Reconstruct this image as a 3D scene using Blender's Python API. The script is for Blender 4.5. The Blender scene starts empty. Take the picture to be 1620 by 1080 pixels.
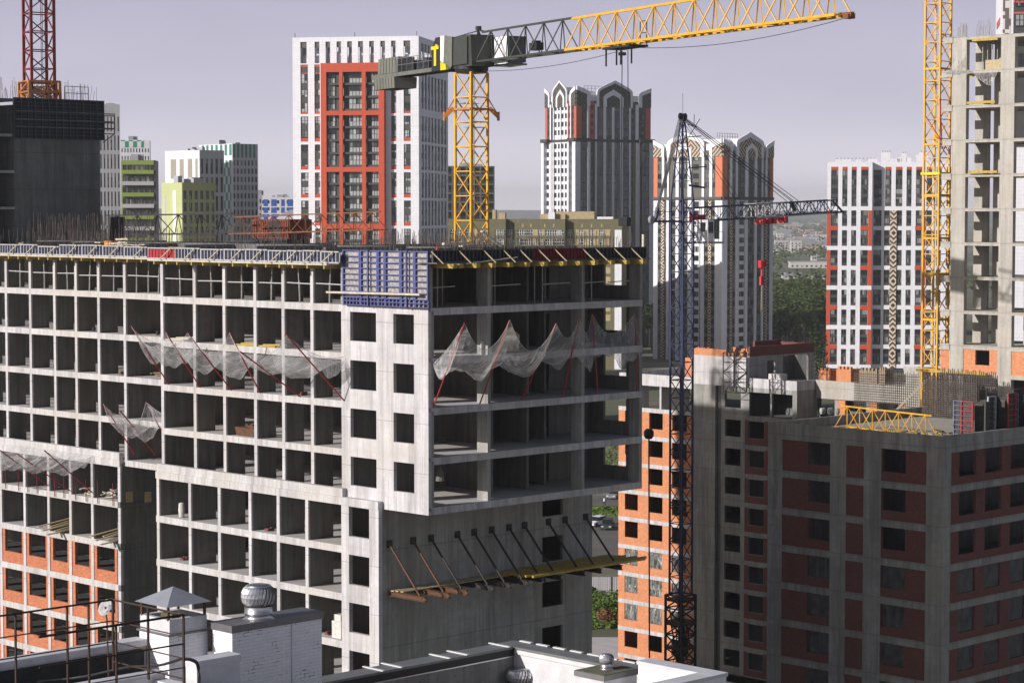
import bpy, math, random
from math import sin, cos, radians, pi
from mathutils import Vector, Matrix
random.seed(7)
R = random.random
def U(a, b): return a + (b - a) * random.random()

# ------------------------------------------------------------------ camera, sky, sun, exposure
SC = bpy.context.scene
COL = SC.collection
H = 50.0                                   # eye height above the ground (a rooftop)
F = 3557.06; TILT = 5.75951194e-02; YAW = 0.792965814
cam = bpy.data.cameras.new("camera"); camo = bpy.data.objects.new("camera", cam); COL.objects.link(camo)
camo.location = (0, 0, H); camo.rotation_euler = (pi / 2 - TILT, 0, 0)
cam.sensor_width = 36; cam.lens = F * 36 / 1620; cam.clip_start = 1; cam.clip_end = 40000
SC.camera = camo
SUN_AZ = 209.6      # direction towards the sun, degrees from +X (camera right) towards +Y (forward)
SUN_EL = 21.4
sd = Vector((cos(radians(SUN_AZ)) * cos(radians(SUN_EL)), sin(radians(SUN_AZ)) * cos(radians(SUN_EL)), sin(radians(SUN_EL))))
w = bpy.data.worlds.new("World"); SC.world = w; w.use_nodes = True
nt = w.node_tree; nt.nodes.clear()
def wn(t): return nt.nodes.new(t)
sky = wn("ShaderNodeTexSky"); sky.sky_type = 'NISHITA'; sky.sun_disc = False
sky.sun_elevation = radians(SUN_EL); sky.sun_rotation = radians(90 - SUN_AZ)
sky.dust_density = 3.0; sky.air_density = 1.2; sky.ozone_density = 2.0
bg = wn("ShaderNodeBackground"); bg.inputs[1].default_value = 0.055
nt.links.new(sky.outputs[0], bg.inputs[0])
# pale lavender veil of haze low in the sky, thinning upwards
tc = wn("ShaderNodeTexCoord"); sep = wn("ShaderNodeSeparateXYZ"); nt.links.new(tc.outputs['Generated'], sep.inputs[0])
mr = wn("ShaderNodeMapRange"); mr.interpolation_type = 'SMOOTHSTEP'
mr.inputs[1].default_value = 0.05; mr.inputs[2].default_value = 0.36; mr.inputs[3].default_value = 1.0; mr.inputs[4].default_value = 0.0
nt.links.new(sep.outputs[2], mr.inputs[0])
cr = wn("ShaderNodeValToRGB"); nt.links.new(sep.outputs[2], cr.inputs[0]); e = cr.color_ramp.elements
e[0].position = 0.0; e[0].color = (1.12, 1.07, 1.17, 1); e[1].position = 0.11; e[1].color = (0.505, 0.490, 0.635, 1); x_ = e.new(0.045); x_.color = (0.64, 0.62, 0.75, 1)
nz_ = wn("ShaderNodeTexNoise"); nz_.inputs['Scale'].default_value = 9; nz_.inputs['Detail'].default_value = 5; mp_ = wn("ShaderNodeMapping"); mp_.inputs['Scale'].default_value = (1, 1, 4); nt.links.new(tc.outputs['Generated'], mp_.inputs[0]); nt.links.new(mp_.outputs[0], nz_.inputs['Vector'])
mn_ = wn("ShaderNodeMapRange"); mn_.inputs[1].default_value = .3; mn_.inputs[2].default_value = .7; mn_.inputs[3].default_value = .965; mn_.inputs[4].default_value = 1.035; nt.links.new(nz_.outputs['Fac'], mn_.inputs[0])
bg2 = wn("ShaderNodeBackground"); nt.links.new(cr.outputs[0], bg2.inputs[0]); nt.links.new(mn_.outputs[0], bg2.inputs[1])
mulv = wn("ShaderNodeMath"); mulv.operation = 'MULTIPLY'; mulv.inputs[1].default_value = 0.96
nt.links.new(mr.outputs[0], mulv.inputs[0])
mx = wn("ShaderNodeMixShader"); nt.links.new(mulv.outputs[0], mx.inputs[0]); nt.links.new(bg.outputs[0], mx.inputs[1]); nt.links.new(bg2.outputs[0], mx.inputs[2])
wo = wn("ShaderNodeOutputWorld"); nt.links.new(mx.outputs[0], wo.inputs[0])
sl = bpy.data.lights.new("sun", 'SUN'); sl.energy = 5.0; sl.angle = radians(0.5); sl.color = (1.0, 0.955, 0.92)
slo = bpy.data.objects.new("sun", sl); COL.objects.link(slo); slo.rotation_euler = sd.to_track_quat('Z', 'Y').to_euler(); slo.location = (-200, -50, 200)
SC.view_settings.view_transform = 'Standard'; SC.view_settings.look = 'None'; SC.view_settings.exposure = 0.0; SC.view_settings.gamma = 1
SC.cycles.use_denoising = True
SC.cycles.max_bounces = 5; SC.cycles.diffuse_bounces = 2; SC.cycles.glossy_bounces = 2; SC.cycles.transparent_max_bounces = 10
SC.cycles.volume_bounces = 0; SC.cycles.use_adaptive_sampling = True

# ------------------------------------------------------------------ measuring helpers: pixel of the photo -> point on a real plane
FW = Vector((0, cos(TILT), -sin(TILT))); RT = Vector((1, 0, 0)); UPV = RT.cross(FW)
def ray(u, v):
    d = FW + RT * ((u - 810) / F) - UPV * ((v - 540) / F)
    return d / d.y
def at(u, v, D): return ray(u, v) * D + Vector((0, 0, H))
class Frame:
    """a building grid: origin corner, x and y along its two visible faces, z above the ground"""
    def __init__(s, x, y, rz):
        s.o = Vector((x, y, 0)); s.rz = rz
        s.ex = Vector((cos(rz), sin(rz), 0)); s.ey = Vector((-sin(rz), cos(rz), 0))
    def w(s, x, y, z): return s.o + s.ex * x + s.ey * y + Vector((0, 0, z))
    def loc(s, P): d = Vector(P) - s.o; return Vector((d.dot(s.ex), d.dot(s.ey), d.z))
    def onX(s, u, v, x=0.0):
        d = ray(u, v); t = (x + s.o.dot(s.ex)) / d.dot(s.ex); P = d * t + Vector((0, 0, H)); q = s.loc(P); return q.y, q.z
    def onY(s, u, v, y=0.0):
        d = ray(u, v); t = (y + s.o.dot(s.ey)) / d.dot(s.ey); P = d * t + Vector((0, 0, H)); q = s.loc(P); return q.x, q.z
    def onZ(s, u, v, z):
        d = ray(u, v); t = (z - H) / d.z; q = s.loc(d * t + Vector((0, 0, H))); return q.x, q.y
G = Frame(-5.0037, 134.129, pi / 2 - YAW)
WF = Frame(0, 0, 0)

# ------------------------------------------------------------------ materials
MATS = {}
class NT:
    def __init__(s, name):
        s.m = bpy.data.materials.new(name); s.m.use_nodes = True; s.t = s.m.node_tree
        s.b = s.t.nodes['Principled BSDF']; s.o = s.t.nodes['Material Output']
        s.tc = s.t.nodes.new('ShaderNodeTexCoord')
    def n(s, typ, **kw):
        x = s.t.nodes.new(typ)
        for k, v in kw.items(): setattr(x, k, v)
        return x
    def l(s, a, b): s.t.links.new(a, b)
    def math(s, op, a, b=None, c=None):
        x = s.n('ShaderNodeMath', operation=op)
        for i, v in enumerate((a, b, c)):
            if v is None: continue
            if isinstance(v, (int, float)): x.inputs[i].default_value = v
            else: s.l(v, x.inputs[i])
        return x.outputs[0]
    def mix(s, f, a, b, mode='MIX'):
        x = s.n('ShaderNodeMix', data_type='RGBA', blend_type=mode)
        for i, v in ((0, f), (6, a), (7, b)):
            if isinstance(v, (int, float)): x.inputs[i].default_value = v
            elif isinstance(v, tuple): x.inputs[i].default_value = (*v, 1)
            else: s.l(v, x.inputs[i])
        return x.outputs[2]
    def wallvec(s, sx=1, sz=1):
        sp = s.n('ShaderNodeSeparateXYZ'); s.l(s.tc.outputs['Object'], sp.inputs[0])
        h = s.math('ADD', sp.outputs[0], sp.outputs[1]); cb = s.n('ShaderNodeCombineXYZ')
        s.l(s.math('MULTIPLY', h, sx), cb.inputs[0]); s.l(s.math('MULTIPLY', sp.outputs[2], sz), cb.inputs[1])
        return cb.outputs[0], h, sp.outputs[2]
    def noise(s, scale, detail=4, vec=None, rough=.6, dist=0):
        x = s.n('ShaderNodeTexNoise'); x.inputs['Scale'].default_value = scale; x.inputs['Detail'].default_value = detail
        x.inputs['Roughness'].default_value = rough; x.inputs['Distortion'].default_value = dist
        s.l(vec if vec is not None else s.tc.outputs['Object'], x.inputs['Vector']); return x.outputs['Fac']
    def ramp(s, f, pts):
        x = s.n('ShaderNodeValToRGB'); e = x.color_ramp.elements
        while len(e) < len(pts): e.new(.5)
        for i, (p, c) in enumerate(pts): e[i].position = p; e[i].color = (*c, 1) if isinstance(c, tuple) else (c, c, c, 1)
        s.l(f, x.inputs[0]); return x.outputs[0]
    def bump(s, h, strength=.3, dist=.02):
        x = s.n('ShaderNodeBump'); x.inputs['Strength'].default_value = strength; x.inputs['Distance'].default_value = dist
        s.l(h, x.inputs['Height']); s.l(x.outputs[0], s.b.inputs['Normal'])
    def col(s, c):
        if isinstance(c, tuple): s.b.inputs['Base Color'].default_value = (*c, 1)
        else: s.l(c, s.b.inputs['Base Color'])

def concrete(name, base=(.42, .405, .40), joints=True, dark=.55, streak=.35, jw=1.2, jh=3.0, joff=0.0):
    t = NT(name)
    v, h, z = t.wallvec()
    big = t.noise(.35, 5, rough=.65)
    sm = t.noise(3.5, 6, rough=.7)
    v2, _, _ = t.wallvec(3.2, .16)
    stv = t.noise(1.0, 5, vec=v2, rough=.65)
    c1 = t.ramp(big, [(.30, tuple(b * (1 - .35 * dark) for b in base)), (.62, base), (.85, tuple(min(1, b * 1.10) for b in base))])
    c2 = t.mix(t.ramp(sm, [(.35, .30), (.62, 0.0)]), c1, tuple(b * .62 for b in base))
    c3 = t.mix(t.ramp(stv, [(.46, 0.0), (.72, streak)]), c2, tuple(b * f for b, f in zip(base, (.40, .39, .37))))
    v5, _, _ = t.wallvec(1.1, .09); ws = t.noise(1.0, 5, vec=v5, rough=.6, dist=.4)
    c3 = t.mix(t.ramp(ws, [(.48, 0.0), (.64, streak * .9)]), c3, tuple(b * f for b, f in zip(base, (.45, .44, .42))))
    v4, _, _ = t.wallvec(.55, 1.6); gr = t.noise(1.0, 6, vec=v4, rough=.72, dist=.6)
    c3 = t.mix(t.ramp(gr, [(.50, 0.0), (.66, .30 * dark)]), c3, tuple(b * f for b, f in zip(base, (.52, .47, .40))))
    lg_ = t.noise(.16, 5, rough=.6, dist=.5); c3 = t.mix(t.ramp(lg_, [(.46, 0.0), (.64, .5)]), c3, tuple(b * f for b, f in zip(base, (.82, .77, .66))))
    spot = t.noise(.9, 3, rough=.5)
    c3 = t.mix(t.ramp(spot, [(.63, 0.0), (.74, .28)]), c3, tuple(min(1, b * f) for b, f in zip(base, (1.18, 1.15, 1.08))))
    if joints:
        fr = t.math('FRACT', t.math('DIVIDE', t.math('ADD', h, 100.3), jw)); j1 = t.math('LESS_THAN', fr, .03 / jw * 1.2)
        fz = t.math('FRACT', t.math('DIVIDE', t.math('ADD', z, 300 + joff), jh)); j2 = t.math('LESS_THAN', fz, .014)
        j = t.math('MAXIMUM', t.math('MULTIPLY', j1, t.ramp(t.noise(.8, 2), [(.4, .1), (.6, .75)])), t.math('MULTIPLY', j2, .8))
        # tie holes
        hx = t.math('ABSOLUTE', t.math('SUBTRACT', t.math('FRACT', t.math('DIVIDE', t.math('ADD', h, 100), .6)), .5))
        hz = t.math('ABSOLUTE', t.math('SUBTRACT', t.math('FRACT', t.math('DIVIDE', t.math('ADD', z, 300.4), 1.0)), .5))
        hole = t.math('MULTIPLY', t.math('LESS_THAN', hx, .05), t.math('LESS_THAN', hz, .03))
        j = t.math('MAXIMUM', j, t.math('MULTIPLY', hole, .7))
        c3 = t.mix(t.math('MULTIPLY', j, .75), c3, tuple(b * .28 for b in base))
    t.col(c3); t.b.inputs['Roughness'].default_value = .92
    t.bump(sm, .35, .03)
    return t.m
def brick(name, base=(.70, .235, .09), mortar=(.55, .36, .24), sx=.26, sz=.088, var=.32):
    t = NT(name); v, h, z = t.wallvec()
    b = t.n('ShaderNodeTexBrick'); t.l(v, b.inputs['Vector']); b.inputs['Scale'].default_value = 1
    b.inputs['Brick Width'].default_value = sx; b.inputs['Row Height'].default_value = sz
    b.inputs['Mortar Size'].default_value = .009; b.inputs['Bias'].default_value = -.1
    b.inputs['Color1'].default_value = (*base, 1); b.inputs['Color2'].default_value = (*[x * (1 - var) for x in base], 1)
    b.inputs['Mortar'].default_value = (*mortar, 1)
    n = t.noise(.7, 5, rough=.7); c = t.mix(t.ramp(n, [(.4, 0.0), (.75, .35)]), b.outputs[0], tuple(min(1, x * f) for x, f in zip(base, (1.15, 1.6, 2.4))))
    n3 = t.noise(3.2, 7, rough=.85); c = t.mix(t.ramp(n3, [(.40, .55), (.58, 0.0)]), c, tuple(x * .55 for x in base))
    n4 = t.noise(7, 4, rough=.8); c = t.mix(t.ramp(n4, [(.56, 0.0), (.70, .5)]), c, tuple(min(1, x * f) for x, f in zip(mortar, (1.3, 1.25, 1.2))))
    n2 = t.noise(.4, 3); c = t.mix(t.ramp(n2, [(.5, 0.0), (.8, .35)]), c, tuple(x * .45 for x in base))
    t.col(c); t.b.inputs['Roughness'].default_value = .9; t.bump(b.outputs['Fac'], -.3, .02); return t.m
def plain(name, c, rough=.6, metal=0.0, var=.18, scale=2.0, spec=.5):
    t = NT(name); n = t.noise(scale, 5, rough=.7)
    t.col(t.mix(t.ramp(n, [(.35, 1.0), (.7, 0.0)]), c, tuple(x * (1 - var) for x in c)))
    t.b.inputs['Roughness'].default_value = rough; t.b.inputs['Metallic'].default_value = metal; t.b.inputs['Specular IOR Level'].default_value = spec
    return t.m
def panelled(name, c, pw=.9, ph=.5, var=.08, rough=.55, line=.75, lw=.035):
    """facade cladding: faint joint grid and slightly different plates"""
    t = NT(name); v, h, z = t.wallvec(1 / pw, 1 / ph)
    fx = t.math('FRACT', t.math('DIVIDE', t.math('ADD', h, 500), pw)); fz = t.math('FRACT', t.math('DIVIDE', t.math('ADD', z, 500), ph))
    j = t.math('MAXIMUM', t.math('LESS_THAN', fx, lw / pw), t.math('LESS_THAN', fz, lw / ph))
    fl = t.n('ShaderNodeVectorMath', operation='FLOOR'); t.l(v, fl.inputs[0]); wnz = t.n('ShaderNodeTexWhiteNoise', noise_dimensions='3D'); t.l(fl.outputs[0], wnz.inputs[0])
    c1 = t.mix(wnz.outputs[0], c, tuple(x * (1 - var) for x in c))
    n = t.noise(.12, 4); c1 = t.mix(t.ramp(n, [(.4, .0), (.75, .16)]), c1, tuple(x * .6 for x in c))
    t.col(t.mix(t.math('MULTIPLY', j, 1 - line), c1, (.05, .05, .05))); t.b.inputs['Roughness'].default_value = rough; return t.m
def glass(name, dark=(.015, .02, .022), light=(.30, .30, .29), p=.25, cw=1.4, ch=3.0, pane=.62):
    """window glass seen from outside: dark rooms, some with pale curtains drawn across part of them"""
    t = NT(name); v, h, z = t.wallvec(1 / cw, 1 / ch)
    fl = t.n('ShaderNodeVectorMath', operation='FLOOR'); t.l(v, fl.inputs[0]); wz = t.n('ShaderNodeTexWhiteNoise', noise_dimensions='3D'); t.l(fl.outputs[0], wz.inputs[0])
    v2, _, _ = t.wallvec(1 / pane, 1 / ch); f2 = t.n('ShaderNodeVectorMath', operation='FLOOR'); t.l(v2, f2.inputs[0]); w2 = t.n('ShaderNodeTexWhiteNoise', noise_dimensions='3D'); t.l(f2.outputs[0], w2.inputs[0])
    k = t.math('MULTIPLY', t.math('LESS_THAN', wz.outputs[0], p * 1.8), t.ramp(w2.outputs[0], [(.35, .05), (.8, 1.0)]))
    c = t.mix(k, dark, light)
    t.col(c); t.b.inputs['Roughness'].default_value = .12; t.b.inputs['Specular IOR Level'].default_value = .55
    n = t.noise(.5, 2); t.bump(n, .08, .05); return t.m
def zigzag(name, a=(.62, .50, .38), b=(.045, .028, .022), wd=.75, per=1.05):
    t = NT(name); v, h, z = t.wallvec()
    pp = t.math('PINGPONG', t.math('ADD', h, 500), wd)
    f = t.math('FRACT', t.math('DIVIDE', t.math('ADD', t.math('ADD', z, 500), pp), per))
    big = t.math('LESS_THAN', t.math('FRACT', t.math('DIVIDE', t.math('ADD', z, 500), per * 5)), .45)
    f2 = t.math('FRACT', t.math('DIVIDE', t.math('SUBTRACT', t.math('ADD', z, 500), pp), per))
    m = t.math('GREATER_THAN', t.math('ADD', t.math('MULTIPLY', f, big), t.math('MULTIPLY', f2, t.math('SUBTRACT', 1, big))), .52)
    t.col(t.mix(m, a, b)); t.b.inputs['Roughness'].default_value = .7; return t.m
def ornament(name, a, b, s=1.6):
    t = NT(name); v, h, z = t.wallvec()
    p = t.math('PINGPONG', t.math('ADD', h, 500), s); q = t.math('PINGPONG', t.math('ADD', z, 500), s)
    f = t.math('FRACT', t.math('DIVIDE', t.math('ADD', p, q), s * .36)); m = t.math('GREATER_THAN', f, .55)
    t.col(t.mix(m, a, b)); t.b.inputs['Roughness'].default_value = .7; return t.m

M = {}
M['conc'] = concrete('cast_concrete', (.60, .58, .585), jh=3.0, joff=1.3, dark=.55, streak=.6)
M['conc_w'] = concrete('wall_concrete', (.62, .60, .62), dark=.6, streak=.6, jh=3.0, joff=1.75)
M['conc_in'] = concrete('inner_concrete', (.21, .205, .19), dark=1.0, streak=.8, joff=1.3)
M['conc_r'] = concrete('weathered_concrete', (.40, .395, .38), dark=1.1, streak=.8, jw=1.25, joff=.8)
M['conc_t'] = concrete('tan_concrete', (.50, .47, .425), dark=.6, streak=.45, jw=1.3, joff=.8)
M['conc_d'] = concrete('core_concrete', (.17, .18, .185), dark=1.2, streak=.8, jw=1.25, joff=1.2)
M['floor'] = concrete('floor_concrete', (.40, .375, .34), joints=False, dark=.6, streak=.0)
M['brick'] = brick('orange_brick'); M['brick_r'] = brick('red_brick', (.20, .055, .038), (.14, .11, .10))
M['brick_l'] = brick('hollow_clay_brick', (.60, .165, .065), (.42, .26, .17), var=.5)
M['timber'] = plain('pine_timber', (.55, .44, .27), .8, scale=6, var=.4)
M['timber_y'] = plain('yellow_formwork_beam', (.55, .38, .07), .7, scale=3, var=.4)
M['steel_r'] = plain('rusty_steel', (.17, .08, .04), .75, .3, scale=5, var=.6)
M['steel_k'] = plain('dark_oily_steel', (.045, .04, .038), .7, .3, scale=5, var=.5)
M['rebar'] = plain('rebar_steel', (.15, .125, .11), .8, .3, scale=5, var=.5)
M['steel'] = plain('galvanised_steel', (.50, .50, .52), .35, .9, var=.15)
M['red'] = plain('red_paint', (.42, .03, .04), .55, var=.4, scale=4)
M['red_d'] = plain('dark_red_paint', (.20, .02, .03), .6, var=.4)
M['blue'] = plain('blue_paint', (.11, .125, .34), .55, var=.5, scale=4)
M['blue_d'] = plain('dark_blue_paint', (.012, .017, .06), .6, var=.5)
M['white'] = plain('white_paint', (.84, .83, .85), .6, var=.12)
M['yellow'] = plain('yellow_paint', (.80, .42, .03), .45, var=.25, scale=1.5)
M['orange'] = plain('orange_paint', (.62, .22, .03), .5, var=.4)
M['dark'] = plain('dark_green_grey_paint', (.055, .06, .05), .5, var=.3)
M['black'] = plain('black_paint', (.02, .02, .022), .6)
M['greygreen'] = plain('olive_grey_paint', (.17, .175, .145), .55, var=.3)
M['cable'] = plain('steel_cable', (.05, .05, .055), .6, .4)
M['ply'] = plain('stained_plywood', (.50, .47, .44), .8, var=.7, scale=5)
M['sack'] = plain('white_sacks', (.68, .66, .62), .9, var=.3, scale=4)
M['glass'] = glass('window_glass')
M['glass_t1'] = glass('curtained_glass', (.02, .028, .026), (.46, .47, .46), .42, 4.1, 3.0, .62)
M['glass_d'] = glass('dark_window_glass', p=.06)
M['glass_teal'] = glass('teal_glass', (.03, .045, .05), (.10, .12, .125), .4, 1.6, 3.0, 1.5)
M['frame'] = plain('window_frame_dark', (.035, .035, .035), .5)

t = NT('sunlit_plastic_film'); fv, _, _ = t.wallvec(1.5, .45); nn = t.noise(1.0, 3, vec=fv, rough=.5, dist=3.0); t.col(t.ramp(nn, [(.38, (.05, .052, .05)), (.50, (.22, .22, .21)), (.58, (.09, .09, .088)), (.66, (.55, .55, .53))])); t.b.inputs['Roughness'].default_value = .28; t.bump(nn, .9, .2); FILM = t.m  # film of the sunlit wing, bright and shaded folds painted into its colour
M['ply_d'] = plain('dark_plywood', (.09, .085, .08), .8, var=.6); M['blue_g'] = plain('faded_blue_paint', (.17, .19, .30), .6, var=.5); M['brick_t'] = brick('pale_brick', (.42, .30, .19), (.3, .27, .22)); M['film'] = FILM

M['ply_l'] = plain('pale_grey_steel', (.50, .49, .50), .7, var=.4, scale=5); M['timber_l'] = plain('bleached_timber', (.62, .56, .44), .8, var=.35, scale=5)
M['steel_p'] = plain('worn_prop_steel', (.45, .43, .40), .6, .4, var=.4)
M['net_rope'] = plain('pale_rope', (.55, .52, .48), .9)
M['yellow_s'] = plain('sign_yellow', (.80, .62, .02), .5); M['cw'] = concrete('counterweight_concrete', (.20, .20, .17), joints=False)
M['blue_c'] = plain('crane_blue', (.028, .040, .115), .5, var=.5); M['blue_k'] = plain('crane_dark_blue', (.02, .03, .08), .5, var=.4); M['red_b'] = plain('bright_red', (.60, .02, .03), .5); M['red_c'] = plain('crane_red', (.30, .035, .035), .5, var=.5, scale=3)
M['orange_r'] = plain('rusty_orange', (.25, .095, .035), .7, var=.5, scale=3); M['red_k'] = plain('rusty_container', (.22, .05, .03), .8, var=.5)
M['cloth'] = plain('dark_clothes', (.03, .03, .04), .9); M['greyg2'] = plain('grey_car_paint', (.25, .26, .28), .3)
M['film_shaded'] = plain('shaded_plastic_film', (.10, .105, .11), .4, var=.7, scale=1.3)  # darker copy of the film, with the block's shade put into its colour
M['rail_p'] = plain('dark_rusty_paint', (.060, .030, .020), .7, var=.5)
HAZE_D = 1.0e-4
t = NT('white_painted_brick'); v, h, z = t.wallvec(); b_ = t.n('ShaderNodeTexBrick'); t.l(v, b_.inputs['Vector']); b_.inputs['Scale'].default_value = 1; b_.inputs['Brick Width'].default_value = .27; b_.inputs['Row Height'].default_value = .078; b_.inputs['Mortar Size'].default_value = .008; b_.inputs['Color1'].default_value = (.86, .85, .88, 1); b_.inputs['Color2'].default_value = (.78, .77, .81, 1); b_.inputs['Mortar'].default_value = (.70, .69, .72, 1)
nn = t.noise(2.6, 5, rough=.8); k_ = t.math('MULTIPLY', b_.outputs['Fac'], t.ramp(nn, [(.55, 0.0), (.62, 1.0)])); t.col(t.mix(k_, b_.outputs[0], (.09, .085, .085))); t.b.inputs['Roughness'].default_value = .75; t.bump(b_.outputs['Fac'], -.5, .01); M['wbrick'] = t.m
M['parapet'] = plain('pale_render', (.74, .73, .75), .85, var=.3, scale=1.2); M['coping'] = plain('pale_coping', (.66, .65, .69), .6, var=.2); M['capm'] = plain('grey_metal_cap', (.20, .19, .20), .5, .3, var=.35); M['capg'] = plain('grey_coping_sheet', (.22, .22, .22), .5, .2, var=.3)
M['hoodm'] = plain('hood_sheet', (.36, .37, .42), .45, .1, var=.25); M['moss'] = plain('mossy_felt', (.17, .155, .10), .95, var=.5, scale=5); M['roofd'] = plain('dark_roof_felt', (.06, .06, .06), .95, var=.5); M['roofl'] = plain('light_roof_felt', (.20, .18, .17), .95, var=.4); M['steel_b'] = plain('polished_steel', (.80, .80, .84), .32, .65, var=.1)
M['clad_rr'] = panelled('deep_red_cladding', (.52, .12, .075), 1.2, .8); M['limed2'] = panelled('pale_green_render', (.36, .38, .16), 3, 3); M['black2'] = plain('dark_room', (.01, .01, .012), .9); M['rustl'] = plain('rusty_leaves', (.22, .10, .04), .9, var=.4)
# ------------------------------------------------------------------ mesh builder
class MB:
    def __init__(s): s.v = []; s.f = []; s.mi = []
    def q(s, *p, m=0):
        b = len(s.v); s.v += [tuple(x) for x in p]; s.f.append(tuple(range(b, b + len(p)))); s.mi.append(m)
    def box(s, x0, x1, y0, y1, z0, z1, m=0):
        if x1 < x0: x0, x1 = x1, x0
        if y1 < y0: y0, y1 = y1, y0
        if z1 < z0: z0, z1 = z1, z0
        b = len(s.v)
        s.v += [(x0, y0, z0), (x1, y0, z0), (x1, y1, z0), (x0, y1, z0), (x0, y0, z1), (x1, y0, z1), (x1, y1, z1), (x0, y1, z1)]
        for f in ((0, 3, 2, 1), (4, 5, 6, 7), (0, 1, 5, 4), (1, 2, 6, 5), (2, 3, 7, 6), (3, 0, 4, 7)):
            s.f.append(tuple(b + i for i in f)); s.mi.append(m)
        return s
    def fbox(s, ax, c0, c1, a0, a1, z0, z1, m=0):      # box on a facade: ax 'x' -> plane x=c, runs along y
        if ax == 'x': s.box(c0, c1, a0, a1, z0, z1, m)
        else: s.box(a0, a1, c0, c1, z0, z1, m)
        return s
    def bar(s, p, q, wd, h=None, m=0):
        p = Vector(p); q = Vector(q); h = h or wd; d = (q - p)
        if d.length < 1e-6: return s
        d.normalize(); u = d.cross(Vector((0, 0, 1)))
        if u.length < 1e-3: u = Vector((1, 0, 0))
        u.normalize(); n = u.cross(d); u *= wd / 2; n *= h / 2; b = len(s.v)
        for e in (p, q):
            for a, c in ((-1, -1), (1, -1), (1, 1), (-1, 1)): s.v.append(tuple(e + u * a + n * c))
        for f in ((0, 1, 2, 3), (7, 6, 5, 4), (0, 4, 5, 1), (1, 5, 6, 2), (2, 6, 7, 3), (3, 7, 4, 0)):
            s.f.append(tuple(b + i for i in f)); s.mi.append(m)
        return s
    def tube(s, pts, r, n=6, m=0, cap=True):
        pts = [Vector(p) for p in pts]; b = len(s.v); L = len(pts)
        for i, p in enumerate(pts):
            d = (pts[min(i + 1, L - 1)] - pts[max(i - 1, 0)]).normalized(); u = d.cross(Vector((0, 0, 1)))
            if u.length < 1e-3: u = Vector((1, 0, 0))
            u.normalize(); k = u.cross(d); rr = r[i] if isinstance(r, (list, tuple)) else r
            for j in range(n):
                a = 2 * pi * j / n; s.v.append(tuple(p + u * cos(a) * rr + k * sin(a) * rr))
        for i in range(L - 1):
            for j in range(n):
                j2 = (j + 1) % n; s.f.append((b + i * n + j, b + i * n + j2, b + (i + 1) * n + j2, b + (i + 1) * n + j)); s.mi.append(m)
        if cap:
            s.f.append(tuple(b + j for j in range(n))[::-1]); s.mi.append(m)
            s.f.append(tuple(b + (L - 1) * n + j for j in range(n))); s.mi.append(m)
        return s
    def lathe(s, c, prof, n=24, m=0):
        b = len(s.v); c = Vector(c)
        for r_, z in prof:
            for j in range(n):
                a = 2 * pi * j / n; s.v.append((c.x + r_ * cos(a), c.y + r_ * sin(a), c.z + z))
        for i in range(len(prof) - 1):
            for j in range(n):
                j2 = (j + 1) % n; s.f.append((b + i * n + j, b + i * n + j2, b + (i + 1) * n + j2, b + (i + 1) * n + j)); s.mi.append(m)
        return s
    def poly(s, ax, c0, c1, pts, m=0):
        n = len(pts); b = len(s.v)
        for c in (c0, c1):
            for a, z in pts: s.v.append((c, a, z) if ax == 'x' else (a, c, z))
        s.f.append(tuple(b + i for i in range(n))); s.mi.append(m); s.f.append(tuple(b + n + i for i in range(n))[::-1]); s.mi.append(m)
        for i in range(n):
            j = (i + 1) % n; s.f.append((b + i, b + n + i, b + n + j, b + j)); s.mi.append(m)
        return s
    def ring(s, ax, c0, c1, outer, inner, m=0):        # open band between two outlines of equal length
        for i in range(len(outer) - 1):
            s.poly(ax, c0, c1, [outer[i], outer[i + 1], inner[i + 1], inner[i]], m)
        return s
    def wall(s, ax, c0, c1, a0, a1, z0, z1, holes, m=0):
        """a wall of real thickness with rectangular openings (a0,a1,z0,z1)"""
        A = sorted({a0, a1} | {min(max(x, a0), a1) for h in holes for x in h[:2]}); Z = sorted({z0, z1} | {min(max(x, z0), z1) for h in holes for x in h[2:]})
        A = [A[0]] + [A[i] for i in range(1, len(A)) if A[i] - A[i - 1] > 1e-4]; Z = [Z[0]] + [Z[i] for i in range(1, len(Z)) if Z[i] - Z[i - 1] > 1e-4]
        na, nz = len(A) - 1, len(Z) - 1
        def sol(i, j):
            if i < 0 or j < 0 or i >= na or j >= nz: return False
            a = (A[i] + A[i + 1]) / 2; z = (Z[j] + Z[j + 1]) / 2
            return not any(h[0] < a < h[1] and h[2] < z < h[3] for h in holes)
        P = (lambda c, a, z: (c, a, z)) if ax == 'x' else (lambda c, a, z: (a, c, z))
        for i in range(na):
            for j in range(nz):
                if not sol(i, j): continue
                x0, x1, y0, y1 = A[i], A[i + 1], Z[j], Z[j + 1]
                s.q(P(c0, x0, y0), P(c0, x0, y1), P(c0, x1, y1), P(c0, x1, y0), m=m); s.q(P(c1, x0, y0), P(c1, x1, y0), P(c1, x1, y1), P(c1, x0, y1), m=m)
                if not sol(i - 1, j): s.q(P(c0, x0, y0), P(c1, x0, y0), P(c1, x0, y1), P(c0, x0, y1), m=m)
                if not sol(i + 1, j): s.q(P(c0, x1, y0), P(c0, x1, y1), P(c1, x1, y1), P(c1, x1, y0), m=m)
                if not sol(i, j - 1): s.q(P(c0, x0, y0), P(c0, x1, y0), P(c1, x1, y0), P(c1, x0, y0), m=m)
                if not sol(i, j + 1): s.q(P(c0, x0, y1), P(c1, x0, y1), P(c1, x1, y1), P(c0, x1, y1), m=m)
        return s
    def add(s, o):
        b = len(s.v); s.v += o.v; s.f += [tuple(b + i for i in f) for f in o.f]; s.mi += o.mi; return s
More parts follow.
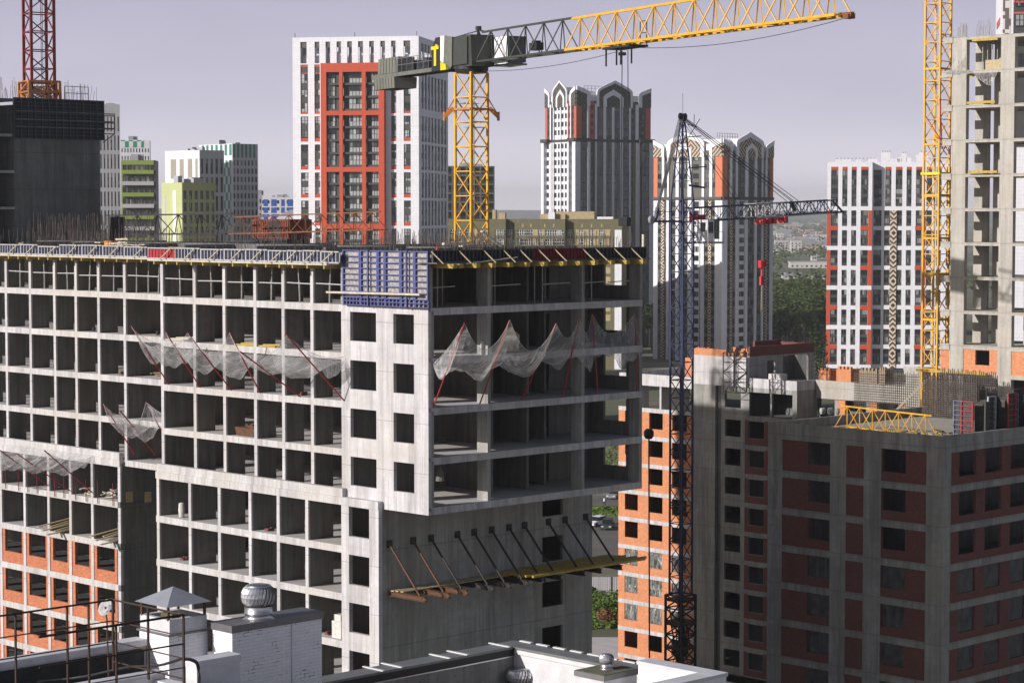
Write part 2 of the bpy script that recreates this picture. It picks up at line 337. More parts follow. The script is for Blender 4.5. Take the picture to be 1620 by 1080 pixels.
    def mesh(s, name, mats, org=(0, 0, 0)):
        me = bpy.data.meshes.new(name); ox, oy, oz = org
        me.from_pydata([(x - ox, y - oy, z - oz) for x, y, z in s.v], [], s.f)
        for mt in mats: me.materials.append(M[mt] if isinstance(mt, str) else mt)
        if len(mats) > 1: me.polygons.foreach_set('material_index', s.mi)
        me.update(); return me
    def build(s, name, mats, parent=None, fr=None, org=None, smooth=False):
        if isinstance(mats, str) or not isinstance(mats, (list, tuple)): mats = [mats]
        if parent is not None:
            org = ORG[root_of(parent).name]
        elif org is None: org = (0, 0, 0)
        me = s.mesh(name, mats, org); o = bpy.data.objects.new(name, me); COL.objects.link(o)
        if smooth: me.polygons.foreach_set('use_smooth', [True] * len(me.polygons))
        if parent is not None: o.parent = parent
        else:
            f = fr or WF; o.location = f.w(*org); o.rotation_euler = (0, 0, f.rz); ORG[o.name] = tuple(org)
        return o
ORG = {}
def root_of(o):
    while o.parent: o = o.parent
    return o
def tag(o, label=None, cat=None, group=None, kind=None):
    if label: o['label'] = label
    if cat: o['category'] = cat
    if group: o['group'] = group
    if kind: o['kind'] = kind
    return o
def thing(name, label, cat, fr, org, group=None):
    o = bpy.data.objects.new(name, None); COL.objects.link(o); o.location = fr.w(*org); o.rotation_euler = (0, 0, fr.rz); o.empty_display_size = .5
    ORG[o.name] = tuple(org); return tag(o, label, cat, group)
class Set:
    """many equal parts of one thing: the hundred largest as parts of their own, the rest as one part"""
    def __init__(s, name, mats, parent, limit=100): s.n, s.m, s.p, s.lim, s.L = name, mats, parent, limit, []
    def add(s, mb, size=1.0): s.L.append((size, len(s.L), mb)); return mb
    def done(s):
        s.L.sort(key=lambda t: (-round(t[0], 2), t[1])); rest = MB()
        for i, (_, _, mb) in enumerate(s.L):
            if i < s.lim:
                if len(s.m) > 1 and not isinstance(s.m, str) and 0 in mb.mi and 1 in mb.mi:
                    fr_, pn = MB(), MB()
                    for f, k in zip(mb.f, mb.mi): (pn if k == 0 else fr_).q(*[mb.v[j] for j in f], m=max(0, k - 1) if k else 0)
                    o = fr_.build(s.n, list(s.m[1:]), s.p); pn.build('pane', s.m[0], o)
                else: mb.build(s.n, s.m, s.p)
            else: rest.add(mb)
        if rest.v: tag(rest.build(s.n, s.m, s.p), kind='stuff')

def lattice(mb, p, q, side, nsec, chord, brace, up=None, m=0, tri=False, x=True):
    """square (or triangular) lattice girder from p to q"""
    p = Vector(p); q = Vector(q); d = (q - p).normalized()
    if up is None: up = Vector((0, 0, 1)) if abs(d.z) < .9 else Vector((0, 1, 0))
    u = d.cross(up).normalized(); n = u.cross(d).normalized()
    hh = side[1] if isinstance(side, tuple) else side; ww = side[0] if isinstance(side, tuple) else side
    if tri: offs = [(-ww / 2, 0), (ww / 2, 0), (0, hh)]
    else: offs = [(-ww / 2, -hh / 2), (ww / 2, -hh / 2), (ww / 2, hh / 2), (-ww / 2, hh / 2)]
    C = [[p + (q - p) * (i / nsec) + u * a + n * b for i in range(nsec + 1)] for a, b in offs]; k = len(offs)
    for c in C: mb.bar(c[0], c[-1], chord, m=m)
    for j in range(k):
        a, b = C[j], C[(j + 1) % k]
        for i in range(nsec + 1):
            if not tri or j == 0: mb.bar(a[i], b[i], brace, m=m)
        for i in range(nsec):
            if tri and j != 0:
                mid = (C[2][i] + C[2][i + 1]) / 2; o_ = a if j == 2 and False else (C[1] if j == 1 else C[0])
                mb.bar(o_[i], mid, brace, m=m); mb.bar(mid, o_[i + 1], brace, m=m)
            else:
                if (i + j) % 2 == 0: mb.bar(a[i], b[i + 1], brace, m=m)
                else: mb.bar(b[i], a[i + 1], brace, m=m)
                if x and not tri and x == 2: mb.bar(b[i] if (i + j) % 2 == 0 else a[i], a[i + 1] if (i + j) % 2 == 0 else b[i + 1], brace, m=m)
    return mb

# ------------------------------------------------------------------ ground, road, hills
def sheet(name, x0, x1, y0, y1, z, mat, fr=WF):
    return tag(MB().box(x0, x1, y0, y1, z - .5, z).build(name, mat, fr=fr), kind='structure')
t = NT('ground_soil'); n1 = t.noise(.004, 8, rough=.7); n2 = t.noise(.08, 6, rough=.7)
c = t.ramp(n1, [(.38, (.05, .075, .03)), (.50, (.11, .12, .06)), (.58, (.24, .21, .16)), (.70, (.08, .10, .05))])
t.col(t.mix(t.ramp(n2, [(.4, 0.0), (.7, .55)]), c, (.10, .085, .06))); t.b.inputs['Roughness'].default_value = 1; M['ground'] = t.m
M['asphalt'] = plain('asphalt', (.15, .14, .125), .9, var=.35, scale=.12)
M['grass'] = plain('grass_green', (.09, .13, .03), 1, var=.6, scale=.4)
M['hill'] = plain('far_hill', (.06, .08, .05), 1, var=.4, scale=.003)
sheet('ground', -16000, 16000, -300, 15000, 0, 'ground')
sheet('parking_lot', -20, 72, 316, 395, .06, 'asphalt')
sheet('road', -20, 110, 270, 300, .06, 'asphalt')
def ridge(name, D, h0, amp, seed, dep=2500):
    rnd = random.Random(seed); ph = [rnd.uniform(0, 6.28) for _ in range(6)]; mb = MB(); xs = [-9000 + 200 * i for i in range(91)]
    hz = [h0 + amp * sum(sin(x / (3500 / (k + 1)) + ph[k]) / (k + 1.3) for k in range(6)) for x in xs]; prof = [(0, 0), (.25, .55), (.5, .9), (.65, 1), (1, .4)]
    for i in range(90):
        for j in range(4):
            P = [(xs[a], D + prof[b][0] * dep, hz[a] * prof[b][1]) for a, b in ((i, j), (i + 1, j), (i + 1, j + 1), (i, j + 1))]; mb.q(*P)
    tag(mb.build(name, 'hill', smooth=True), kind='structure')
ridge('hill', 9300, 52, 9, 3)

# ------------------------------------------------------------------ the main concrete frame building
LV = [47.24] + [44.24 - 3 * k for k in range(0, 15)]       # slab tops: LV[0] the one being cast, LV[1] floor of the top storey
W_ = 19.06; YE = 77.0; ST = 2.26; TE = 59.7
main = thing('unfinished_apartment_building', 'huge bare concrete frame building with an overhanging corner in the centre', 'building', G, (0, 0, 0))
up_cols = [26.94, 23.26, 20.0, 16.7, 13.8, 10.9]; a_cols = [34.59, 37.86, 40.77, 43.59, 46.87, 50.22, 53.5, 56.8]
low_cols = [27.03, 23.4, 20.15, 16.85, 13.92, 11.03]; la_cols = [34.91, 38.33, 41.17, 44.08, 47.34, 50.68, 54.0, 57.3]
E_ = .43
for k in range(0, 16):
    z = LV[k]; mb = MB()
    if k <= 5:
        zt = z
        mb.box(0, W_, 0, 27.08, zt - .2, zt); mb.box(ST, W_, 27.08, YE, zt - .2, zt)
        if k > 0:
            e = .43 + (.0 if k < 5 else .0)
            mb.box(0, .25, 8.02, 27.08, zt - e, zt - .2); mb.box(ST, ST + .25, 27.08, YE, zt - e, zt - .2)
            mb.box(.3, W_, 0, .22, zt - e, zt - .2)
            mb.box(W_ - .2, W_, .22, 30, zt - e, zt - .2)
    else:
        zt = z
        mb.box(-.4, W_ - .3, 4.35, 27.25, zt - .2, zt); mb.box(ST - .4, W_ - .3, 35.1, YE, zt - .2, zt); mb.box(6, W_ - .3, 27.25, 35.1, zt - .2, zt)
        mb.box(-.4, -.1, 7.56, 27.25, zt - .45, zt - .2); mb.box(ST - .4, ST - .1, 35.1, YE, zt - .45, zt - .2)
    mb.build('floor_slab', 'conc', main)
# bands where the upper block meets the lower one
MB().box(-.42, -.003, 4.12, 27.25, 31.79, 32.28).box(-.36, -.003, 7.56, 27.2, 32.285, 32.80).build('ledge_beam', 'conc', main)
MB().box(ST - .42, ST - .003, 34.8, YE, 31.75, 32.24).box(ST - .36, ST - .003, 34.9, YE, 32.245, 32.76).build('ledge_beam', 'conc', main)
# overhanging corner: concrete wall with square window openings on the street side
holes = []
for k in range(1, 5): holes += [(4.73, 7.17, LV[k + 1] + .78, LV[k + 1] + 2.58), (1.27, 3.14, LV[k + 1] + .78, LV[k + 1] + 2.58)]
for k in range(1, 5):
    z0, z1 = (LV[k + 1] if k < 4 else 31.81), LV[k]
    MB().wall('x', -.004, .24, 0, 8.02, z0 + (.0 if k == 4 else 0.004), z1, [h for h in holes if z0 < h[2] < z1]).build('facade_wall', 'conc_w', main)
# dividing walls
def cross_wall(y, x0, x1, z0, z1, th=.27, mat='conc_in', nm='partition_wall'): MB().box(x0, x1, y - th / 2, y + th / 2, z0, z1).build(nm, mat, main)
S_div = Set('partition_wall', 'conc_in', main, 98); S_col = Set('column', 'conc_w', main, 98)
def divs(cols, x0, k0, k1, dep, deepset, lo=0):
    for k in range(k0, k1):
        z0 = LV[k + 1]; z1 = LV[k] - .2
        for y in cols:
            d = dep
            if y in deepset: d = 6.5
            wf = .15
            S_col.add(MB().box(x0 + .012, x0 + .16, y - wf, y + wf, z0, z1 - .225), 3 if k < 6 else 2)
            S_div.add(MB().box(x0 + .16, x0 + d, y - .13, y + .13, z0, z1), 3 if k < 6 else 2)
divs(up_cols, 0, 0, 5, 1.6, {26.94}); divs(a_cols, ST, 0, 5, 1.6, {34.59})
divs(low_cols, -.4, 5, 14, 2.1, {27.03}); divs(la_cols, ST - .4, 5, 7, 2.1, {})
# brick infill of the lower left storeys
for k in range(7, 14):
    z0 = LV[k + 1]; z1 = LV[k] - .45; x0 = ST - .4
    ys = [35.1] + la_cols[1:] + [60.6]
    for y in la_cols: S_col.add(MB().box(x0 - .02, x0 + .2, y - .17, y + .17, z0, z1), 1)
    for y0, y1 in zip(ys[:-1], ys[1:]):
        MB().wall('x', x0 + .04, x0 + .26, y0 + .17, y1 - .17, z0, z1, [(y0 + .48, y1 - .5, z0 + .85, z1 - .02)]).build('brick_infill', 'brick_l', main)
    MB().box(x0 + 6.2, x0 + 6.4, 35.3, 60, z0, z1 + .2).build('inner_wall', 'conc_in', main); MB().box(x0 + .3, x0 + 6.15, 35.3, 60, z0 + .005, z0 + .03).build('floor_blackout_sheet', 'roofd', main)  # added dark sheet hides the sunlit stripes on the inner floor
S_div.done(); S_col.done()
# end wall of the lower left wing
MB().box(ST - .38, 9, 34.80, 35.08, 0, 31.75).build('end_wall', 'conc_d', main)
MB().box(7.4, 7.6, 27.2, 34.8, 0, 31.9).build('recess_wall', 'conc_in', main)
MB().box(.3, 7.4, 27.0, 27.2, 0, 31.7).build('end_wall', 'conc_in', main)
# windows of the narrow street wall of the lower block
for k in range(5, 15):
    z0 = LV[k + 1] if k < 15 else 0; z1 = LV[k] if k > 5 else 31.78
    MB().wall('x', -.404, -.12, 4.1, 7.62, z0 + .004, z1, [(4.98, 6.9, z0 + .66, z0 + 2.52)]).build('facade_wall', 'conc_w', main)
# blind side wall under the overhang
for k in range(5, 15):
    z0 = LV[k + 1] + .004; z1 = LV[k] if k > 5 else 31.79
    MB().wall('y', 4.10, 4.34, -.12, 18.63, z0, z1, [(13.86, 15.83, z0 + .75, z0 + 2.4)]).build('side_wall', 'conc_r', main)
# underside of the overhang
MB().box(.26, W_, .01, 4.2, 31.80, 32.03).build('overhang_soffit', 'conc_r', main)
# side facade: piers, edge wall, inner walls
for k in range(0, 5):
    z0, z1 = LV[k + 1], LV[k] - .2
    MB().box(.24, .45, 0.0 if k else .1, .30, z0, z1).build('corner_pier', 'conc_r', main)
    for x, d in ((5.08, .95), (13.43, .95), (18.93, .95)):
        MB().box(x - .13, x + .13, .02, .02 + d, z0, z1).build('pier', 'conc_r', main)
    MB().wall('x', W_ - .22, W_ - .01, .97, 26.9, z0 + .004, z1, [(1.25, 3.3, z0 + .9, z1 - .02), (9, 11, z0 + .9, z1 - .3), (14, 16, z0 + .9, z1 - .3)]).build('back_wall', 'conc_in', main)
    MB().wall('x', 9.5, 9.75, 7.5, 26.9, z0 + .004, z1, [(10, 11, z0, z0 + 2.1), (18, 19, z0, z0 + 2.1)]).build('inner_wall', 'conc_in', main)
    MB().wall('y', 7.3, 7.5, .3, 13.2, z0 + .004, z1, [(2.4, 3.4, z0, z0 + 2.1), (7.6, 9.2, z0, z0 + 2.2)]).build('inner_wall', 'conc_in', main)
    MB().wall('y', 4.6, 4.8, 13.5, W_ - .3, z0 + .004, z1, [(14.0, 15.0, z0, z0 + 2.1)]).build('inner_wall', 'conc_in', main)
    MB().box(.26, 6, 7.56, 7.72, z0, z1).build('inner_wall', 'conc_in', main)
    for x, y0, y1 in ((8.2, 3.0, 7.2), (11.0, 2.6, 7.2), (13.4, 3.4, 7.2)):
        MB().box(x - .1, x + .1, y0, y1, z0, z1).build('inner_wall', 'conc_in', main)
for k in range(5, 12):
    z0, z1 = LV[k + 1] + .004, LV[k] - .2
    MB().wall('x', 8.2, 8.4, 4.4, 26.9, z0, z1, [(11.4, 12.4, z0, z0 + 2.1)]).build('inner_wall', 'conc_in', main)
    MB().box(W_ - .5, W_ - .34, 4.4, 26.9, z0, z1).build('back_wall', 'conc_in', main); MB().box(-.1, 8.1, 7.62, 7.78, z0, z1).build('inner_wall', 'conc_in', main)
for k in range(0, 8):
    z0, z1 = LV[k + 1] + .004, LV[k] - .2
    MB().box(10.5, 10.7, 27.2, YE - 1, z0, z1).build('inner_wall', 'conc_in', main)
for k in range(0, 5):
    z0, z1 = LV[k + 1] + .004, LV[k] - .2
    MB().box(W_ - .21, W_, 27, YE - 1, z0, z1).build('back_wall', 'conc_in', main)
# small openings with pale reveals in the dark end wall
for px in (1000 / 4.911, 1145 / 4.911):
    x, z = G.onY(px, 700 + 420 / 4.911, 34.8)
    MB().box(x - .28, x + .28, 34.70, 34.79, z - .38, z + .38).build('wall_box', 'timber', main)

# ------------------------------------------------------------------ taller core rising from the far end of the roof
core = thing('concrete_stair_core', 'dark streaked concrete tower block with formwork round its top, at the left edge', 'building', G, (9.1, TE, 47))
CT = 59.25
x1c = G.onY(158.5, 270, TE)[0]
for i in range(4):
    z0 = 47.25 + 3 * i; MB().box(9.1, x1c, TE, TE + .3, z0, min(z0 + 2.99, CT - 3.3 if i == 2 else z0 + 2.99)).build('end_wall', 'conc_d', core) if z0 < CT - 3.4 else None
MB().box(9.1, x1c, TE + .3, YE, 47.3, CT - .6).build('core_mass', 'conc_d', core)
for z in (47.3, 50.4, 53.35, 56.3): MB().box(3.5, 9.1, TE + .02, TE + 6, z - .22, z).build('floor_slab', 'conc_r', core)
MB().box(3.5, 9.1, TE + 5, TE + 5.3, 47.3, 58.9).build('inner_wall', 'conc_d', core); MB().box(3.0, 3.5, TE, YE, 47.3, 59.0).build('street_wall', 'conc_d', core)
MB().box(3.5, 9.1, TE, YE, 58.9, 59.15).build('floor_slab', 'conc_d', core)
cf = thing('formwork_panel_band', 'dark steel formwork panels bolted round the top of the dark concrete tower block', 'formwork', G, (9.1, TE - .3, 56.0))
fb = MB(); fb.box(9.0, x1c + .25, TE - .12, TE - .05, CT - 3.3, CT); fb.build('panel_skin', 'blue_d', cf)
fb = MB()
nx = 13
for i in range(nx + 1):
    x = 9.0 + (x1c + .25 - 9.0) * i / nx; fb.bar((x, TE - .2, CT - 3.3), (x, TE - .2, CT), .09, .14)
for j in range(12): z = CT - 3.25 + .29 * j; fb.bar((9.0, TE - .18, z), (x1c + .25, TE - .18, z), .1, .05)
fb.build('panel_rib', 'dark', cf)
fb = MB()
for z in (CT - 1.1, CT - 1.75, CT - 2.35): fb.bar((9.1, TE - .35, z), (x1c + 1.1, TE - .35, z), .13, .09); 
fb.build('waler', 'conc_d', cf)
fb = MB()
for z in (CT - 1.25, CT - 1.85, CT - 2.3, CT - 2.75): fb.bar((x1c, TE - .4, z), (x1c + 1.2, TE - .4, z), .08); fb.bar((x1c + .6, TE - .4, z), (x1c + .6, TE + 1.5, z), .05)
fb.bar((x1c, TE - .4, CT - 3.5), (x1c + 1.2, TE - .4, CT - 2.75), .06); fb.bar((x1c + 1.2, TE - .4, CT - 2.8), (x1c + 1.2, TE - .4, CT - 1.0), .06)
fb.build('platform_bracket', 'dark', cf)
gr = MB()
for x in (x1c - 3.2, x1c - 1.7, x1c - .9): gr.bar((x, TE + .3, CT), (x, TE + .3, CT + 1.1), .05)
gr.bar((x1c - 3.2, TE + .3, CT + 1.1), (x1c - .9, TE + .3, CT + 1.1), .05); gr.bar((x1c - 3.2, TE + .3, CT + .55), (x1c - .9, TE + .3, CT + .55), .05)
tag(gr.build('guard_rail', 'dark', fr=G, org=(x1c - 3.2, TE + .3, CT)), 'thin guard rail on top of the dark tower block beside the red crane', 'railing')

# ------------------------------------------------------------------ starter bars (too many to count)
def rebar_field(name, label, rows, fr, h=1.6, hv=.5, sp=.22, r=.012, mat='rebar', jit=.12, org=(0, 0, 0)):
    mb = MB()
    for (x0, y0, x1, y1, z) in rows:
        L = math.hypot(x1 - x0, y1 - y0); n = max(2, int(L / sp))
        for i in range(n):
            t_ = (i + U(-.3, .3)) / n; hh = h + U(-hv, hv)
            if R() < .12: continue
            x = x0 + (x1 - x0) * t_; y = y0 + (y1 - y0) * t_
            mb.bar((x + U(-.05, .05), y + U(-.05, .05), z), (x + U(-jit, jit), y + U(-jit, jit), z + hh), r * 2)
    o = mb.build(name, mat, fr=fr, org=org); tag(o, label, 'rebar', kind='stuff'); return o
zr = 47.2; rows = []
for y in up_cols + a_cols[:7]: rows.append((1 if y < 27 else 3.2, y, 4.8 if y < 27 else 6.5, y, zr))
rows += [(9.5, 2, 9.5, 27, zr), (9.5, 30, 9.5, 58, zr), (11, 30, 11, 58, zr), (18.8, 1, 18.8, 27, zr), (.3, .5, .3, 8, zr), (1, .25, 18.8, .25, zr), (.6, 7.4, 13, 7.4, zr), (6, 5, 18, 5, zr), (13.5, .4, 13.5, 7, zr), (5.1, .4, 5.1, 3, zr), (18.6, .3, 18.6, 26, zr), (12, 10, 18, 10, zr), (12, 16, 18, 16, zr), (12, 20, 18, 20, zr), (11, 25, 18, 25, zr)]
rebar_field('starter_bars', 'forest of thin upright steel starter bars along the roof of the big concrete frame', rows, G, h=1.15, hv=.5, sp=.24, org=(1, 1, 47.2))
rebar_field('starter_bars', 'dense dark rows of starter bars in front of the stair tower on the roof', [(9.7, y, 18, y, 47.2) for y in (58.5, 57, 55.5)] + [(8.9 , 40, 8.9, 58, 47.2)], G, h=2.3, hv=.5, sp=.2, org=(9, 55, 47.2))
rebar_field('starter_bars', 'starter bars sticking up from the top of the dark tower block', [(9.2, TE + .1, x1c, TE + .1, CT), (4, TE + .2, 8.9, TE + .2, 59.1), (9.3, TE + 2, x1c, TE + 2, CT)], G, h=1.2, hv=.6, sp=.24, org=(9, TE, CT))
# roof clutter: upstands and boards
rs = MB()
for i in range(70):
    x, y = U(1, 18), U(.8, 57)
    if y > 27 and x < 3: x += 3
    a = U(0, pi); L = U(.4, 1.8); rs.bar((x, y, 47.30), (x + cos(a) * L, y + sin(a) * L, 47.30 + U(0, .12)), U(.1, .3), U(.08, .25))
tag(rs.build('loose_formwork_boards', 'timber', fr=G, org=(9, 20, 47.24)), 'loose boards and offcuts scattered over the roof slab', 'boards', kind='stuff')
MB().box(.3, W_ - .1, .3, 27.0, 46.70, 46.80).box(ST + .2, W_ - .3, 27.1, 58, 46.70, 46.80).build('soffit_boards', 'timber', main)
up = MB()
for y in (5.5, 12.5, 19.6): up.box(2.5, 18.6, y, y + .22, 47.24, 47.72)
for y in (31, 38, 45, 52): up.box(5, 18.6, y, y + .22, 47.24, 47.66)
up.box(9.4, 9.62, 8, 57, 47.24, 47.7); up.build('roof_upstand', 'conc_d', main)

# ------------------------------------------------------------------ guard panels along the roof edge
def guard_panel(y0, y1, x, zt, zb, red=False, low=False, lab='', n=9):
    o = thing('edge_form_panel', lab, 'formwork panel', G, (x, y0, zb), 'formwork panels along the lit roof edge')
    MB().box(x + .02, x + .06, y0, y1, zb, zt).build('panel_face', 'red' if red else 'blue_d', o)
    r = MB()
    for i in range(n + 1):
        y = y0 + (y1 - y0) * i / n; r.box(x - .025, x + .02, y - .03, y + .03, zb + .06, zt - .06)
    r.build('panel_rib', 'ply_l' if not red else 'red', o)
    MB().box(x - .1, x + .02, y0, y1, zt - .07, zt + .01).box(x - .1, x + .02, y0, y1, zb, zb + .09).build('panel_rail', 'ply_l', o)
    for yy in (y0 + .55 + .1 * (len(lab) % 3),): MB().bar((x - .5, yy + .55, zb - .02), (x - .1, yy - .25, zt), .1, .06).build('raking_brace', 'timber_l', o)
edges = [0, 33, 61, 95, 130, 163, 197, 235, 277, 318, 355, 389, 425, 455, 480, 508, 538]
names = ['at the left photo edge', 'second from the left photo edge', 'standing lower than its neighbours', 'just right of the lower one', 'fifth from the left photo edge', 'sixth from the left photo edge', 'just left of the red panel', 'painted red among blue ones', 'just right of the red panel', 'second right of the red panel', 'third right of the red panel', 'above the left end of the safety net poles', 'sixth from the blue wall form', 'fourth from the blue wall form', 'third from the blue wall form', 'next to the end panel', 'touching the blue wall form']
for i in range(len(edges) - 1):
    u0, u1 = edges[i], edges[i + 1]; xx = (-.75 if u1 > 258 else ST - .75)
    y1 = G.onX(u0, 395, xx)[0]; y0 = G.onX(u1, 395, xx)[0]
    zt = 47.55 - (.13 if i == 2 else 0) + (.05 if i in (3, 4) else 0) + .02 * (i % 3); zb = 46.80
    guard_panel(y0 + .03, y1 - .03, xx, zt, zb, red=(i == 7), lab='%s edge panel %s, sunlit roof edge' % ('red' if i == 7 else ('low blue' if i == 2 else 'ribbed blue'), names[i]), n=max(5, int((y1 - y0) / .36)))
lg = MB()
lg.box(-1.1, .1, 8.1, 27.0, 46.68, 46.79).build('timber_deck_edge', 'timber_l', None, G, (0, 8, 47)); tag(bpy.data.objects['timber_deck_edge'], 'pale timber deck boards under the edge panels on the nearer half of the roof', 'boards')
d2 = MB().box(ST - 1.1, ST + .1, 27.2, 59, 46.68, 46.79).build('timber_deck_edge', 'timber_l', None, G, (ST, 28, 47)); tag(d2, 'pale timber deck boards under the edge panels on the farther half of the roof', 'boards')
def beams(name, label, grp, lst, mat):
    for i, (p, q, wd, h) in enumerate(lst):
        o = MB().bar(p, q, wd, h).build(name, mat, fr=G, org=tuple((Vector(p) + Vector(q)) / 2)); tag(o, label, 'beam', grp)
bl = []
y = 8.4
while y < 58:
    xx = -1.05 if y < 27 else ST - 1.05
    bl.append(((xx - U(0, .25), y, 46.56), (xx + 3.4, y, 46.56), .12, .2)); y += U(1.2, 1.7)
beams('timber_formwork_beam', 'short yellow timber beam end poking out under the sunlit roof edge', 'formwork beams under the sunlit roof edge', bl, 'timber_y')
bl = [((max(.45, x), -1.9, 46.78), (max(.45, x), -.02, 46.78), .34, .26) for x in [G.onY(u, 424, -1.8)[0] for u in (700, 728, 755, 780, 807, 834, 862, 892, 918, 942, 968, 992, 1018)]]
for i, b in enumerate(bl): tag(MB().bar(*b).build('timber_formwork_beam', 'timber_y', fr=G, org=tuple((Vector(b[0]) + Vector(b[1])) / 2)), 'yellow timber beam projecting under the dark panels of the shaded roof edge', 'beam', 'formwork beams under the shaded roof edge')
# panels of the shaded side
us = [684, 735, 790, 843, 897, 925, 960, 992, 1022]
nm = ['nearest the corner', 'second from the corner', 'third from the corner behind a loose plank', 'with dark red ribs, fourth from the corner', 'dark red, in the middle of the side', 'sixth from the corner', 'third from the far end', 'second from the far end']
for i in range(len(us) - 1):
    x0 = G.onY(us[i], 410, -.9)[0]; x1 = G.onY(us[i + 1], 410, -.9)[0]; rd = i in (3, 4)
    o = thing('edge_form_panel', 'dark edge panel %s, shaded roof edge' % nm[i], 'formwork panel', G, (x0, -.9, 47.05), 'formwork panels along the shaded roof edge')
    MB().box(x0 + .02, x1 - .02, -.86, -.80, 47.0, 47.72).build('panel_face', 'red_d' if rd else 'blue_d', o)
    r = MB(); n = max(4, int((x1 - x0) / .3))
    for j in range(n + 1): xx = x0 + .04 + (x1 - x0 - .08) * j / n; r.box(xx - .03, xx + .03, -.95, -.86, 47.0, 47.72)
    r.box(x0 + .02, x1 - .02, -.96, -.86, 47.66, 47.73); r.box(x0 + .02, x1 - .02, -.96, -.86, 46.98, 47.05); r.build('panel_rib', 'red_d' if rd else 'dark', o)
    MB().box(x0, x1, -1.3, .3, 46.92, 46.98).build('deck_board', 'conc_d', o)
for u in (701, 745, 784, 815, 841, 870, 896, 940, 960, 989, 1016):
    x = G.onY(u, 420, -1.7)[0]
    tag(MB().bar((x, -1.75, 46.93), (x - .25, -.97, 47.65), .09, .06).build('raking_brace', 'timber', fr=G, org=(x, -1.7, 46.9)), 'short slanting timber brace against the dark panels of the shaded roof edge', 'brace', 'braces of the shaded roof edge')
x0, z0 = G.onY(738, 417, -1.4); x1, z1 = G.onY(818, 407, -1.4)
tag(MB().bar((x0, -1.4, z0), (x1, -1.4, z1), .14, .07).build('loose_plank', 'timber_l', fr=G, org=(x0, -1.4, z0)), 'long pale plank leaning across the dark edge panels', 'plank')
# blue wall form at the corner
wu = [541, 569, 597, 608, 633, 655, 677]
lbls = ['leftmost', 'second from the left', 'narrow third', 'fourth from the left', 'fifth from the left', 'rightmost']
for i in range(6):
    y1 = G.onX(wu[i], 440, -.35)[0]; y0 = G.onX(wu[i + 1], 440, -.35)[0]; zb = 44.75; zt = 47.62
    o = thing('wall_form_panel', '%s panel of the bright blue gridded wall form at the building corner' % lbls[i], 'formwork panel', G, (-.35, y0, zb), 'blue wall form panels at the corner')
    MB().box(-.20, -.14, y0 + .02, y1 - .02, zb + .02, zt - .02).build('panel_face', 'ply', o)
    r = MB(); nz = 8
    for j in range(nz + 1): z = zb + (zt - zb) * j / nz; r.box(-.34, -.20, y0 + .02, y1 - .02, z - .032, z + .032)
    r.box(-.35, -.2, y0 + .015, y0 + .12, zb, zt); r.box(-.35, -.2, y1 - .12, y1 - .015, zb, zt)
    if i in (1, 4): r.box(-.45, -.35, (y0 + y1) / 2 - .05, (y0 + y1) / 2 + .05, zb - .5, zt + .05)
    r.build('panel_rib', 'blue', o)
    c_ = MB(); c_.box(-.33, -.15, y0 + .02, y1 - .02, 44.26, 44.30)
    n = max(2, int((y1 - y0) / .32))
    for j in range(n + 1): yy = y0 + .05 + (y1 - y0 - .1) * j / n; c_.box(-.30, -.18, yy - .04, yy + .04, 44.25, 44.72)
    c_.box(-.34, -.2, y0, y1, 44.5, 44.56); c_.build('starter_strip', 'blue', o)
tag(MB().box(-.13, .22, .1, 7.9, 44.26, 47.5).build('fresh_wall', 'ply', main))
y1 = G.onX(516, 462, -.6)[0]; tag(MB().bar((-.55, y1, G.onX(516, 462, -.6)[1]), (-.55, .1, G.onX(677, 466.5, -.6)[1]), .16, .12).build('walkway_plank', 'timber_l', fr=G, org=(-.55, 4, 44.9)), 'long pale plank resting along the foot of the blue wall form', 'plank')

# props and guard rails in the top storey
tops = up_cols + [7.6]; allc = sorted([7.9] + up_cols + a_cols[:6] + [30.5])
grp = 'props in the top storey'
for y0, y1 in zip(allc[:-1], allc[1:]):
    if y1 - y0 < 1.2: continue
    xx = .35 if y1 < 27.2 else ST + .35
    for f in ((.12, .55) if y1 - y0 < 3.9 else (.1, .4, .75)):
        yy = y0 + (y1 - y0) * f; dx = U(-.08, .08)
        o = MB().tube([(xx, yy, 44.25), (xx + dx, yy + U(-.1, .1), 46.85)], .04, 6).tube([(xx, yy, 44.25), (xx + dx * .5, yy, 45.6)], .052, 6).build('formwork_prop', 'steel_p', fr=G, org=(xx, yy, 44.25))
        tag(o, 'thin upright steel prop under the new roof slab in the top storey', 'prop', grp)

gset = []
for y0, y1 in zip(allc[:-1], allc[1:]):
    if y1 - y0 < 1.2: continue
    xx = .22 if y1 < 27.2 else ST + .22
    zc = 45.45 + U(-.06, .06)
    tag(MB().bar((xx, y0 + .15, zc), (xx, y1 - .15, zc + U(-.05, .05)), .06, .07).build('guard_rail', 'ply_l', fr=G, org=(xx, y0, 45)), 'pale horizontal guard rail across an open bay of the top storey', 'railing', 'guard rails in the top storey')
for x, y in [(1.2 + 1.5 * i, .5 + 2.2 * (i % 3)) for i in range(12)] + [(3, 2), (6.5, 1), (7.8, 4), (10.2, 1.2), (11.6, 4), (15.2, 1), (16.6, 3.2)]:
    tag(MB().tube([(x, y, 44.25), (x, y, 46.95)], .04, 6).build('formwork_prop', 'steel_p', fr=G, org=(x, y, 44.25)), 'dim upright steel prop inside the shaded side of the top storey', 'prop', 'props in the shaded top storey')
for x0, x1 in ((.6, 2.4), (5.4, 8.0), (10, 12.4), (13.7, 15.6), (16, 18)):
    tag(MB().bar((x0, .25, 45.45), (x1, .25, 45.5), .06).build('guard_rail', 'steel_p', fr=G, org=(x0, .3, 45)), 'thin rail across a shaded bay of the top storey', 'railing', 'guard rails in the shaded top storey')

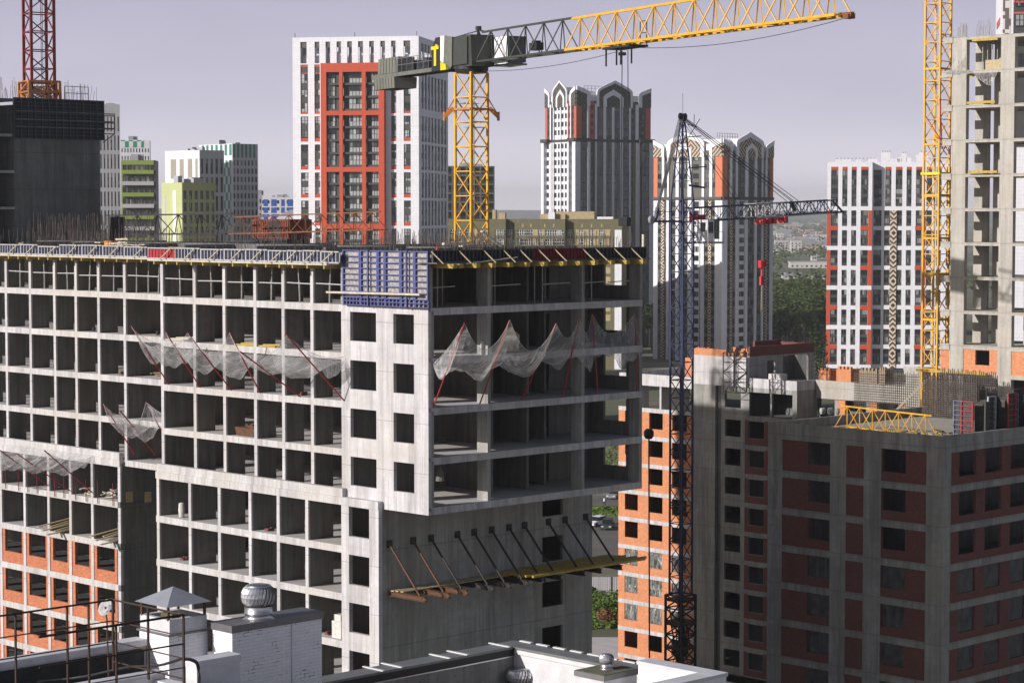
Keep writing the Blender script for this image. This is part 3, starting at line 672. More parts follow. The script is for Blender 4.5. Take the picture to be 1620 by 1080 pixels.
# odds and ends left in the open bays
bay = []
for k in range(1, 5):
    for y in up_cols + a_cols[:6]: bay.append((ST if y > 27.1 else 0, y, LV[k + 1]))
for k in range(5, 9):
    for y in low_cols: bay.append((-.4, y, LV[k + 1]))
rb2 = random.Random(21); rb2.shuffle(bay)
for i, (x0_, y_, z_) in enumerate(bay[:24]):
    yy = y_ - rb2.uniform(.9, 2.3); xx = x0_ + rb2.uniform(.5, 2.2); kd = i % 4
    if kd == 0:
        o = MB()
        for a in range(3):
            for b in range(2):
                for c in range(rb2.randint(1, 3)): o.box(xx + b * .27, xx + b * .27 + .25, yy + a * .13, yy + a * .13 + .12, z_ + .02 + c * .075, z_ + .09 + c * .075)
        tag(o.build('brick_pile', 'brick_r', fr=G, org=(xx, yy, z_)), 'small pile of red bricks left on the floor of an open bay', 'bricks', 'brick piles in the open bays')
    elif kd == 1:
        o = MB()
        for a in range(5): o.bar((xx + U(-.1, .3), yy + U(-.2, .2), z_ + .05 + .05 * a), (xx + U(.4, 1.0), yy + U(-.9, .9), z_ + .06 + .05 * a), .12, .045)
        tag(o.build('board_pile', 'timber', fr=G, org=(xx, yy, z_)), 'untidy pile of boards left on the floor of an open bay', 'boards', 'board piles in the open bays')
    elif kd == 2:
        tag(MB().lathe((xx, yy, z_), [(.12, .01), (.15, .3), (.14, .3), (.11, .03), (0, .03)], 10).build('bucket', 'black', fr=G, org=(xx, yy, z_)), 'black bucket left on the floor of an open bay', 'bucket', 'buckets in the open bays')
    else:
        P_ = [(xx + .25 * cos(a / 3) * (1 + .1 * sin(a)), yy + .25 * sin(a / 3), z_ + .03 + .004 * a) for a in range(0, 40)]
        tag(MB().tube(P_, .018, 5).build('cable_coil', 'black', fr=G, org=(xx, yy, z_)), 'coil of black cable left on the floor of an open bay', 'cable', 'cable coils in the open bays')
# ------------------------------------------------------------------ safety nets on red poles
t = NT('safety_net'); v, h, z = t.wallvec(5.0, .9)
nn = t.noise(1.0, 6, vec=v, rough=.75, dist=.8); n3 = t.noise(.9, 3, rough=.5); tr = t.n('ShaderNodeBsdfTransparent'); mxs = t.n('ShaderNodeMixShader'); tl = t.n('ShaderNodeBsdfTranslucent'); tl.inputs[0].default_value = (.75, .73, .72, 1); m2s = t.n('ShaderNodeMixShader'); m2s.inputs[0].default_value = .35
t.l(t.b.outputs[0], m2s.inputs[1]); t.l(tl.outputs[0], m2s.inputs[2])
t.l(t.math('MULTIPLY', t.ramp(nn, [(.30, .12), (.52, .30), (.72, .78)]), t.ramp(n3, [(.3, .7), (.7, 1.3)])), mxs.inputs[0])
t.l(tr.outputs[0], mxs.inputs[1]); t.l(m2s.outputs[0], mxs.inputs[2]); t.l(mxs.outputs[0], t.o.inputs['Surface'])
t.col((.82, .80, .80)); t.b.inputs['Roughness'].default_value = .9; M['net'] = t.m
def catenary(p, q, sag, n): return [Vector(p).lerp(Vector(q), i / n) + Vector((0, 0, -sag * 4 * (i / n) * (1 - i / n))) for i in range(n + 1)]
def net(label, axis, c, zin, heads, ends, sags, fold=.25, low=.8, org=None):
    """cloth between the slab edge and a line of pole heads, sagging between them and bellying below the slab"""
    mb = MB(); NV = 12; pts = [ends[0]] + heads + [ends[1]]; cols = []; rn = random.Random(int(abs(pts[0].y) * 97 + len(pts)))
    for i in range(len(pts) - 1):
        n = 14; cc = catenary(pts[i], pts[i + 1], sags[i] * rn.uniform(.85, 1.15), n); sk = rn.uniform(-.5, .5)
        for j in range(n + (1 if i == len(pts) - 2 else 0)): q_ = cc[j]; q_.z -= .25 * sags[i] * sk * sin(2 * pi * j / n); cols.append((q_, j / n, rn.uniform(.55, 1.3)))
    N = len(cols); lw = [low * (cols[i][2] * .5 + cols[max(0, i - 1)][2] * .25 + cols[min(N - 1, i + 1)][2] * .25) for i in range(N)]; ph = [rn.uniform(0, 6) for _ in range(3)]
    rows_ = []
    for ci, (p, f, _) in enumerate(cols):
        a = Vector((c, p.y, zin)) if axis == 'x' else Vector((p.x, c, zin)); r = []; edge = min(1.0, (min(ci, N - 1 - ci)) / 7)
        for k in range(NV + 1):
            s_ = k / NV; q = p.lerp(a, s_); belly = 4 * s_ * (1 - s_) * edge
            q.z -= belly * (lw[ci] * (1 + .35 * sin(ci * .45 + ph[0])) + .10 * sin(ci * 1.7 + k + ph[1]))
            off = fold * sin(ci * 1.3 + k * .5 + ph[2]) * (1 - s_) * .5
            if axis == 'x': q.x += off * .5; q.y += .3 * off
            else: q.y += off * .5; q.x += .3 * off
            r.append(q)
        rows_.append(r)
    for i in range(len(rows_) - 1):
        for k in range(NV): mb.q(rows_[i][k], rows_[i][k + 1], rows_[i + 1][k + 1], rows_[i + 1][k])
    o = mb.build('safety_net', 'net', fr=G, org=org or tuple(pts[0]), smooth=True); tag(o, label, 'safety net'); 
    ed = MB(); ed.tube([c_[0] for c_ in cols], .012, 4); e = ed.build('edge_rope', 'net_rope', o); return o
def pole(name_lab, axis, base, head, grp, mat='red'):
    b = Vector(base); h_ = Vector(head); o = MB().tube([b, h_], .045, 6).build('net_pole', mat, fr=G, org=tuple(b)); tag(o, name_lab, 'pole', grp)
def head_x(hu, hv, bu, bv, x, z0=None):
    y, z = G.onX(bu, bv, x); base = (x, y, z); hx, hz = G.onY(hu, hv, y); return base, (hx, y, hz)
PB = [((207.5, 516), (267, 603)), ((262, 525), (316.6, 609)), ((296.5, 526), (365.8, 612.6)), ((363, 526), (411.5, 618)), ((380, 556), (475, 623)), ((453.7, 530), (544.5, 631))]
hh = []
for i, (h_, b_) in enumerate(PB):
    base, head = head_x(*h_, *b_, -.02); hh.append(head)
    pole('dark red pole holding out the long net on the sunlit front', 'x', (base[0], base[1], 38.26), head, 'red poles of the long safety net on the sunlit front')
net('long pale safety net sagging in scallops across the sunlit front', 'x', -.02, 40.75, [Vector(hh[i]) for i in (0, 1, 2, 3, 5)], [Vector((-.1, hh[0][1] + 1.0, 41.0)), Vector((-.1, G.onX(546, 565, 0)[0], 41.0))], [.2, 1.3, .9, 1.5, 1.6, .5], low=1.15)
PL = [((163.6, 638), (213, 719)), ((190, 649.5), (246, 719)), ((231, 635.5), (255, 681))]; hl = []
for h_, b_ in PL:
    base, head = head_x(*h_, *b_, ST - .02); hl.append(head); pole('dark red pole of the small net beside the step in the front', 'x', base, head, 'red poles of the small safety net beside the step')
net('small torn pale safety net hanging beside the step in the sunlit front', 'x', ST - .02, 34.95, [Vector(p) for p in hl], [Vector((ST - .1, hl[0][1] + 1.2, 35.6)), Vector((ST - .1, 27.5, 35.7))], [.3, 1.1, 1.5, .3], low=.7)
PA = [((0, 712), (76, 768)), ((26.5, 717), (111, 776)), ((70, 712), (146.6, 779))]; ha = []
for h_, b_ in PA:
    base, head = head_x(*h_, *b_, ST - .45); ha.append(head); pole('dark red pole of the lowest net at the left edge of the photo', 'x', base, head, 'red poles of the lowest safety net')
net('pale safety net drooping over the open storey at the left edge of the photo', 'x', ST - .45, 32.4, [Vector(p) for p in ha], [Vector((ha[0][0], ha[0][1] + 4, 31.3)), Vector((ST - .5, 38.0, 32.3))], [.9, 1.0, 1.1, .5], low=.9)
for u in (9, 29.5, 44, 58.5, 86.5, 101, 119.5, 136, 154.5, 178.5):
    y, z = G.onX(u, 770, ST - .5); tag(MB().tube([(ST - .5, y, 28.9), (ST - .5, y, 30.55)], .035, 5).build('edge_post', 'red_d', fr=G, org=(ST - .5, y, 29)), 'thin dark red edge post clamped to the slab of the lower left wing', 'post', 'edge posts of the lower left wing')
PR = [((735, 511), (685, 641)), ((806.6, 506), (759, 637)), ((880, 511), (825, 630)), ((916.5, 500.7), (890.6, 623)), ((936.6, 495.5), (946, 620)), ((1004.6, 495.5), (1008, 613))]; hr = []
for (hu, hv), (bu, bv) in PR:
    x, z = G.onY(bu, bv, .05); yy, hz = G.onX(hu, hv, x); hr.append((x, yy, hz)); pole('dark red pole of the veil-like net on the shaded side', 'y', (x, .05, 38.26), (x, yy, hz), 'red poles of the safety net on the shaded side')
net('thin translucent safety net hung in five loops across the shaded side of the overhang', 'y', .02, 40.9, [Vector(p) for p in hr], [Vector((.3, -.2, 41.0)), Vector((18.9, -.1, 41.2))], [.2, 1.5, 1.9, 1.2, 1.2, 1.5, .3], low=1.25)

# ------------------------------------------------------------------ cantilever brackets under the overhang
YL = 4.10
tops_ = [(283, 540), (375, 527), (445, 517), (547, 503), (612, 493), (680, 487), (748, 478), (808, 468), (900, 462), (965, 453), (1045, 433)]
where = ['nearest the sunlit corner, rusty and lit', 'second from the sunlit corner, rusty and lit', 'third from the sunlit corner, last of the lit ones', 'fourth from the sunlit corner', 'fifth from the sunlit corner', 'middle one of the row', 'fifth from the far end', 'fourth from the far end', 'third from the far end', 'second from the far end', 'last one at the far end']
for i, (a, b) in enumerate(tops_):
    x, z = G.onY(500 + a / 2.455, 640 + b / 2.455, YL); o = thing('cantilever_bracket', 'steel bracket under the overhang, ' + where[i], 'bracket', G, (x, YL - .1, 26.6), 'steel brackets under the overhang')
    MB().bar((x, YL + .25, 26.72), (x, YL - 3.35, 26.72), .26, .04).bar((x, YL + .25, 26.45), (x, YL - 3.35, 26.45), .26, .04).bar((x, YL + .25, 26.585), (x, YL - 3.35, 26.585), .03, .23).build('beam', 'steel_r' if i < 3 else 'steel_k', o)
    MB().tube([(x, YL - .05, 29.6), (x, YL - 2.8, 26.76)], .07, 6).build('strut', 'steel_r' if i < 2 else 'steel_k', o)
    MB().box(x - .2, x + .2, YL - .12, YL - .004, 29.42, 29.85).build('wall_plate', 'black', o)
for j, yy in enumerate((YL - .45, YL - .75, YL - 1.1)):
    tag(MB().box(.3 + j * .1, 12.3, yy - .12, yy + .12, 26.75 + .0, 26.81).build('deck_board', 'timber', fr=G, org=(.3, yy, 26.78)), 'long timber board lying on the brackets near the lit corner', 'board', 'boards on the brackets near the corner')
for j in range(9):
    yy = YL - .5 - .32 * j
    tag(MB().bar((9.2 + .35 * (j % 3), yy, 26.86 + .02 * (j % 2)), (19.9 + U(-.2, 1.3), yy + U(-.1, .1), 26.87), .16, .14).build('deck_beam', 'timber_y', fr=G, org=(12, yy, 26.8)), 'yellow formwork beam laid on the brackets at the far end of the overhang', 'beam', 'yellow beams on the brackets')

# ------------------------------------------------------------------ brick and concrete block on the right (all of it in shade)
RX = 50.9; RY0 = -1.73; RY1 = 15.11; RX1 = 75.0
rb = thing('brick_infill_block', 'dark shaded concrete frame block with red brick infill, lower right corner of the photo', 'building', G, (RX, RY0, 0))
RL = [32.25] + [29.25 - 3 * k for k in range(10)]
MB().box(RX - .02, RX + .28, RY0, RY1, 32.30, 33.11).box(RX + .28, RX1, RY0, RY0 + .28, 32.30, 33.11).box(RX + .28, RX1 - 3, RY1 - .25, RY1, 32.30, 33.05).build('parapet', 'conc_r', rb)
MB().box(RX + .02, RX1, RY0 + .03, RY1 - .03, 32.0, 32.295).build('roof_slab', 'floor', rb)
lp = [(RY0 + .0, -.24), (3.95, 5.6), (7.3, 8.85), (13.65, RY1)]
for k in range(10):
    zt = RL[k] + (.05 if k else .05); zb = RL[k] - (.5 if k else .45); z0 = RL[k + 1]
    MB().box(RX - .02, RX1, RY0 - .02, RY0 + .26, zb, zt).box(RX - .02, RX + .3, RY0 + .26, RY1, zb, zt).build('floor_band', 'conc_r', rb)
    for i_, (a, b) in enumerate(lp):
        pr = MB().box(RX, RX + .3, a, b, z0 + .05, zb)
        if i_ == 0: pr.box(RX + .3, 52.0, RY0, RY0 + .28, z0 + .05, zb)
        pr.build('pier', 'conc_r', rb)
    for (a, b, wa, wb) in ((-.24, 3.95, 1.67, 3.92), (5.6, 7.3, 0, 0), (8.85, 13.65, 8.9, 11.09)):
        hs = [(wa, wb, z0 + .78, zb - .02)] if wb else []
        MB().wall('x', RX + .03, RX + .28, a, b, z0 + .05, zb, hs).build('brick_panel', 'brick_r', rb)
    hs = [(53.12 + 3.5 * i, 55.37 + 3.5 * i, z0 + .65, zb - .03) for i in range(6)]
    MB().wall('y', RY0 + .03, RY0 + .26, 52.0, RX1, z0 + .05, zb, hs).build('brick_panel', 'brick_r', rb)
    MB().box(RX + .4, RX1, RY0 + .4, RY1 - .1, RL[k + 1] - .2, RL[k + 1]).build('floor_slab', 'conc_d', rb)
    MB().box(RX + 4.5, RX + 4.7, RY0 + 4.6, RY1 - .3, z0, zb).box(RX + 4.5, RX1, RY0 + 4.4, RY0 + 4.6, z0, zb).build('inner_wall', 'conc_d', rb)
    # plastic sheets in the lower openings
    if k >= 3:
        for (wa, wb) in ((1.67, 3.92), (8.9, 11.09)):
            sh = MB(); n = 8
            for i in range(n):
                a0 = wa + (wb - wa) * i / n; a1 = wa + (wb - wa) * (i + 1) / n; d0, d1 = .12 + .05 * sin(i * 2.1 + k), .12 + .05 * sin((i + 1) * 2.1 + k)
                sh.q((RX + d0, a0, z0 + .8), (RX + d1, a1, z0 + .8), (RX + d1, a1, zb - .05), (RX + d0, a0, zb - .05))
            sh.build('plastic_sheet', 'film_shaded', rb)
        for i in range(3):
            wa, wb = 53.14 + 3.5 * i, 55.35 + 3.5 * i; sh = MB(); n = 8
            for j in range(n):
                a0 = wa + (wb - wa) * j / n; a1 = wa + (wb - wa) * (j + 1) / n; d0, d1 = .12 + .05 * sin(j * 2.1 + k), .12 + .05 * sin((j + 1) * 2.1 + k)
                sh.q((a0, RY0 + d0, z0 + .67), (a1, RY0 + d1, z0 + .67), (a1, RY0 + d1, zb - .05), (a0, RY0 + d0, zb - .05))
            sh.build('plastic_sheet', 'film_shaded', rb)

# ------------------------------------------------------------------ middle block: orange brick wing and concrete wing
MX = 88.5; ML = [28.97 - 3 * k for k in range(10)]
mb_ = thing('orange_brick_wing', 'sunlit orange brick wing with white floor bands behind the blue crane mast', 'building', G, (MX, 66.2, 0))
for k in range(10):
    zt = ML[k]; z0 = max(0, ML[k] - 3.0)
    MB().box(MX - .03, MX + .3, 55.3, 66.2, zt - .43, zt).build('floor_band', 'conc_w', mb_)
    hs = [(63.36, 65.26, z0 + .80, zt - .46), (59.81, 61.76, z0 + .80, zt - .46), (56.42, 58.47, z0 + .80, zt - .46)]
    MB().wall('x', MX, MX + .28, 55.3, 66.2, z0 + .003, zt - .43, hs).build('brick_wall', 'brick', mb_)
    MB().wall('y', 66.0, 66.2, MX + .28, 104, z0 + .003, zt - .003, [(93.2, 95.6, z0 + .9, zt - .5), (98, 100, z0 + .9, zt - .5)]).build('end_wall', 'brick', mb_)
    MB().box(MX + .3, 104, 55.3, 66.0, zt - .2, zt).build('floor_slab', 'conc_in', mb_)
    MB().box(99, 99.2, 55.3, 66.0, z0, zt - .2).box(MX + .3, 92.5, 62.3, 62.5, z0, zt - .2).box(MX + .3, 99, 58.9, 59.1, z0, zt - .2).build('inner_wall', 'conc_in', mb_)
    if k in (5, 6, 7):
        for (wa, wb, _, _) in hs:
            sh = MB(); n = 9
            for i in range(n):
                a0 = wa + (wb - wa) * i / n; a1 = wa + (wb - wa) * (i + 1) / n; d0, d1 = .10 + .05 * sin(i * 2.4 + k * wa), .10 + .05 * sin((i + 1) * 2.4 + k * wa)
                sh.q((MX + d0, a0, z0 + .82), (MX + d1, a1, z0 + .82), (MX + d1, a1, zt - .5), (MX + d0, a0, zt - .5))
            sh.build('plastic_sheet', 'film', mb_)
# open top storey of the wing with its deep fascia
for y in (63.1, 60.2, 57.3, 55.6): MB().box(MX + .05, MX + 1.3, y - .13, y + .13, 28.98, 31.4).build('pier', 'conc_w', mb_)
for y in (63.1, 60.2, 57.3): MB().box(MX + 6, MX + 6.3, y - .6, y + .6, 28.98, 31.4).build('pier', 'conc_w', mb_)
MB().box(MX - .03, 104, 55.3, 66.1, 31.4, 31.6).box(MX - .03, MX + .25, 55.3, 66.1, 31.6, 32.62).box(MX + .25, 104, 65.85, 66.1, 31.6, 32.62).build('roof_fascia', 'conc_w', mb_)
tag(MB().box(MX + 3, MX + 5.5, 56.2, 59.3, 31.62, 34.4).build('brick_shaft', 'brick', fr=G, org=(MX + 3, 56.2, 31.6)), 'small orange brick shaft on the roof just behind the blue crane mast', 'brick shaft')

cw = thing('concrete_stair_wing', 'grey concrete wing with square openings between the orange wing and the dark red block', 'building', G, (MX, 42, 0))
hs = []
for k in range(11):
    zt = ML[0] + 3 - 3 * k; z0 = zt - 3
    if z0 < 0: break
    MB().box(MX - .25, MX + .3, 52.3, 55.28, z0 + .004, zt).build('stair_wall', 'conc_r', cw)
    MB().box(MX + .1, MX + .4, 51.7, 52.3, z0 + .004, zt).build('recess_wall', 'conc_d', cw)
    zh = zt - .45; holes = [(49.08, 51.2, z0 + .8, zh)] + ([(45.99, 48.07, z0 + .8, zh)] if k > 0 else [(42.35, 45.0, z0 + .1, zh), (45.25, 47.95, z0 + .1, zh)])
    MB().wall('x', MX, MX + .3, 42, 51.7, z0 + .004, zt, holes).build('facade_wall', 'conc_r', cw)
    if k > 0:
        MB().box(MX - .02, MX - .003, 48.1, 48.5, z0 + .1, zh + .1).box(MX - .02, MX - .003, 45.2, 45.95, z0 + .1, zh + .1).box(MX - .02, MX - .003, 45.95, 48.1, z0 + .1, z0 + .78).build('brick_infill', 'brick_r', cw)
    MB().box(MX + .3, 104, 42.3, 55.2, z0 - .2, z0).build('floor_slab', 'conc_d', cw)
    MB().box(93, 93.2, 42.3, 51.7, z0, zt - .2).box(MX + .3, 93, 48.5, 48.7, z0, zt - .2).build('inner_wall', 'conc_d', cw)
MB().box(MX + .02, 91.9, 41.8, 42.0, 26, 31.97).build('side_wall', 'conc_r', cw)
MB().box(MX - .03, 104, 41.78, 51.6, 31.98, 32.2).box(MX - .03, MX + .25, 41.78, 51.2, 32.2, 32.95).box(MX + .25, 92, 41.78, 42.0, 32.2, 32.95).build('parapet', 'conc_w', cw)
x_e = G.onY(1288, 560, 48.0)[0]
hd = thing('roof_stair_house', 'concrete stair house with a broken orange brick rim on the roof', 'roof structure', G, (MX - .2, 48, 32))
MB().wall('x', MX - .24, MX + .1, 48.05, 55.28, 31.99, 35.05, []).build('front_wall', 'conc_w', hd)
MB().wall('y', 48.05, 48.3, MX + .1, x_e, 32.0, 35.15, [(MX + 3.0, MX + 4.3, 32.2, 34.6), (MX + 5.6, MX + 7.0, 32.2, 34.9), (x_e - 4.4, x_e - .9, 32.2, 35.0)]).build('side_wall', 'conc_r', hd)
MB().box(MX + .1, x_e - .3, 50.5, 50.7, 32, 35).build('inner_wall', 'conc_d', hd); MB().box(x_e - .3, x_e, 48.3, 55, 32, 35.1).build('back_wall', 'conc_d', hd)
br = MB(); br.box(MX + .1, x_e, 48.0, 48.26, 35.16, 36.15); br.box(x_e - .26, x_e, 48.26, 55, 35.16, 36.1); br.box(MX + 6.4, x_e - .3, 52.5, 52.76, 35.2, 36.3); br.build('brick_rim', 'brick_r', hd)
br = MB(); br.box(MX - .22, MX + .05, 50.9, 55.28, 35.06, 35.72)
rnd = random.Random(4)
for i in range(26):
    y = 48.3 + 2.6 * rnd.random(); s_ = rnd.uniform(.12, .4); x = MX - .1 + rnd.uniform(0, 1.5); br.box(x, x + s_, y, y + s_, 35.06, 35.1 + rnd.uniform(.1, .9))
for i in range(16): y = 50.9 + 4.2 * i / 16; br.box(MX - .22, MX + .05, y, y + .2, 35.72, 35.74 + rnd.uniform(0, .14))
br.build('brick_rim', 'brick', hd)
t_ = tag(lattice(MB(), (MX - 1.2, 48.9, 31.5), (MX - 1.2, 48.9, 35.6), 1.7, 4, .09, .05).build('scaffold_tower', 'steel_k', fr=G, org=(MX - 1.2, 48.9, 31.5)), 'thin grey lattice scaffold tower against the concrete stair house', 'scaffold')
tag(MB().box(MX + .3, MX + 1.2, 44.0, 45.7, 32.96, 33.5).build('block_pallet', 'sack', fr=G, org=(MX + .5, 45, 32.9)), 'white pallet of blocks on the lit parapet beside the stair house', 'pallet')
# roof ledge to the right
m2 = thing('rear_frame_wing', 'low concrete frame wing with brick piers behind the lying yellow truss', 'building', G, (91.5, 20, 0))
MB().box(91.5, 104, 20, 41.7, 31.95, 32.15).box(91.45, 91.7, 20, 41.7, 31.1, 32.95).build('parapet', 'conc_t', m2)
MB().box(91.6, 104, 20, 41.7, 28.6, 28.8).build('floor_slab', 'conc_r', m2)
for i in range(6):
    y = 39.2 - 3.9 * i; MB().box(91.6, 91.9, y - .2, y + .2, 28.8, 31.1).build('pier', 'conc_r', m2); MB().box(91.62, 91.87, y - 1.1, y - .2, 28.8, 31.1).build('brick_pier', 'brick', m2)
MB().box(95, 95.2, 20, 41.7, 26, 31.9).build('inner_wall', 'conc_d', m2); MB().box(91.7, 91.9, 20, 41.7, 10, 28.6).build('front_wall', 'brick_r', m2)
for i, (u0, u1, v0, v1, lab) in enumerate(((1295, 1314, 583, 601, 'leftmost of the four brick shafts on the rear roof'), (1323, 1346, 581, 598, 'second brick shaft on the rear roof, notched along its top'), (1359, 1387, 583, 603, 'widest brick shaft on the rear roof'), (1390, 1400, 582, 604, 'narrow brick shaft beside the widest one on the rear roof'))):
    ya, z1 = G.onX(u0, v0, 94.0); yb, z0 = G.onX(u1, v1, 94.0); o = MB().box(94, 95.6, yb, ya, 32.16, z1 - .15)
    n = max(3, int((ya - yb) / .42))
    for j in range(n): yy = yb + (ya - yb) * j / n; o.box(94, 94.3, yy, yy + (ya - yb) / n * .55, z1 - .15, z1 + .12)
    tag(o.build('brick_shaft', 'brick' if i < 2 else 'brick_t', fr=G, org=(94, yb, 32.16)), lab, 'brick shaft')
ya = G.onX(1433, 580, 88)[0]; yb = G.onX(1458, 580, 88)[0]
tag(MB().box(88, 90.5, yb, ya, 26, 35.0).box(87.9, 88, yb - .1, ya + .2, 34.4, 35.1).build('concrete_shaft', 'conc_t', fr=G, org=(88, yb, 26)), 'pale concrete shaft standing left of the right-hand yellow crane mast', 'shaft')

# ------------------------------------------------------------------ open concrete frame on the right
TX = 76.47; TL = [65.2] + [62.25 - 3 * k for k in range(9)] + [35.8]
rt = thing('open_frame_building', 'tall open concrete frame with wide columns and see-through bays, right edge of the photo', 'building', G, (TX, 15.4, 30))
tc_ = [(13.86, 15.33), (8.96, 10.36), (4.0, 5.4), (-1, .4)]
for k, z in enumerate(TL):
    th = .22 if k < 9 else .3
    MB().box(TX + .02, TX + 8.5, -6, 15.3, z - th, z + .06).build('floor_slab', 'conc_t', rt)
    if k < 10:
        MB().box(TX - .06, TX + .55, 15.3, 16.3 + U(-.1, .1), z - .45, z + .1).build('slab_stub', 'conc_t', rt)
for k in range(len(TL) - 1):
    z1 = TL[k] - (.13 if k < 9 else .3); z0 = TL[k + 1] + .06
    for a, b in tc_: MB().box(TX - .0, TX + .45, a, b, z0, z1).build('column', 'conc_t', rt)
    if k < 9:
        for a, b in tc_: MB().box(TX + 8, TX + 8.3, a + .4, b - .4, z0, z1).build('column', 'conc_t', rt)
        for u0, u1 in ((1541, 1564), (1571, 1593), (1622, 1660)):
            a = G.onX(u0, 300, TX + 3.6)[0]; b = G.onX(u1, 300, TX + 3.6)[0]; MB().box(TX + 3.6, TX + 3.8, b, a, z0, z1).build('shear_wall', 'conc_t', rt)
MB().wall('x', TX + .06, TX + .3, 10.36, 13.86, 35.86, 38.0, [(11.2, 12.65, 36.6, 37.9)]).build('brick_infill', 'brick', rt)
MB().box(TX + .06, TX + .3, 5.4, 8.96, 35.86, 38.0).build('brick_infill', 'brick', rt); MB().box(TX + .06, TX + .3, 15.34, 16.3, 35.86, 37.8).build('brick_infill', 'brick', rt)
MB().box(TX + 3, TX + 3.2, -5, 15, 35.9, 38).build('inner_wall', 'conc_d', rt)
for a, b in tc_: MB().box(TX, TX + .45, a, b, 30, 35.5).build('column', 'conc_t', rt)
MB().box(TX + 2.5, TX + 2.7, -6, 15.3, 28, 35.5).build('inner_wall', 'conc_d', rt)
rebar_field('starter_bars', 'grey starter bars on top of the two columns of the open frame', [(TX + .2, 13.9, TX + .2, 15.3, 65.2), (TX + .4, 13.9, TX + .4, 15.3, 65.2), (TX + .2, 11.6, TX + .2, 13.1, 65.2), (TX + .4, 11.6, TX + .4, 13.1, 65.2)], G, h=1.15, hv=.35, sp=.11, jit=.02, mat='steel_p', org=(TX, 14, 65.2))
bt = [('yellow timber beam under the top slab of the open frame', (TX - .1, 10.6, 64.9), (TX - .1, 13.2, 64.9)), ('yellow timber beam lying on the second slab of the open frame', (TX - .25, 10.7, 59.5), (TX + .2, 14.2, 59.5)), ('orange timber beam lying on the fourth slab of the open frame', (TX - .25, 10.4, 53.45), (TX - .2, 13.4, 53.45)), ('yellow beam below the brick infill of the open frame', (TX - .6, 11.0, 35.9), (TX - .6, 18.4, 35.9))]
for l, p, q in bt: tag(MB().bar(p, q, .2, .22).build('timber_beam', 'timber_y', fr=G, org=p), l, 'beam')
for i in range(6):
    y = 10.7 + .5 * i; tag(MB().tube([(TX + 1.5, y, 62.3), (TX + 1.5, y, 65.0)], .04, 5).build('formwork_prop', 'steel_p', fr=G, org=(TX + 1.5, y, 62.3)), 'thin prop in the top bay of the open frame', 'prop', 'props in the open frame')
tag(MB().box(TX + 1.0, TX + 1.6, 10.9, 12.6, 62.32, 63.2).build('crate', 'timber', fr=G, org=(TX + 1, 11, 62.3)), 'pale timber crate in the top bay of the open frame', 'crate')
net_o = None
yy0 = 15.6
net('grey safety net draped over the second slab end of the open frame', 'x', TX - .05, 62.1, [Vector((TX - .9, 14.2, 64.0))], [Vector((TX - .1, 16.0, 62.2)), Vector((TX - .4, 13.2, 62.3))], [.4, .5], low=.3)
net('grey safety net hanging in a triangle under the second slab of the open frame', 'x', TX - .05, 62.2, [Vector((TX - .5, 11.9, 61.3)), Vector((TX - .5, 11.0, 60.9))], [Vector((TX - .1, 13.2, 62.2)), Vector((TX - .1, 10.6, 62.2))], [.1, .1, .1], low=.2)

# ------------------------------------------------------------------ things on the roof of the red block
def lay_truss(name, label, p, q, hgt, n, mat, cat='crane section', chord=.14, wd=1.2):
    mb = MB(); lattice(mb, p, q, (wd, hgt), n, chord, chord * .6, tri=True); return tag(mb.build(name, mat, fr=G, org=tuple(p)), label, cat)
ya, _ = G.onZ(1325, 662, 32.4)
P0 = G.onZ(1330, 676, 32.4); P1 = G.onZ(1474, 694, 32.4)
lay_truss('jib_section', 'yellow lattice jib section lying on the roof of the red brick block', (P0[0], P0[1], 32.45), (P1[0], P1[1], 32.45), 1.75, 7, 'yellow', chord=.11, wd=1.3)
# rebar cages
def cage(label, fr, p, L, dirx, hgt, sp=.25, r=.02, z=32.3, mat='rebar', lean=0):
    mb = MB(); ex = Vector((1, 0, 0)) if dirx else Vector((0, 1, 0)); off = Vector((0, .3, 0)) if dirx else Vector((.3, 0, 0))
    for o_ in (Vector((0, 0, 0)), off):
        b = Vector(p) + o_; n = int(L / sp)
        for i in range(n + 1): a = b + ex * (i * sp); mb.bar((a.x, a.y, z), (a.x, a.y, z + hgt + U(0, .5)), r * 2)
        for j in range(int(hgt / sp)): mb.bar((b.x, b.y, z + .1 + j * sp), (b.x + ex.x * L, b.y + ex.y * L, z + .1 + j * sp), r * 2)
    tag(mb.build('rebar_cage', mat, fr=fr, org=(p[0], p[1], z)), label, 'rebar cage')
def cp(u, v): x, y = G.onZ(u, v, 32.3); return (x, y, 32.3)
c1 = cp(1350, 672); c2 = cp(1455, 668)
xA, yA = 73.0, G.onX(1350, 640, 73.0)[0]; yB = G.onX(1452, 640, 73.0)[0]
cage('brown rebar wall cage standing behind the lying yellow truss', G, (73.0, yB, 32.3), yA - yB, False, 3.3, .22)
yC = G.onX(1458, 640, 71.0)[0]; yD = G.onX(1545, 640, 71.0)[0]
cage('dark rebar wall cage between the crane mast and the stacked wall forms', G, (71.0, yD, 32.3), yC - yD, False, 3.4, .17, .028)
cage('second dark rebar cage standing just behind the darker one', G, (73.8, yD, 32.3), yC - yD, False, 3.6, .2, .028)
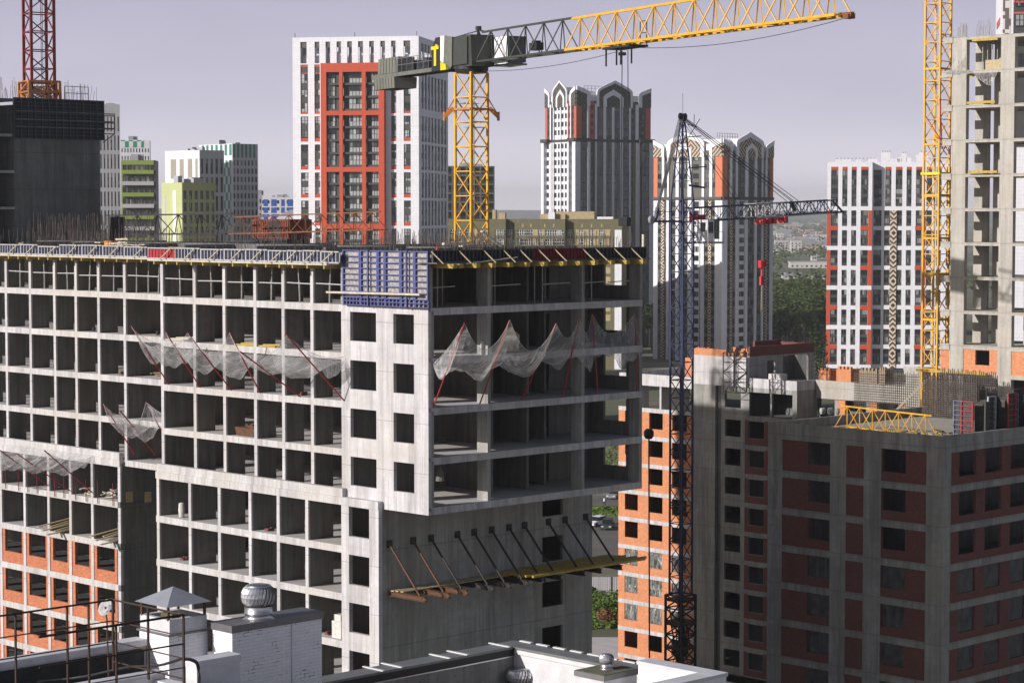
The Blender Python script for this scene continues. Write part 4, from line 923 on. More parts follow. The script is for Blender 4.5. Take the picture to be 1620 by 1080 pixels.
# stacked wall forms
us_ = [(1509, 1524, 'blue_g', 'grey blue wall form at the left end of the stack on the roof', 689), (1521, 1540, 'red', 'red wall form in front of the stack on the roof', 690)]
def wall_form(label, x, y0, y1, z0, z1, mat, nh=8):
    o = thing('wall_form', label, 'formwork panel', G, (x, y0, z0), None); fm = MB()
    for j in range(nh + 1): z = z0 + (z1 - z0) * j / nh; fm.box(x - .1, x, y0, y1, z - .035, z + .035)
    for y in (y0 + .04, y1 - .04): fm.box(x - .12, x, y - .05, y + .05, z0, z1)
    fm.build('panel_rib', mat, o); MB().box(x, x + .03, y0, y1, z0, z1).build('panel_face', 'ply_d', o)
def wall_form_y(label, x0, x1, y, z0, z1, mat, nh=8):
    o = thing('wall_form', label, 'formwork panel', G, (x0, y, z0), None); fm = MB()
    for j in range(nh + 1): z = z0 + (z1 - z0) * j / nh; fm.box(x0, x1, y - .1, y, z - .035, z + .035)
    for x in (x0 + .04, x1 - .04): fm.box(x - .05, x + .05, y - .12, y, z0, z1)
    fm.build('panel_rib', mat, o); MB().box(x0, x1, y, y + .03, z0, z1).build('panel_face', 'ply_d', o)
for i, (u0, u1, mt, lb, vb) in enumerate(us_):
    x = 56.9 - .25 * i; wall_form(lb, x, G.onX(u1, 680, x)[0], G.onX(u0, 680, x)[0], 32.32, 35.3, mt)
names_ = ['second dark wall form of the roof stack', 'tall dark wall form with a pale top edge behind the red one', 'dark blue wall form in the middle of the roof stack', 'wall form in the roof stack with a red corner', 'wall form leaning at the back of the roof stack', 'wall form at the right edge of the photo', 'last wall form of the roof stack, cut by the photo edge']
for i in range(7):
    x0 = 57.6 + 1.05 * i; yy = -.9 + (i % 3) * .45; wall_form_y(names_[i], x0, x0 + 1.1, yy, 32.32, 35.25 + .25 * (i % 2) + .08 * i, ['dark', 'ply_l', 'blue_d', 'red', 'blue_g', 'dark', 'blue_d'][i])
    tag(MB().box(x0, x0 + .9, yy + .12, yy + .9, 32.32, 35.1 + .05 * i).build('form_stack', 'ply_d', fr=G, org=(x0, yy, 32.3)), 'tight bundle of dark wall forms standing behind the gridded ones', 'formwork stack', 'bundles of wall forms on the roof')
for (u, v, lab) in ((1300, 656, 'left'),):
    x, y = G.onZ(u, v, 32.32); o = MB()
    for i in range(7): o.lathe((x + .25 * (i % 4), y - .45 * (i // 2), 32.4), [(0, .55), (.16, .5), (.2, .25), (.12, 0)], 8)
    tag(o.build('sack_pile', 'sack', fr=G, org=(x, y, 32.3)), 'cluster of small white sacks on the roof left of the yellow truss', 'sacks')
for i in range(26):
    u, v = U(1385, 1500), U(684, 694); x, y = G.onZ(u, v, 32.35); a = U(0, pi); L = U(.6, 2.4)
    tag(MB().bar((x, y, 32.42 + .08 * R()), (x + cos(a) * L, y + sin(a) * L, 32.42 + .25 * R()), U(.12, .3), .08).build('loose_board', 'timber' if i % 3 else 'timber_y', fr=G, org=(x, y, 32.4)), 'loose board in the clutter in front of the rebar cages', 'board', 'loose boards on the roof of the red block')
P = G.onZ(1420, 655, 32.4); Q = P
tag(MB().bar((P[0], P[1] + .5, 32.4), (P[0] + 2.2, P[1] - 1.6, 35.4), .07).bar((P[0] + .35, P[1] + .8, 32.4), (P[0] + 2.5, P[1] - 1.2, 35.4), .07).build('ladder_pole', 'timber_l', fr=G, org=(P[0], P[1], 32.4)), 'timber ladder poles leaning behind the lying yellow truss', 'ladder')

# ------------------------------------------------------------------ tower cranes
def mast(mb, fr, cx, cy, z0, z1, a, chord, brace, step=1.9, m=0):
    n = max(1, round((z1 - z0) / step)); ps = [(cx - a / 2, cy - a / 2), (cx + a / 2, cy - a / 2), (cx + a / 2, cy + a / 2), (cx - a / 2, cy + a / 2)]; dz = (z1 - z0) / n
    for x, y in ps: mb.box(x - chord / 2, x + chord / 2, y - chord / 2, y + chord / 2, z0, z1, m)
    for i in range(n + 1):
        z = z0 + dz * i
        for j in range(4):
            a_, b_ = ps[j], ps[(j + 1) % 4]; mb.bar((*a_, z), (*b_, z), brace, m=m)
            if i < n:
                if i % 2 == 0: mb.bar((*a_, z), (*b_, z + dz), brace, m=m)
                else: mb.bar((*b_, z), (*a_, z + dz), brace, m=m)
def ladder(mb, x, y, z0, z1, w_=.4):
    mb.bar((x, y - w_ / 2, z0), (x, y - w_ / 2, z1), .04); mb.bar((x, y + w_ / 2, z0), (x, y + w_ / 2, z1), .04)
    z = z0
    while z < z1: mb.bar((x, y - w_ / 2, z), (x, y + w_ / 2, z), .03); z += .6
def platforms(mb, cx, cy, a, zs):
    for i, z in enumerate(zs):
        s = 1 if i % 2 else -1; mb.box(cx - a / 2 + .06, cx + a / 2 - .06, cy - a / 2 + .06 if s < 0 else cy, cy if s < 0 else cy + a / 2 - .06, z, z + .05)
# --- the big yellow hammerhead crane behind the main building
q = at(746, 300, 178); m1 = Frame(q.x, q.y, G.rz)
c1 = thing('tower_crane', 'tower crane with a long yellow jib rising behind the concrete frame', 'crane', m1, (0, 0, 0))
b = MB(); mast(b, m1, 0, 0, 30, 60.9, 1.8, .17, .085); b.build('mast', 'yellow', c1)
b = MB(); mast(b, m1, 0, 0, 0, 30, 1.8, .17, .085, 2.4); b.build('mast', 'yellow', c1)
b = MB(); ladder(b, .3, .2, 30, 60.5); b.build('ladder', 'steel', c1)
b = MB(); platforms(b, 0, 0, 1.8, [36.3, 41.5, 46.4, 52.1, 56.6, 58.5]); b.build('rest_platform', 'steel', c1)
b = MB(); z = 58.05
for s in (-1, 1):
    b.bar((-1.0, s * 1.0, z), (1.0, s * 1.0, z), .16); b.bar((s * 1.0, -1.0, z), (s * 1.0, 1.0, z), .16)
    b.bar((s * 1.0, -s * 1.0, z + .1), (s * 1.5, -s * 1.5, z - .6), .28, .3); b.bar((s * .95, -s * .95, z + .8), (s * 1.5, -s * 1.5, z - .5), .1); b.bar((s * 1.5, -s * 1.5, z - .2), (s * 1.5, -s * 1.5, z - .9), .16)
b.build('climbing_collar', 'orange', c1)
rzj = math.atan2(-.897, .443); j1 = Frame(q.x, q.y, rzj); dj = rzj - G.rz
def JT(mb):   # jib coordinates -> mast frame coordinates of the same thing
    ca, sa = cos(dj), sin(dj); mb.v = [(x * ca - y * sa, x * sa + y * ca, z) for x, y, z in mb.v]; return mb
JT(MB().lathe((0, 0, 60.9), [(0, 0), (1.25, 0), (1.35, .25), (1.35, .5), (1.1, .6), (1.1, .85), (0, .85)], 20)).build('slewing_ring', 'black', c1)
# machinery deck and housings
b = MB(); b.poly('y', -1.0, 1.0, [(-2.3, 61.3), (2.2, 61.3), (2.0, 63.75), (-2.3, 63.75)]); JT(b).build('machine_housing', 'dark', c1)
b = MB(); b.poly('y', -1.14, -1.02, [(-1.0, 61.5), (1.6, 61.5), (1.6, 63.6), (-.9, 63.6)]); JT(b).build('side_screen', 'dark', c1)
b = MB(); b.poly('y', -1.2, -.9, [(-5.0, 61.25), (-3.3, 61.25), (-3.3, 63.9), (-4.2, 63.9), (-5.0, 63.0)]); b.box(-5.0, -3.3, -.9, .9, 61.25, 61.5); JT(b).build('side_screen', 'black', c1)
b = MB(); b.box(-4.95, -3.5, -1.26, -1.21, 62.95, 63.22); b.box(-4.4, -3.98, -1.26, -1.21, 61.65, 62.95); b.box(-4.15, -3.75, -1.26, -1.21, 63.22, 63.34); JT(b).build('letter_t', 'yellow_s', c1)
b = MB(); b.poly('y', -1.2, -.95, [(-3.28, 62.0), (-2.7, 61.8), (-2.5, 63.95), (-3.28, 63.95)]); JT(b).build('side_screen', 'white', c1)
b = MB(); b.poly('y', -1.2, -.95, [(-3.28, 61.25), (-2.2, 61.25), (-2.3, 61.7), (-2.9, 61.78), (-3.28, 61.95)]); JT(b).build('side_screen', 'yellow_s', c1)
b = MB(); b.poly('y', -1.2, -.95, [(-2.68, 61.8), (-2.15, 61.72), (-1.4, 61.3), (-1.1, 61.5), (-1.05, 63.75), (-2.45, 63.9)]); JT(b).build('side_screen', 'greygreen', c1)
b = MB(); b.box(-18.3, 1.5, -.85, -.60, 61.3, 61.62).box(-18.3, 1.5, .60, .85, 61.3, 61.62).box(-18.3, 1.5, -.6, .6, 61.42, 61.5); JT(b).build('counter_jib', 'greygreen', c1)
S_w = Set('counterweight', 'cw', c1)
for i in range(7):
    x = -17.2 + .62 * i
    b = MB(); b.poly('x', x, x + .52, [(-1.0, 60.35), (1.0, 60.35), (1.05, 61.28), (-1.05, 61.28)]); S_w.add(JT(b))
    b = MB(); b.poly('x', x + .2, x + .72, [(-.8, 61.65), (.8, 61.65), (.75, 62.95), (-.75, 62.95)]); S_w.add(JT(b))
S_w.done()
b = MB()
for s in (-.9, .9):
    for x in [-12.8 + 1.1 * i for i in range(8)]: b.bar((x, s, 61.6), (x, s, 62.75), .045)
    b.bar((-12.8, s, 62.75), (-5, s, 62.75), .045); b.bar((-12.8, s, 62.2), (-5, s, 62.2), .035)
JT(b).build('guard_rail', 'steel', c1)
b = MB(); b.lathe((-8.3, 0, 61.7), [(0, 0), (.45, 0), (.45, .9), (0, .9)], 10); b.box(-9.6, -7.0, -.5, .5, 61.6, 62.3); b.box(-11.4, -10.2, -.45, .45, 61.6, 62.5); JT(b).build('hoist_winch', 'black', c1)
def jib(fr_b, xs, mat, zb, h, ww, n, chord, brace):
    mb = MB(); lattice(mb, (xs[0], 0, zb(xs[0])), (xs[1], 0, zb(xs[1])), (ww, h), n, chord, brace, tri=True); return JT(mb).build('jib', mat, c1)
zb1 = lambda x: 61.65 - .0035 * x
jib(None, (2.0, 17.0), 'dark', zb1, 2.30, 1.15, 5, .15, .07); jib(None, (17.0, 51.0), 'yellow', zb1, 2.25, 1.15, 13, .16, .075)
b = MB()
for i in range(0, 35): x = 17 + i * 1.0; b.box(x, x + .5, .15, .5, zb1(x) + .02, zb1(x) + .06)
JT(b).build('jib_walkway', 'yellow', c1)
b = MB(); b.bar((50.6, 0, 61.5), (51.9, 0, 61.45), .22, .25); b.box(51.3, 51.8, -.25, .25, 61.2, 61.45); JT(b).build('jib_tip', 'orange_r', c1)
b = MB(); b.bar((2.0, -.5, 61.6), (1.2, 0, 64.2), .14); b.bar((2.0, .5, 61.6), (1.2, 0, 64.2), .14); b.bar((1.2, 0, 64.2), (2.6, 0, 63.9), .12); b.bar((-2.3, -.6, 63.75), (1.2, 0, 64.1), .07)
for i in range(9): b.bar((1.2 + U(-.6, .8), U(-.5, .5), U(61.8, 63.9)), (1.2 + U(-.6, .8), U(-.5, .5), U(61.8, 63.9)), .12)
b.lathe((1.3, 0, 64.15), [(0, 0), (.25, 0), (.25, .3), (0, .3)], 8); JT(b).build('jib_head', 'black', c1)
b = MB(); b.box(2.6, 4.9, .75, 2.1, 61.4, 63.5); JT(b).build('operator_cab', 'white', c1)
b = MB(); b.box(4.92, 5.4, .75, 2.1, 61.45, 63.45); b.box(2.6, 5.5, .7, 2.15, 61.25, 61.38); JT(b).build('cab_glass', 'glass_d', c1)
b = MB(); b.box(10.7, 11.9, -.3, .3, 61.95, 62.5); b.lathe((11.3, 0, 62.1), [(0, 0), (.35, 0), (.35, .55), (0, .55)], 10); JT(b).build('trolley_winch', 'black', c1)
xt = 24.8; zt_ = zb1(xt)
b = MB(); b.box(xt - 1.9, xt + 1.9, -.75, .75, zt_ - .35, zt_ - .2)
for dx in (-1.8, -.3, .3, 1.8): b.bar((xt + dx, -.5, zt_ - .3), (xt + dx, -.5, zt_ - 1.5), .09)
b.lathe((xt - .4, 0, zt_ - .8), [(0, 0), (.28, 0), (.28, .2), (0, .2)], 10)
for x in (xt + 1.4, xt + 2.3): b.bar((x, .4, zt_ - .3), (x, .4, zt_ + 1.4), .05)
b.bar((xt + 1.4, .4, zt_ + 1.4), (xt + 2.3, .4, zt_ + 1.4), .05); b.bar((xt + 1.4, .4, zt_ + .6), (xt + 2.3, .4, zt_ + .6), .05); JT(b).build('trolley', 'black', c1)
b = MB(); b.bar((xt - .55, 0, 49.5), (xt - .4, 0, zt_ - .5), .045); b.bar((xt + .55, 0, 49.5), (xt + .4, 0, zt_ - .5), .045)
b.tube(catenary((2.5, -.2, 60.9), (xt - 1, 0, zt_ - .5), .35, 12), .02, 4); b.tube(catenary((xt + 1.6, 0, zt_ - .4), (51.5, 0, 61.3), .55, 12), .02, 4); JT(b).build('hoist_rope', 'cable', c1)
b = MB(); b.box(xt - .6, xt + .6, -.15, .15, 49.0, 49.6); JT(b).build('hook_block', 'black', c1)
# --- blue derrick crane
q = at(1079.5, 300, 222); m2_ = Frame(q.x, q.y, G.rz)
c2 = thing('tower_crane', 'dark blue lattice tower crane with a short low jib and a white cab', 'crane', m2_, (0, 0, 0))
b = MB(); mast(b, m2_, 0, 0, 12, 51.2, 1.56, .16, .07, 1.75); b.build('mast', 'blue_c', c2)
b = MB(); mast(b, m2_, 0, 0, 0, 12, 2.1, .2, .12, 1.4)
for z in (11.4, 9.0, 6.6, 4.5, 2.5): b.box(-1.15, 1.15, -1.15, 1.15, z, z + .22)
for i in range(26): b.bar((U(-1, 1), U(-1, 1), U(1, 11)), (U(-1, 1), U(-1, 1), U(1, 11)), .09)
b.build('climbing_frame', 'black', c2)
b = MB(); platforms(b, 0, 0, 1.56, [20.2, 24.5, 29, 33.4, 38, 42.3, 46.6, 50]); b.build('rest_platform', 'black', c2)
b = MB(); ladder(b, .2, .1, 12, 51); b.build('ladder', 'blue_c', c2)
hd_ = MB()
for sx in (-1, 1):
    for sy in (-1, 1): hd_.bar((sx * .78, sy * .78, 51.2), (sx * .16, sy * .16, 58.8), .14)
for i, z in enumerate((53, 54.8, 56.4, 57.8)):
    f = .78 - (.62) * (z - 51.2) / 7.6
    for a_, b_ in (((-f, -f), (f, -f)), ((f, -f), (f, f)), ((f, f), (-f, f)), ((-f, f), (-f, -f))): hd_.bar((*a_, z), (*b_, z), .06); hd_.bar((*a_, z), (b_[0] * .8, b_[1] * .8, z + 1.6), .05)
hd_.build('tower_head', 'blue_c', c2)
rz2 = math.atan2(.777, .63); dj = rz2 - G.rz
b = MB(); b.bar((-.4, 0, 59.0), (.4, 0, 59.0), .22, .3)
for xx_ in (-.36, .38):
    w_ = MB(); w_.lathe((0, 0, 0), [(0, -.08), (.33, -.08), (.28, 0), (.33, .08), (0, .08)], 14); w_.v = [(xx_ + a, c, 59.35 + b__) for a, b__, c in w_.v]; b.add(w_)
b.bar((0, 0, 59.3), (0, 0, 61.6), .03)
b.bar((.8, 0, 58.6), (2.4, 0, 58.4), .07); b.bar((2.0, 0, 58.4), (2.0, 0, 59.6), .05); b.bar((.5, 0, 57.3), (3.2, 0, 57.5), .09); b.bar((1, 0, 57.3), (3.0, 0, 59.2), .05); b.bar((1.2, 0, 52.6), (3.8, 0, 52.4), .18); b.bar((1.2, 0, 54.3), (4.2, 0, 54.5), .1)
JT(b).build('top_sheaves', 'black', c2)
zb2 = lambda x: 48.95 + .034 * x
b = MB(); lattice(b, (.8, 0, zb2(0) + .7), (12.2, 0, zb2(12.2) + .7), 1.35, 7, .12, .06); JT(b).build('jib', 'blue_k', c2)
b = MB(); lattice(b, (12.2, 0, zb2(12.2) + .7), (17.5, 0, zb2(17.5) + .7), 1.4, 4, .16, .1); JT(b).build('jib', 'ply_l', c2)
b = MB(); lattice(b, (17.5, 0, zb2(17.5) + .7), (28.5, 0, zb2(28.5) + .7), 1.3, 8, .13, .07); b.bar((28.5, 0, zb2(28) + 1.3), (30.6, 0, zb2(30) + .05), .16); b.bar((28.5, 0, zb2(28)), (30.8, 0, zb2(30)), .2); JT(b).build('jib', 'blue_k', c2)
b = MB(); b.bar((-5.0, -.3, 49.05), (-.8, -.5, 49.05), .2); b.bar((-5.0, .3, 49.05), (-.8, .5, 49.05), .2); b.bar((-4.6, 0, 49.1), (-4.2, 0, 50.4), .3); b.bar((-4.4, .3, 50.0), (-.8, .5, 50.0), .06); JT(b).build('counter_boom', 'blue_c', c2)
b = MB(); b.v = []; b.lathe((0, 0, 0), [(0, -.12), (.42, -.12), (.35, 0), (.42, .12), (0, .12)], 16); b.v = [(x - 5.2, z, 49.2 + y) for x, y, z in b.v]; JT(b).build('sheave_wheel', 'ply_l', c2)
b = MB()
for dy in (-.3, .3):
    b.bar((0, dy * .5, 59.2), (19.7, dy, zb2(19.7) + 1.5), .05); b.bar((0, dy * .5, 59.3), (21, dy, zb2(21) + 1.5), .05); b.bar((0, dy * .5, 59.1), (10.5, dy, zb2(10.5) + 1.4), .035)
for i in range(6): b.bar((-.2, -.3 + .12 * i, 59.3), (-4.8 + .12 * i, -.3 + .12 * i, 49.8), .04)
b.bar((20, 0, zb2(20) + 1.4), (20.9, 0, zb2(20) + .5), .3)
b.bar((1, 0, 48.9), (29.5, 0, zb2(29) - .1), .035); b.bar((14.3, 0, zb2(14) - .6), (14.3, 0, 44.9), .035); b.bar((14.7, 0, zb2(14) - .6), (14.7, 0, 44.9), .035); JT(b).build('pendant_cable', 'cable', c2)
b = MB()
for x in (13.9, 15.0, 16.0, 18.2): b.box(x, x + .55, -.5, .5, zb2(x) - .75, zb2(x) - .05)
b.bar((13.9, 0, zb2(14) - .3), (18.6, 0, zb2(18) - .2), .12); JT(b).build('trolley', 'red_b', c2)
b = MB(); b.box(1.9, 3.4, -.5, .5, 49.0, 49.7); b.bar((1.4, 0, 49.9), (3.8, 0, 49.2), .3); JT(b).build('hoist_winch', 'red_b', c2)
b = MB(); b.lathe((14.3, 0, 44.2), [(0, 0), (.3, 0), (.3, .75), (0, .75)], 10); b.lathe((14.95, 0, 44.3), [(0, 0), (.25, 0), (.25, .65), (0, .65)], 10); b.bar((14.5, 0, 44.2), (14.5, 0, 42.6), .16); b.box(14.2, 14.8, -.1, .1, 42.4, 43.3); JT(b).build('hook_block', 'red_b', c2)
b = MB(); b.bar((14.5, 0, 42.4), (14.4, 0, 39.7), .05); b.bar((14.4, 0, 39.7), (14.8, 0, 39.7), .06); JT(b).build('chain', 'timber_y', c2)
MB().box(1.3, 2.25, -2.2, -.25, 47.1, 49.2).build('operator_cab', 'white', c2)
MB().box(1.27, 1.295, -1.9, -1.3, 48.0, 48.95).build('cab_glass', 'glass_d', c2); MB().box(1.4, 2.1, -2.23, -2.205, 47.9, 49.0).build('cab_glass', 'glass_d', c2)
MB().box(2.5, 3.2, -2.1, -.7, 47.3, 49.1).build('machine_housing', 'greygreen', c2)
b = MB(); b.box(1.0, 3.4, -2.5, -.2, 46.85, 47.05)
for x_, y_ in ((1.0, -2.5), (1.0, -1.4), (1.0, -.2), (1.9, -2.5), (2.6, -2.5), (3.4, -2.5)): b.bar((x_, y_, 47.05), (x_, y_, 48.0), .045)
b.bar((1.0, -2.5, 48.0), (1.0, -.2, 48.0), .045); b.bar((1.0, -2.5, 48.0), (3.4, -2.5, 48.0), .045); b.bar((1.0, -.3, 46.9), (-.2, -.2, 46.95), .2); b.build('cab_platform', 'ply_l', c2)

# rope-hung bucket seen in front of the orange wing
pb = at(1026.5, 686, 222); pl = at(1028, 1040, 222); o = MB().tube([pb + Vector((0, 0, -.1)), Vector((pl.x, pl.y, 0.0))], .08, 6)
o.lathe(pb, [(0, -.5), (.3, -.5), (.5, -.2), (.5, .25), (.3, .5), (0, .5)], 12); tag(o.build('concrete_pipe_mast', 'black', fr=WF, org=tuple(pb)), 'thin dark standpipe with a round head in front of the orange wing', 'pipe')
# --- yellow mast at the right
q = at(1481.5, 300, 205); m3 = Frame(q.x, q.y, G.rz)
c3 = thing('tower_crane', 'bare yellow crane mast tied to the open concrete frame at the right', 'crane', m3, (0, 0, 32.3))
b = MB(); mast(b, m3, 0, 0, 30.5, 74, 1.63, .17, .075, 1.75); b.build('mast', 'yellow', c3)
b = MB(); platforms(b, 0, 0, 1.63, [36, 40.8, 45.4, 50.6, 55.8, 61.5, 66]); b.build('rest_platform', 'steel', c3)
b = MB(); ladder(b, .2, .1, 33, 74); b.build('ladder', 'steel', c3)
b = MB(); z = 53.45
for s in (-1, 1): b.bar((-1.05, s * .9, z), (1.05, s * .9, z), .2, .24); b.bar((s * .9, -1.05, z), (s * .9, 1.05, z), .2, .24)
b.build('tie_collar', 'yellow_s', c3)
b = MB()
for z in (51.5, 47.6, 62.9, 56.1, 44.3, 40.2):
    for s in (-1, 1): b.bar((-.8, s * .8, z), (.8, s * .8, z), .14, .18); b.bar((s * .8, -.8, z), (s * .8, .8, z), .14, .18)
b.build('mast_joint', 'yellow', c3)
b = MB(); b.bar((-.8, -.8, 62.1), (-2.6, -4.0, 62.1), .14, .2); b.bar((.8, -.8, 62.1), (-.6, -4.2, 62.1), .14, .2); b.build('wall_tie', 'yellow', c3)
b = MB(); b.bar((-.9, .6, 58.6), (-3.2, -3.4, 55.4), .06); b.bar((-.9, -.6, 56.7), (-2.8, -3.6, 55.9), .08); b.bar((-.9, -.9, 60.2), (-1.2, -1.4, 55.6), .08); b.build('wall_tie', 'red', c3)
# --- red mast on the dark core
q = at(62.5, 150, 197); m4 = Frame(q.x, q.y, G.rz - radians(14))
c4 = thing('tower_crane', 'red lattice crane mast with an orange collar on the dark tower block', 'crane', m4, (0, 0, 58.4))
b = MB(); mast(b, m4, 0, 0, 59.2, 72, 2.05, .22, .09, 1.7); b.build('mast', 'red_c', c4)
b = MB(); ladder(b, .3, .1, 59.2, 72); b.build('ladder', 'black', c4)
b = MB(); mast(b, m4, 0, 0, 58.5, 61.3, 2.75, .2, .12, .95); mast(b, m4, 0, 0, 59, 61.2, 2.35, .1, .08, .7)
for i in range(14): b.bar((U(-1.3, 1.3), U(-1.3, 1.3), U(58.6, 61)), (U(-1.3, 1.3), U(-1.3, 1.3), U(58.6, 61)), .08)
b.build('climbing_collar', 'orange', c4)
# --- lying truss and red container on the main roof
ya = G.onX(170, 372, 12.4)[0]; yb = G.onX(368, 372, 12.4)[0]; yc = G.onX(602, 366, 12.4)[0]
o = MB(); lattice(o, (12.4, ya, 48.2), (12.4, yb, 48.35), (1.3, 1.5), 6, .11, .06, tri=True); tag(o.build('jib_section', 'black', fr=G, org=(12.4, ya, 48)), 'dark lattice jib section lying along the roof beside the dark tower block', 'crane section')
o = MB(); lattice(o, (12.4, yb - .3, 48.35), (12.4, yc, 48.75), (1.3, 1.25), 9, .09, .055, tri=True); tag(o.build('jib_section', 'orange_r', fr=G, org=(12.4, yb, 48)), 'rusty orange lattice jib section lying on the roof below the red framed tower', 'crane section')
xx = 14.6; ya = G.onX(399, 360, xx)[0]; yb = G.onX(434, 360, xx)[0]; yc = G.onX(457, 360, xx)[0]; z1 = G.onX(420, 347, xx)[1]; z0 = z1 - 1.15
ct = thing('site_cabin', 'rusty red site container standing on the roof behind the lying orange truss', 'container', G, (xx, yc, 47.24))
MB().box(xx, xx + 2.2, yc, ya, 48.0, z1).build('cabin_box', 'red_k', ct); o = MB()
for i in range(16): yy = yc + (ya - yc) * i / 16; o.box(xx - .05, xx, yy, yy + (ya - yc) / 32, 48.1, z1 - .1)
o.build('cabin_rib', 'red_k', ct); o = MB()
o.box(xx, xx + 2.2, yb - .5, yb + .5, z1 - .7, z1 - .1) ; MB().box(xx - .07, xx - .052, yc + .9, yc + 2.3, 48.2, z1 - .15).build('door', 'black', ct); MB().box(xx, xx + 2.2, yc + .2, ya - .2, 47.25, 48.0).build('cabin_base', 'black', ct)
P = G.onX(184, 376, 9.0)
tag(MB().bar((9.0, P[0] + .2, 47.3), (9.0, P[0] - .1, 49.6), 1.3, .3).build('tool_cabinet', 'black', fr=G, org=(9, P[0], 47.24)), 'tilted black cabinet beside the dark tower block on the roof', 'cabinet')
P = G.onX(170, 382, 7.0)
tag(MB().box(7.0, 7.8, P[0] - .5, P[0] + .5, 47.3, 47.8).build('toolbox', 'orange', fr=G, org=(7, P[0], 47.24)), 'small orange box at the foot of the tilted black cabinet', 'box')
for i in range(12):
    u, v = U(158, 206), U(381, 387); x, y = G.onX(u, v, 5.0)[0], 0; zz = 47.3 + .15 * R() + .05 * i; tag(MB().bar((5 + U(-.5, 1), x, zz), (5 + U(-.5, 1), x - U(.5, 2.2), zz + U(-.1, .2)), .35, .07).build('loose_board', 'timber_l', fr=G, org=(5, x, 47.3)), 'pale board in the heap on the roof edge near the dark tower block', 'board', 'heap of pale boards on the roof')
P = G.onX(692, 392, 2.0)
Pq = G.onY(692, 392, 1.5)
tag(MB().lathe((Pq[0], 1.5, 47.25), [(0, 0), (.11, 0), (.11, .5), (.07, .6), (.04, .66), (0, .66)], 10).build('gas_cylinder', 'red_b', fr=G, org=(Pq[0], 1.5, 47.25)), 'small bright red upright cylinder standing on the roof near the corner', 'cylinder')
# pale planks round the yellow mast
for i in range(9):
    x = G.onY(U(706, 735), 385, 6)[0]; tag(MB().bar((x, 6 + U(-.4, .6), 47.5 + .06 * i), (x + U(1.2, 2.6), 6 + U(-.6, .6), 47.5 + .06 * i + U(-.05, .1)), .3, .08).build('stacked_plank', 'timber_l', fr=G, org=(x, 6, 47.5)), 'pale plank in the stack at the foot of the yellow crane mast', 'plank', 'planks stacked near the yellow mast')
a_ = G.onY(762, 366, 8); b_ = G.onY(800, 395, 8)
tag(MB().bar((a_[0], 8, a_[1]), (b_[0], 8, b_[1]), .2, .12).build('leaning_plank', 'timber_l', fr=G, org=(b_[0], 8, 47.3)), 'long pale beam leaning down from the yellow crane mast to the roof', 'beam')
a_ = G.onY(798, 395, 7); b_ = G.onY(818, 397, 7)
tag(MB().bar((a_[0], 7, a_[1]), (b_[0], 7, b_[1]), .2, .14).build('leaning_plank', 'timber_l', fr=G, org=(b_[0], 7, 47.3)), 'short pale beam lying at the foot of the leaning one', 'beam')
a_ = G.onY(1018, 385, 1)
tag(MB().bar((a_[0], 1, 47.3), (a_[0], 1, 48.5), .16).build('timber_post', 'timber_l', fr=G, org=(a_[0], 1, 47.3)), 'pale upright post at the far corner of the roof', 'post')
tag(MB().box(11.2, 13.4, 27.9, 30.1, 47.25, 47.6).build('crane_opening_kerb', 'conc_d', main))
# things lying in the open bays
def in_bay(u, v, x): y, z = G.onX(u, v, x); return y, z
y, z = in_bay(393, 681, .8); o = MB(); o.poly('x', .5, 1.3, [(y - .9, 35.27), (y + .9, 35.27), (y + 1.1, 35.8), (y - 1.1, 35.8)])
for i in range(6): o.box(.6 + .1 * i, .9 + .1 * i, y - .8 + .25 * i, y - .5 + .25 * i, 35.8, 35.85 + .2 * R())
tag(o.build('skip', 'steel_r', fr=G, org=(.5, y, 35.25)), 'rusty skip of rubble standing in an open bay of the sunlit front', 'skip')
y, z = in_bay(289, 800, .3); tag(MB().lathe((.2, y, 29.27), [(0, 0), (.18, 0), (.22, .5), (.18, .95), (0, 1.0)], 10).build('cement_sack', 'sack', fr=G, org=(.2, y, 29.27)), 'upright white sack in the first open bay of the lower block', 'sack')
y, z = in_bay(534, 925, -.1); tag(MB().box(-.2, .5, y - .45, y + .45, 23.27, 24.35).box(-.1, .4, y - .3, y + .3, 24.35, 24.75).build('tool_locker', 'sack', fr=G, org=(0, y, 23.27)), 'white locker standing in the bay beside the narrow windowed wall', 'locker')
for j, (u, v) in enumerate(((92, 836), (176, 852))):
    y, z = in_bay(u, v, 1.9)
    for i in range(7): tag(MB().bar((1.3 - (.9 if i % 3 == 0 else 0), y - .8 + .2 * i, 26.28 + .08 * i), (3.4, y - .5 + .18 * i, 26.5 + .1 * i), .22, .06).build('timber_plank', 'timber', fr=G, org=(2, y, 26.3)), ['plank in the heap sticking out of the third bay of the lower left wing', 'plank in the heap in the last bay of the lower left wing'][j], 'plank', ['planks in the third bay', 'planks in the last bay'][j])
for j, (u, n) in enumerate(((70, 5), (134, 12), (165, 14))):
    y, z = in_bay(u, 770, 1.9)
    for i in range(n): tag(MB().bar((2.1 + U(-.2, .8), y + U(-.9, .9), 29.3 + .05 * i), (2.4 + U(-.2, 1.2), y + U(-1, 1), 29.35 + .05 * i), .14, .06).build('timber_offcut', 'timber_l', fr=G, org=(2, y, 29.3)), 'timber offcut in the heap on the open storey of the lower left wing', 'offcut', 'heaps of offcuts in the lower left wing')
for u, v, k, n in ((393, 545, 2, 2), (423, 541, 2, 2), (280, 543, 2, 3)):
    y, z = in_bay(u, v, .5)
    for i in range(n): tag(MB().bar((.15 + .3 * i, y + 1.0 - .3 * i, 41.30 + .06 * i), (.3 + .4 * i, y - 1.1, 41.3 + .09 * i), .11, .09).build('timber_plank', 'timber_y' if u > 300 else 'timber_l', fr=G, org=(.5, y, 41.3)), 'plank lying above the long safety net on the sunlit front', 'plank', 'planks above the long safety net')
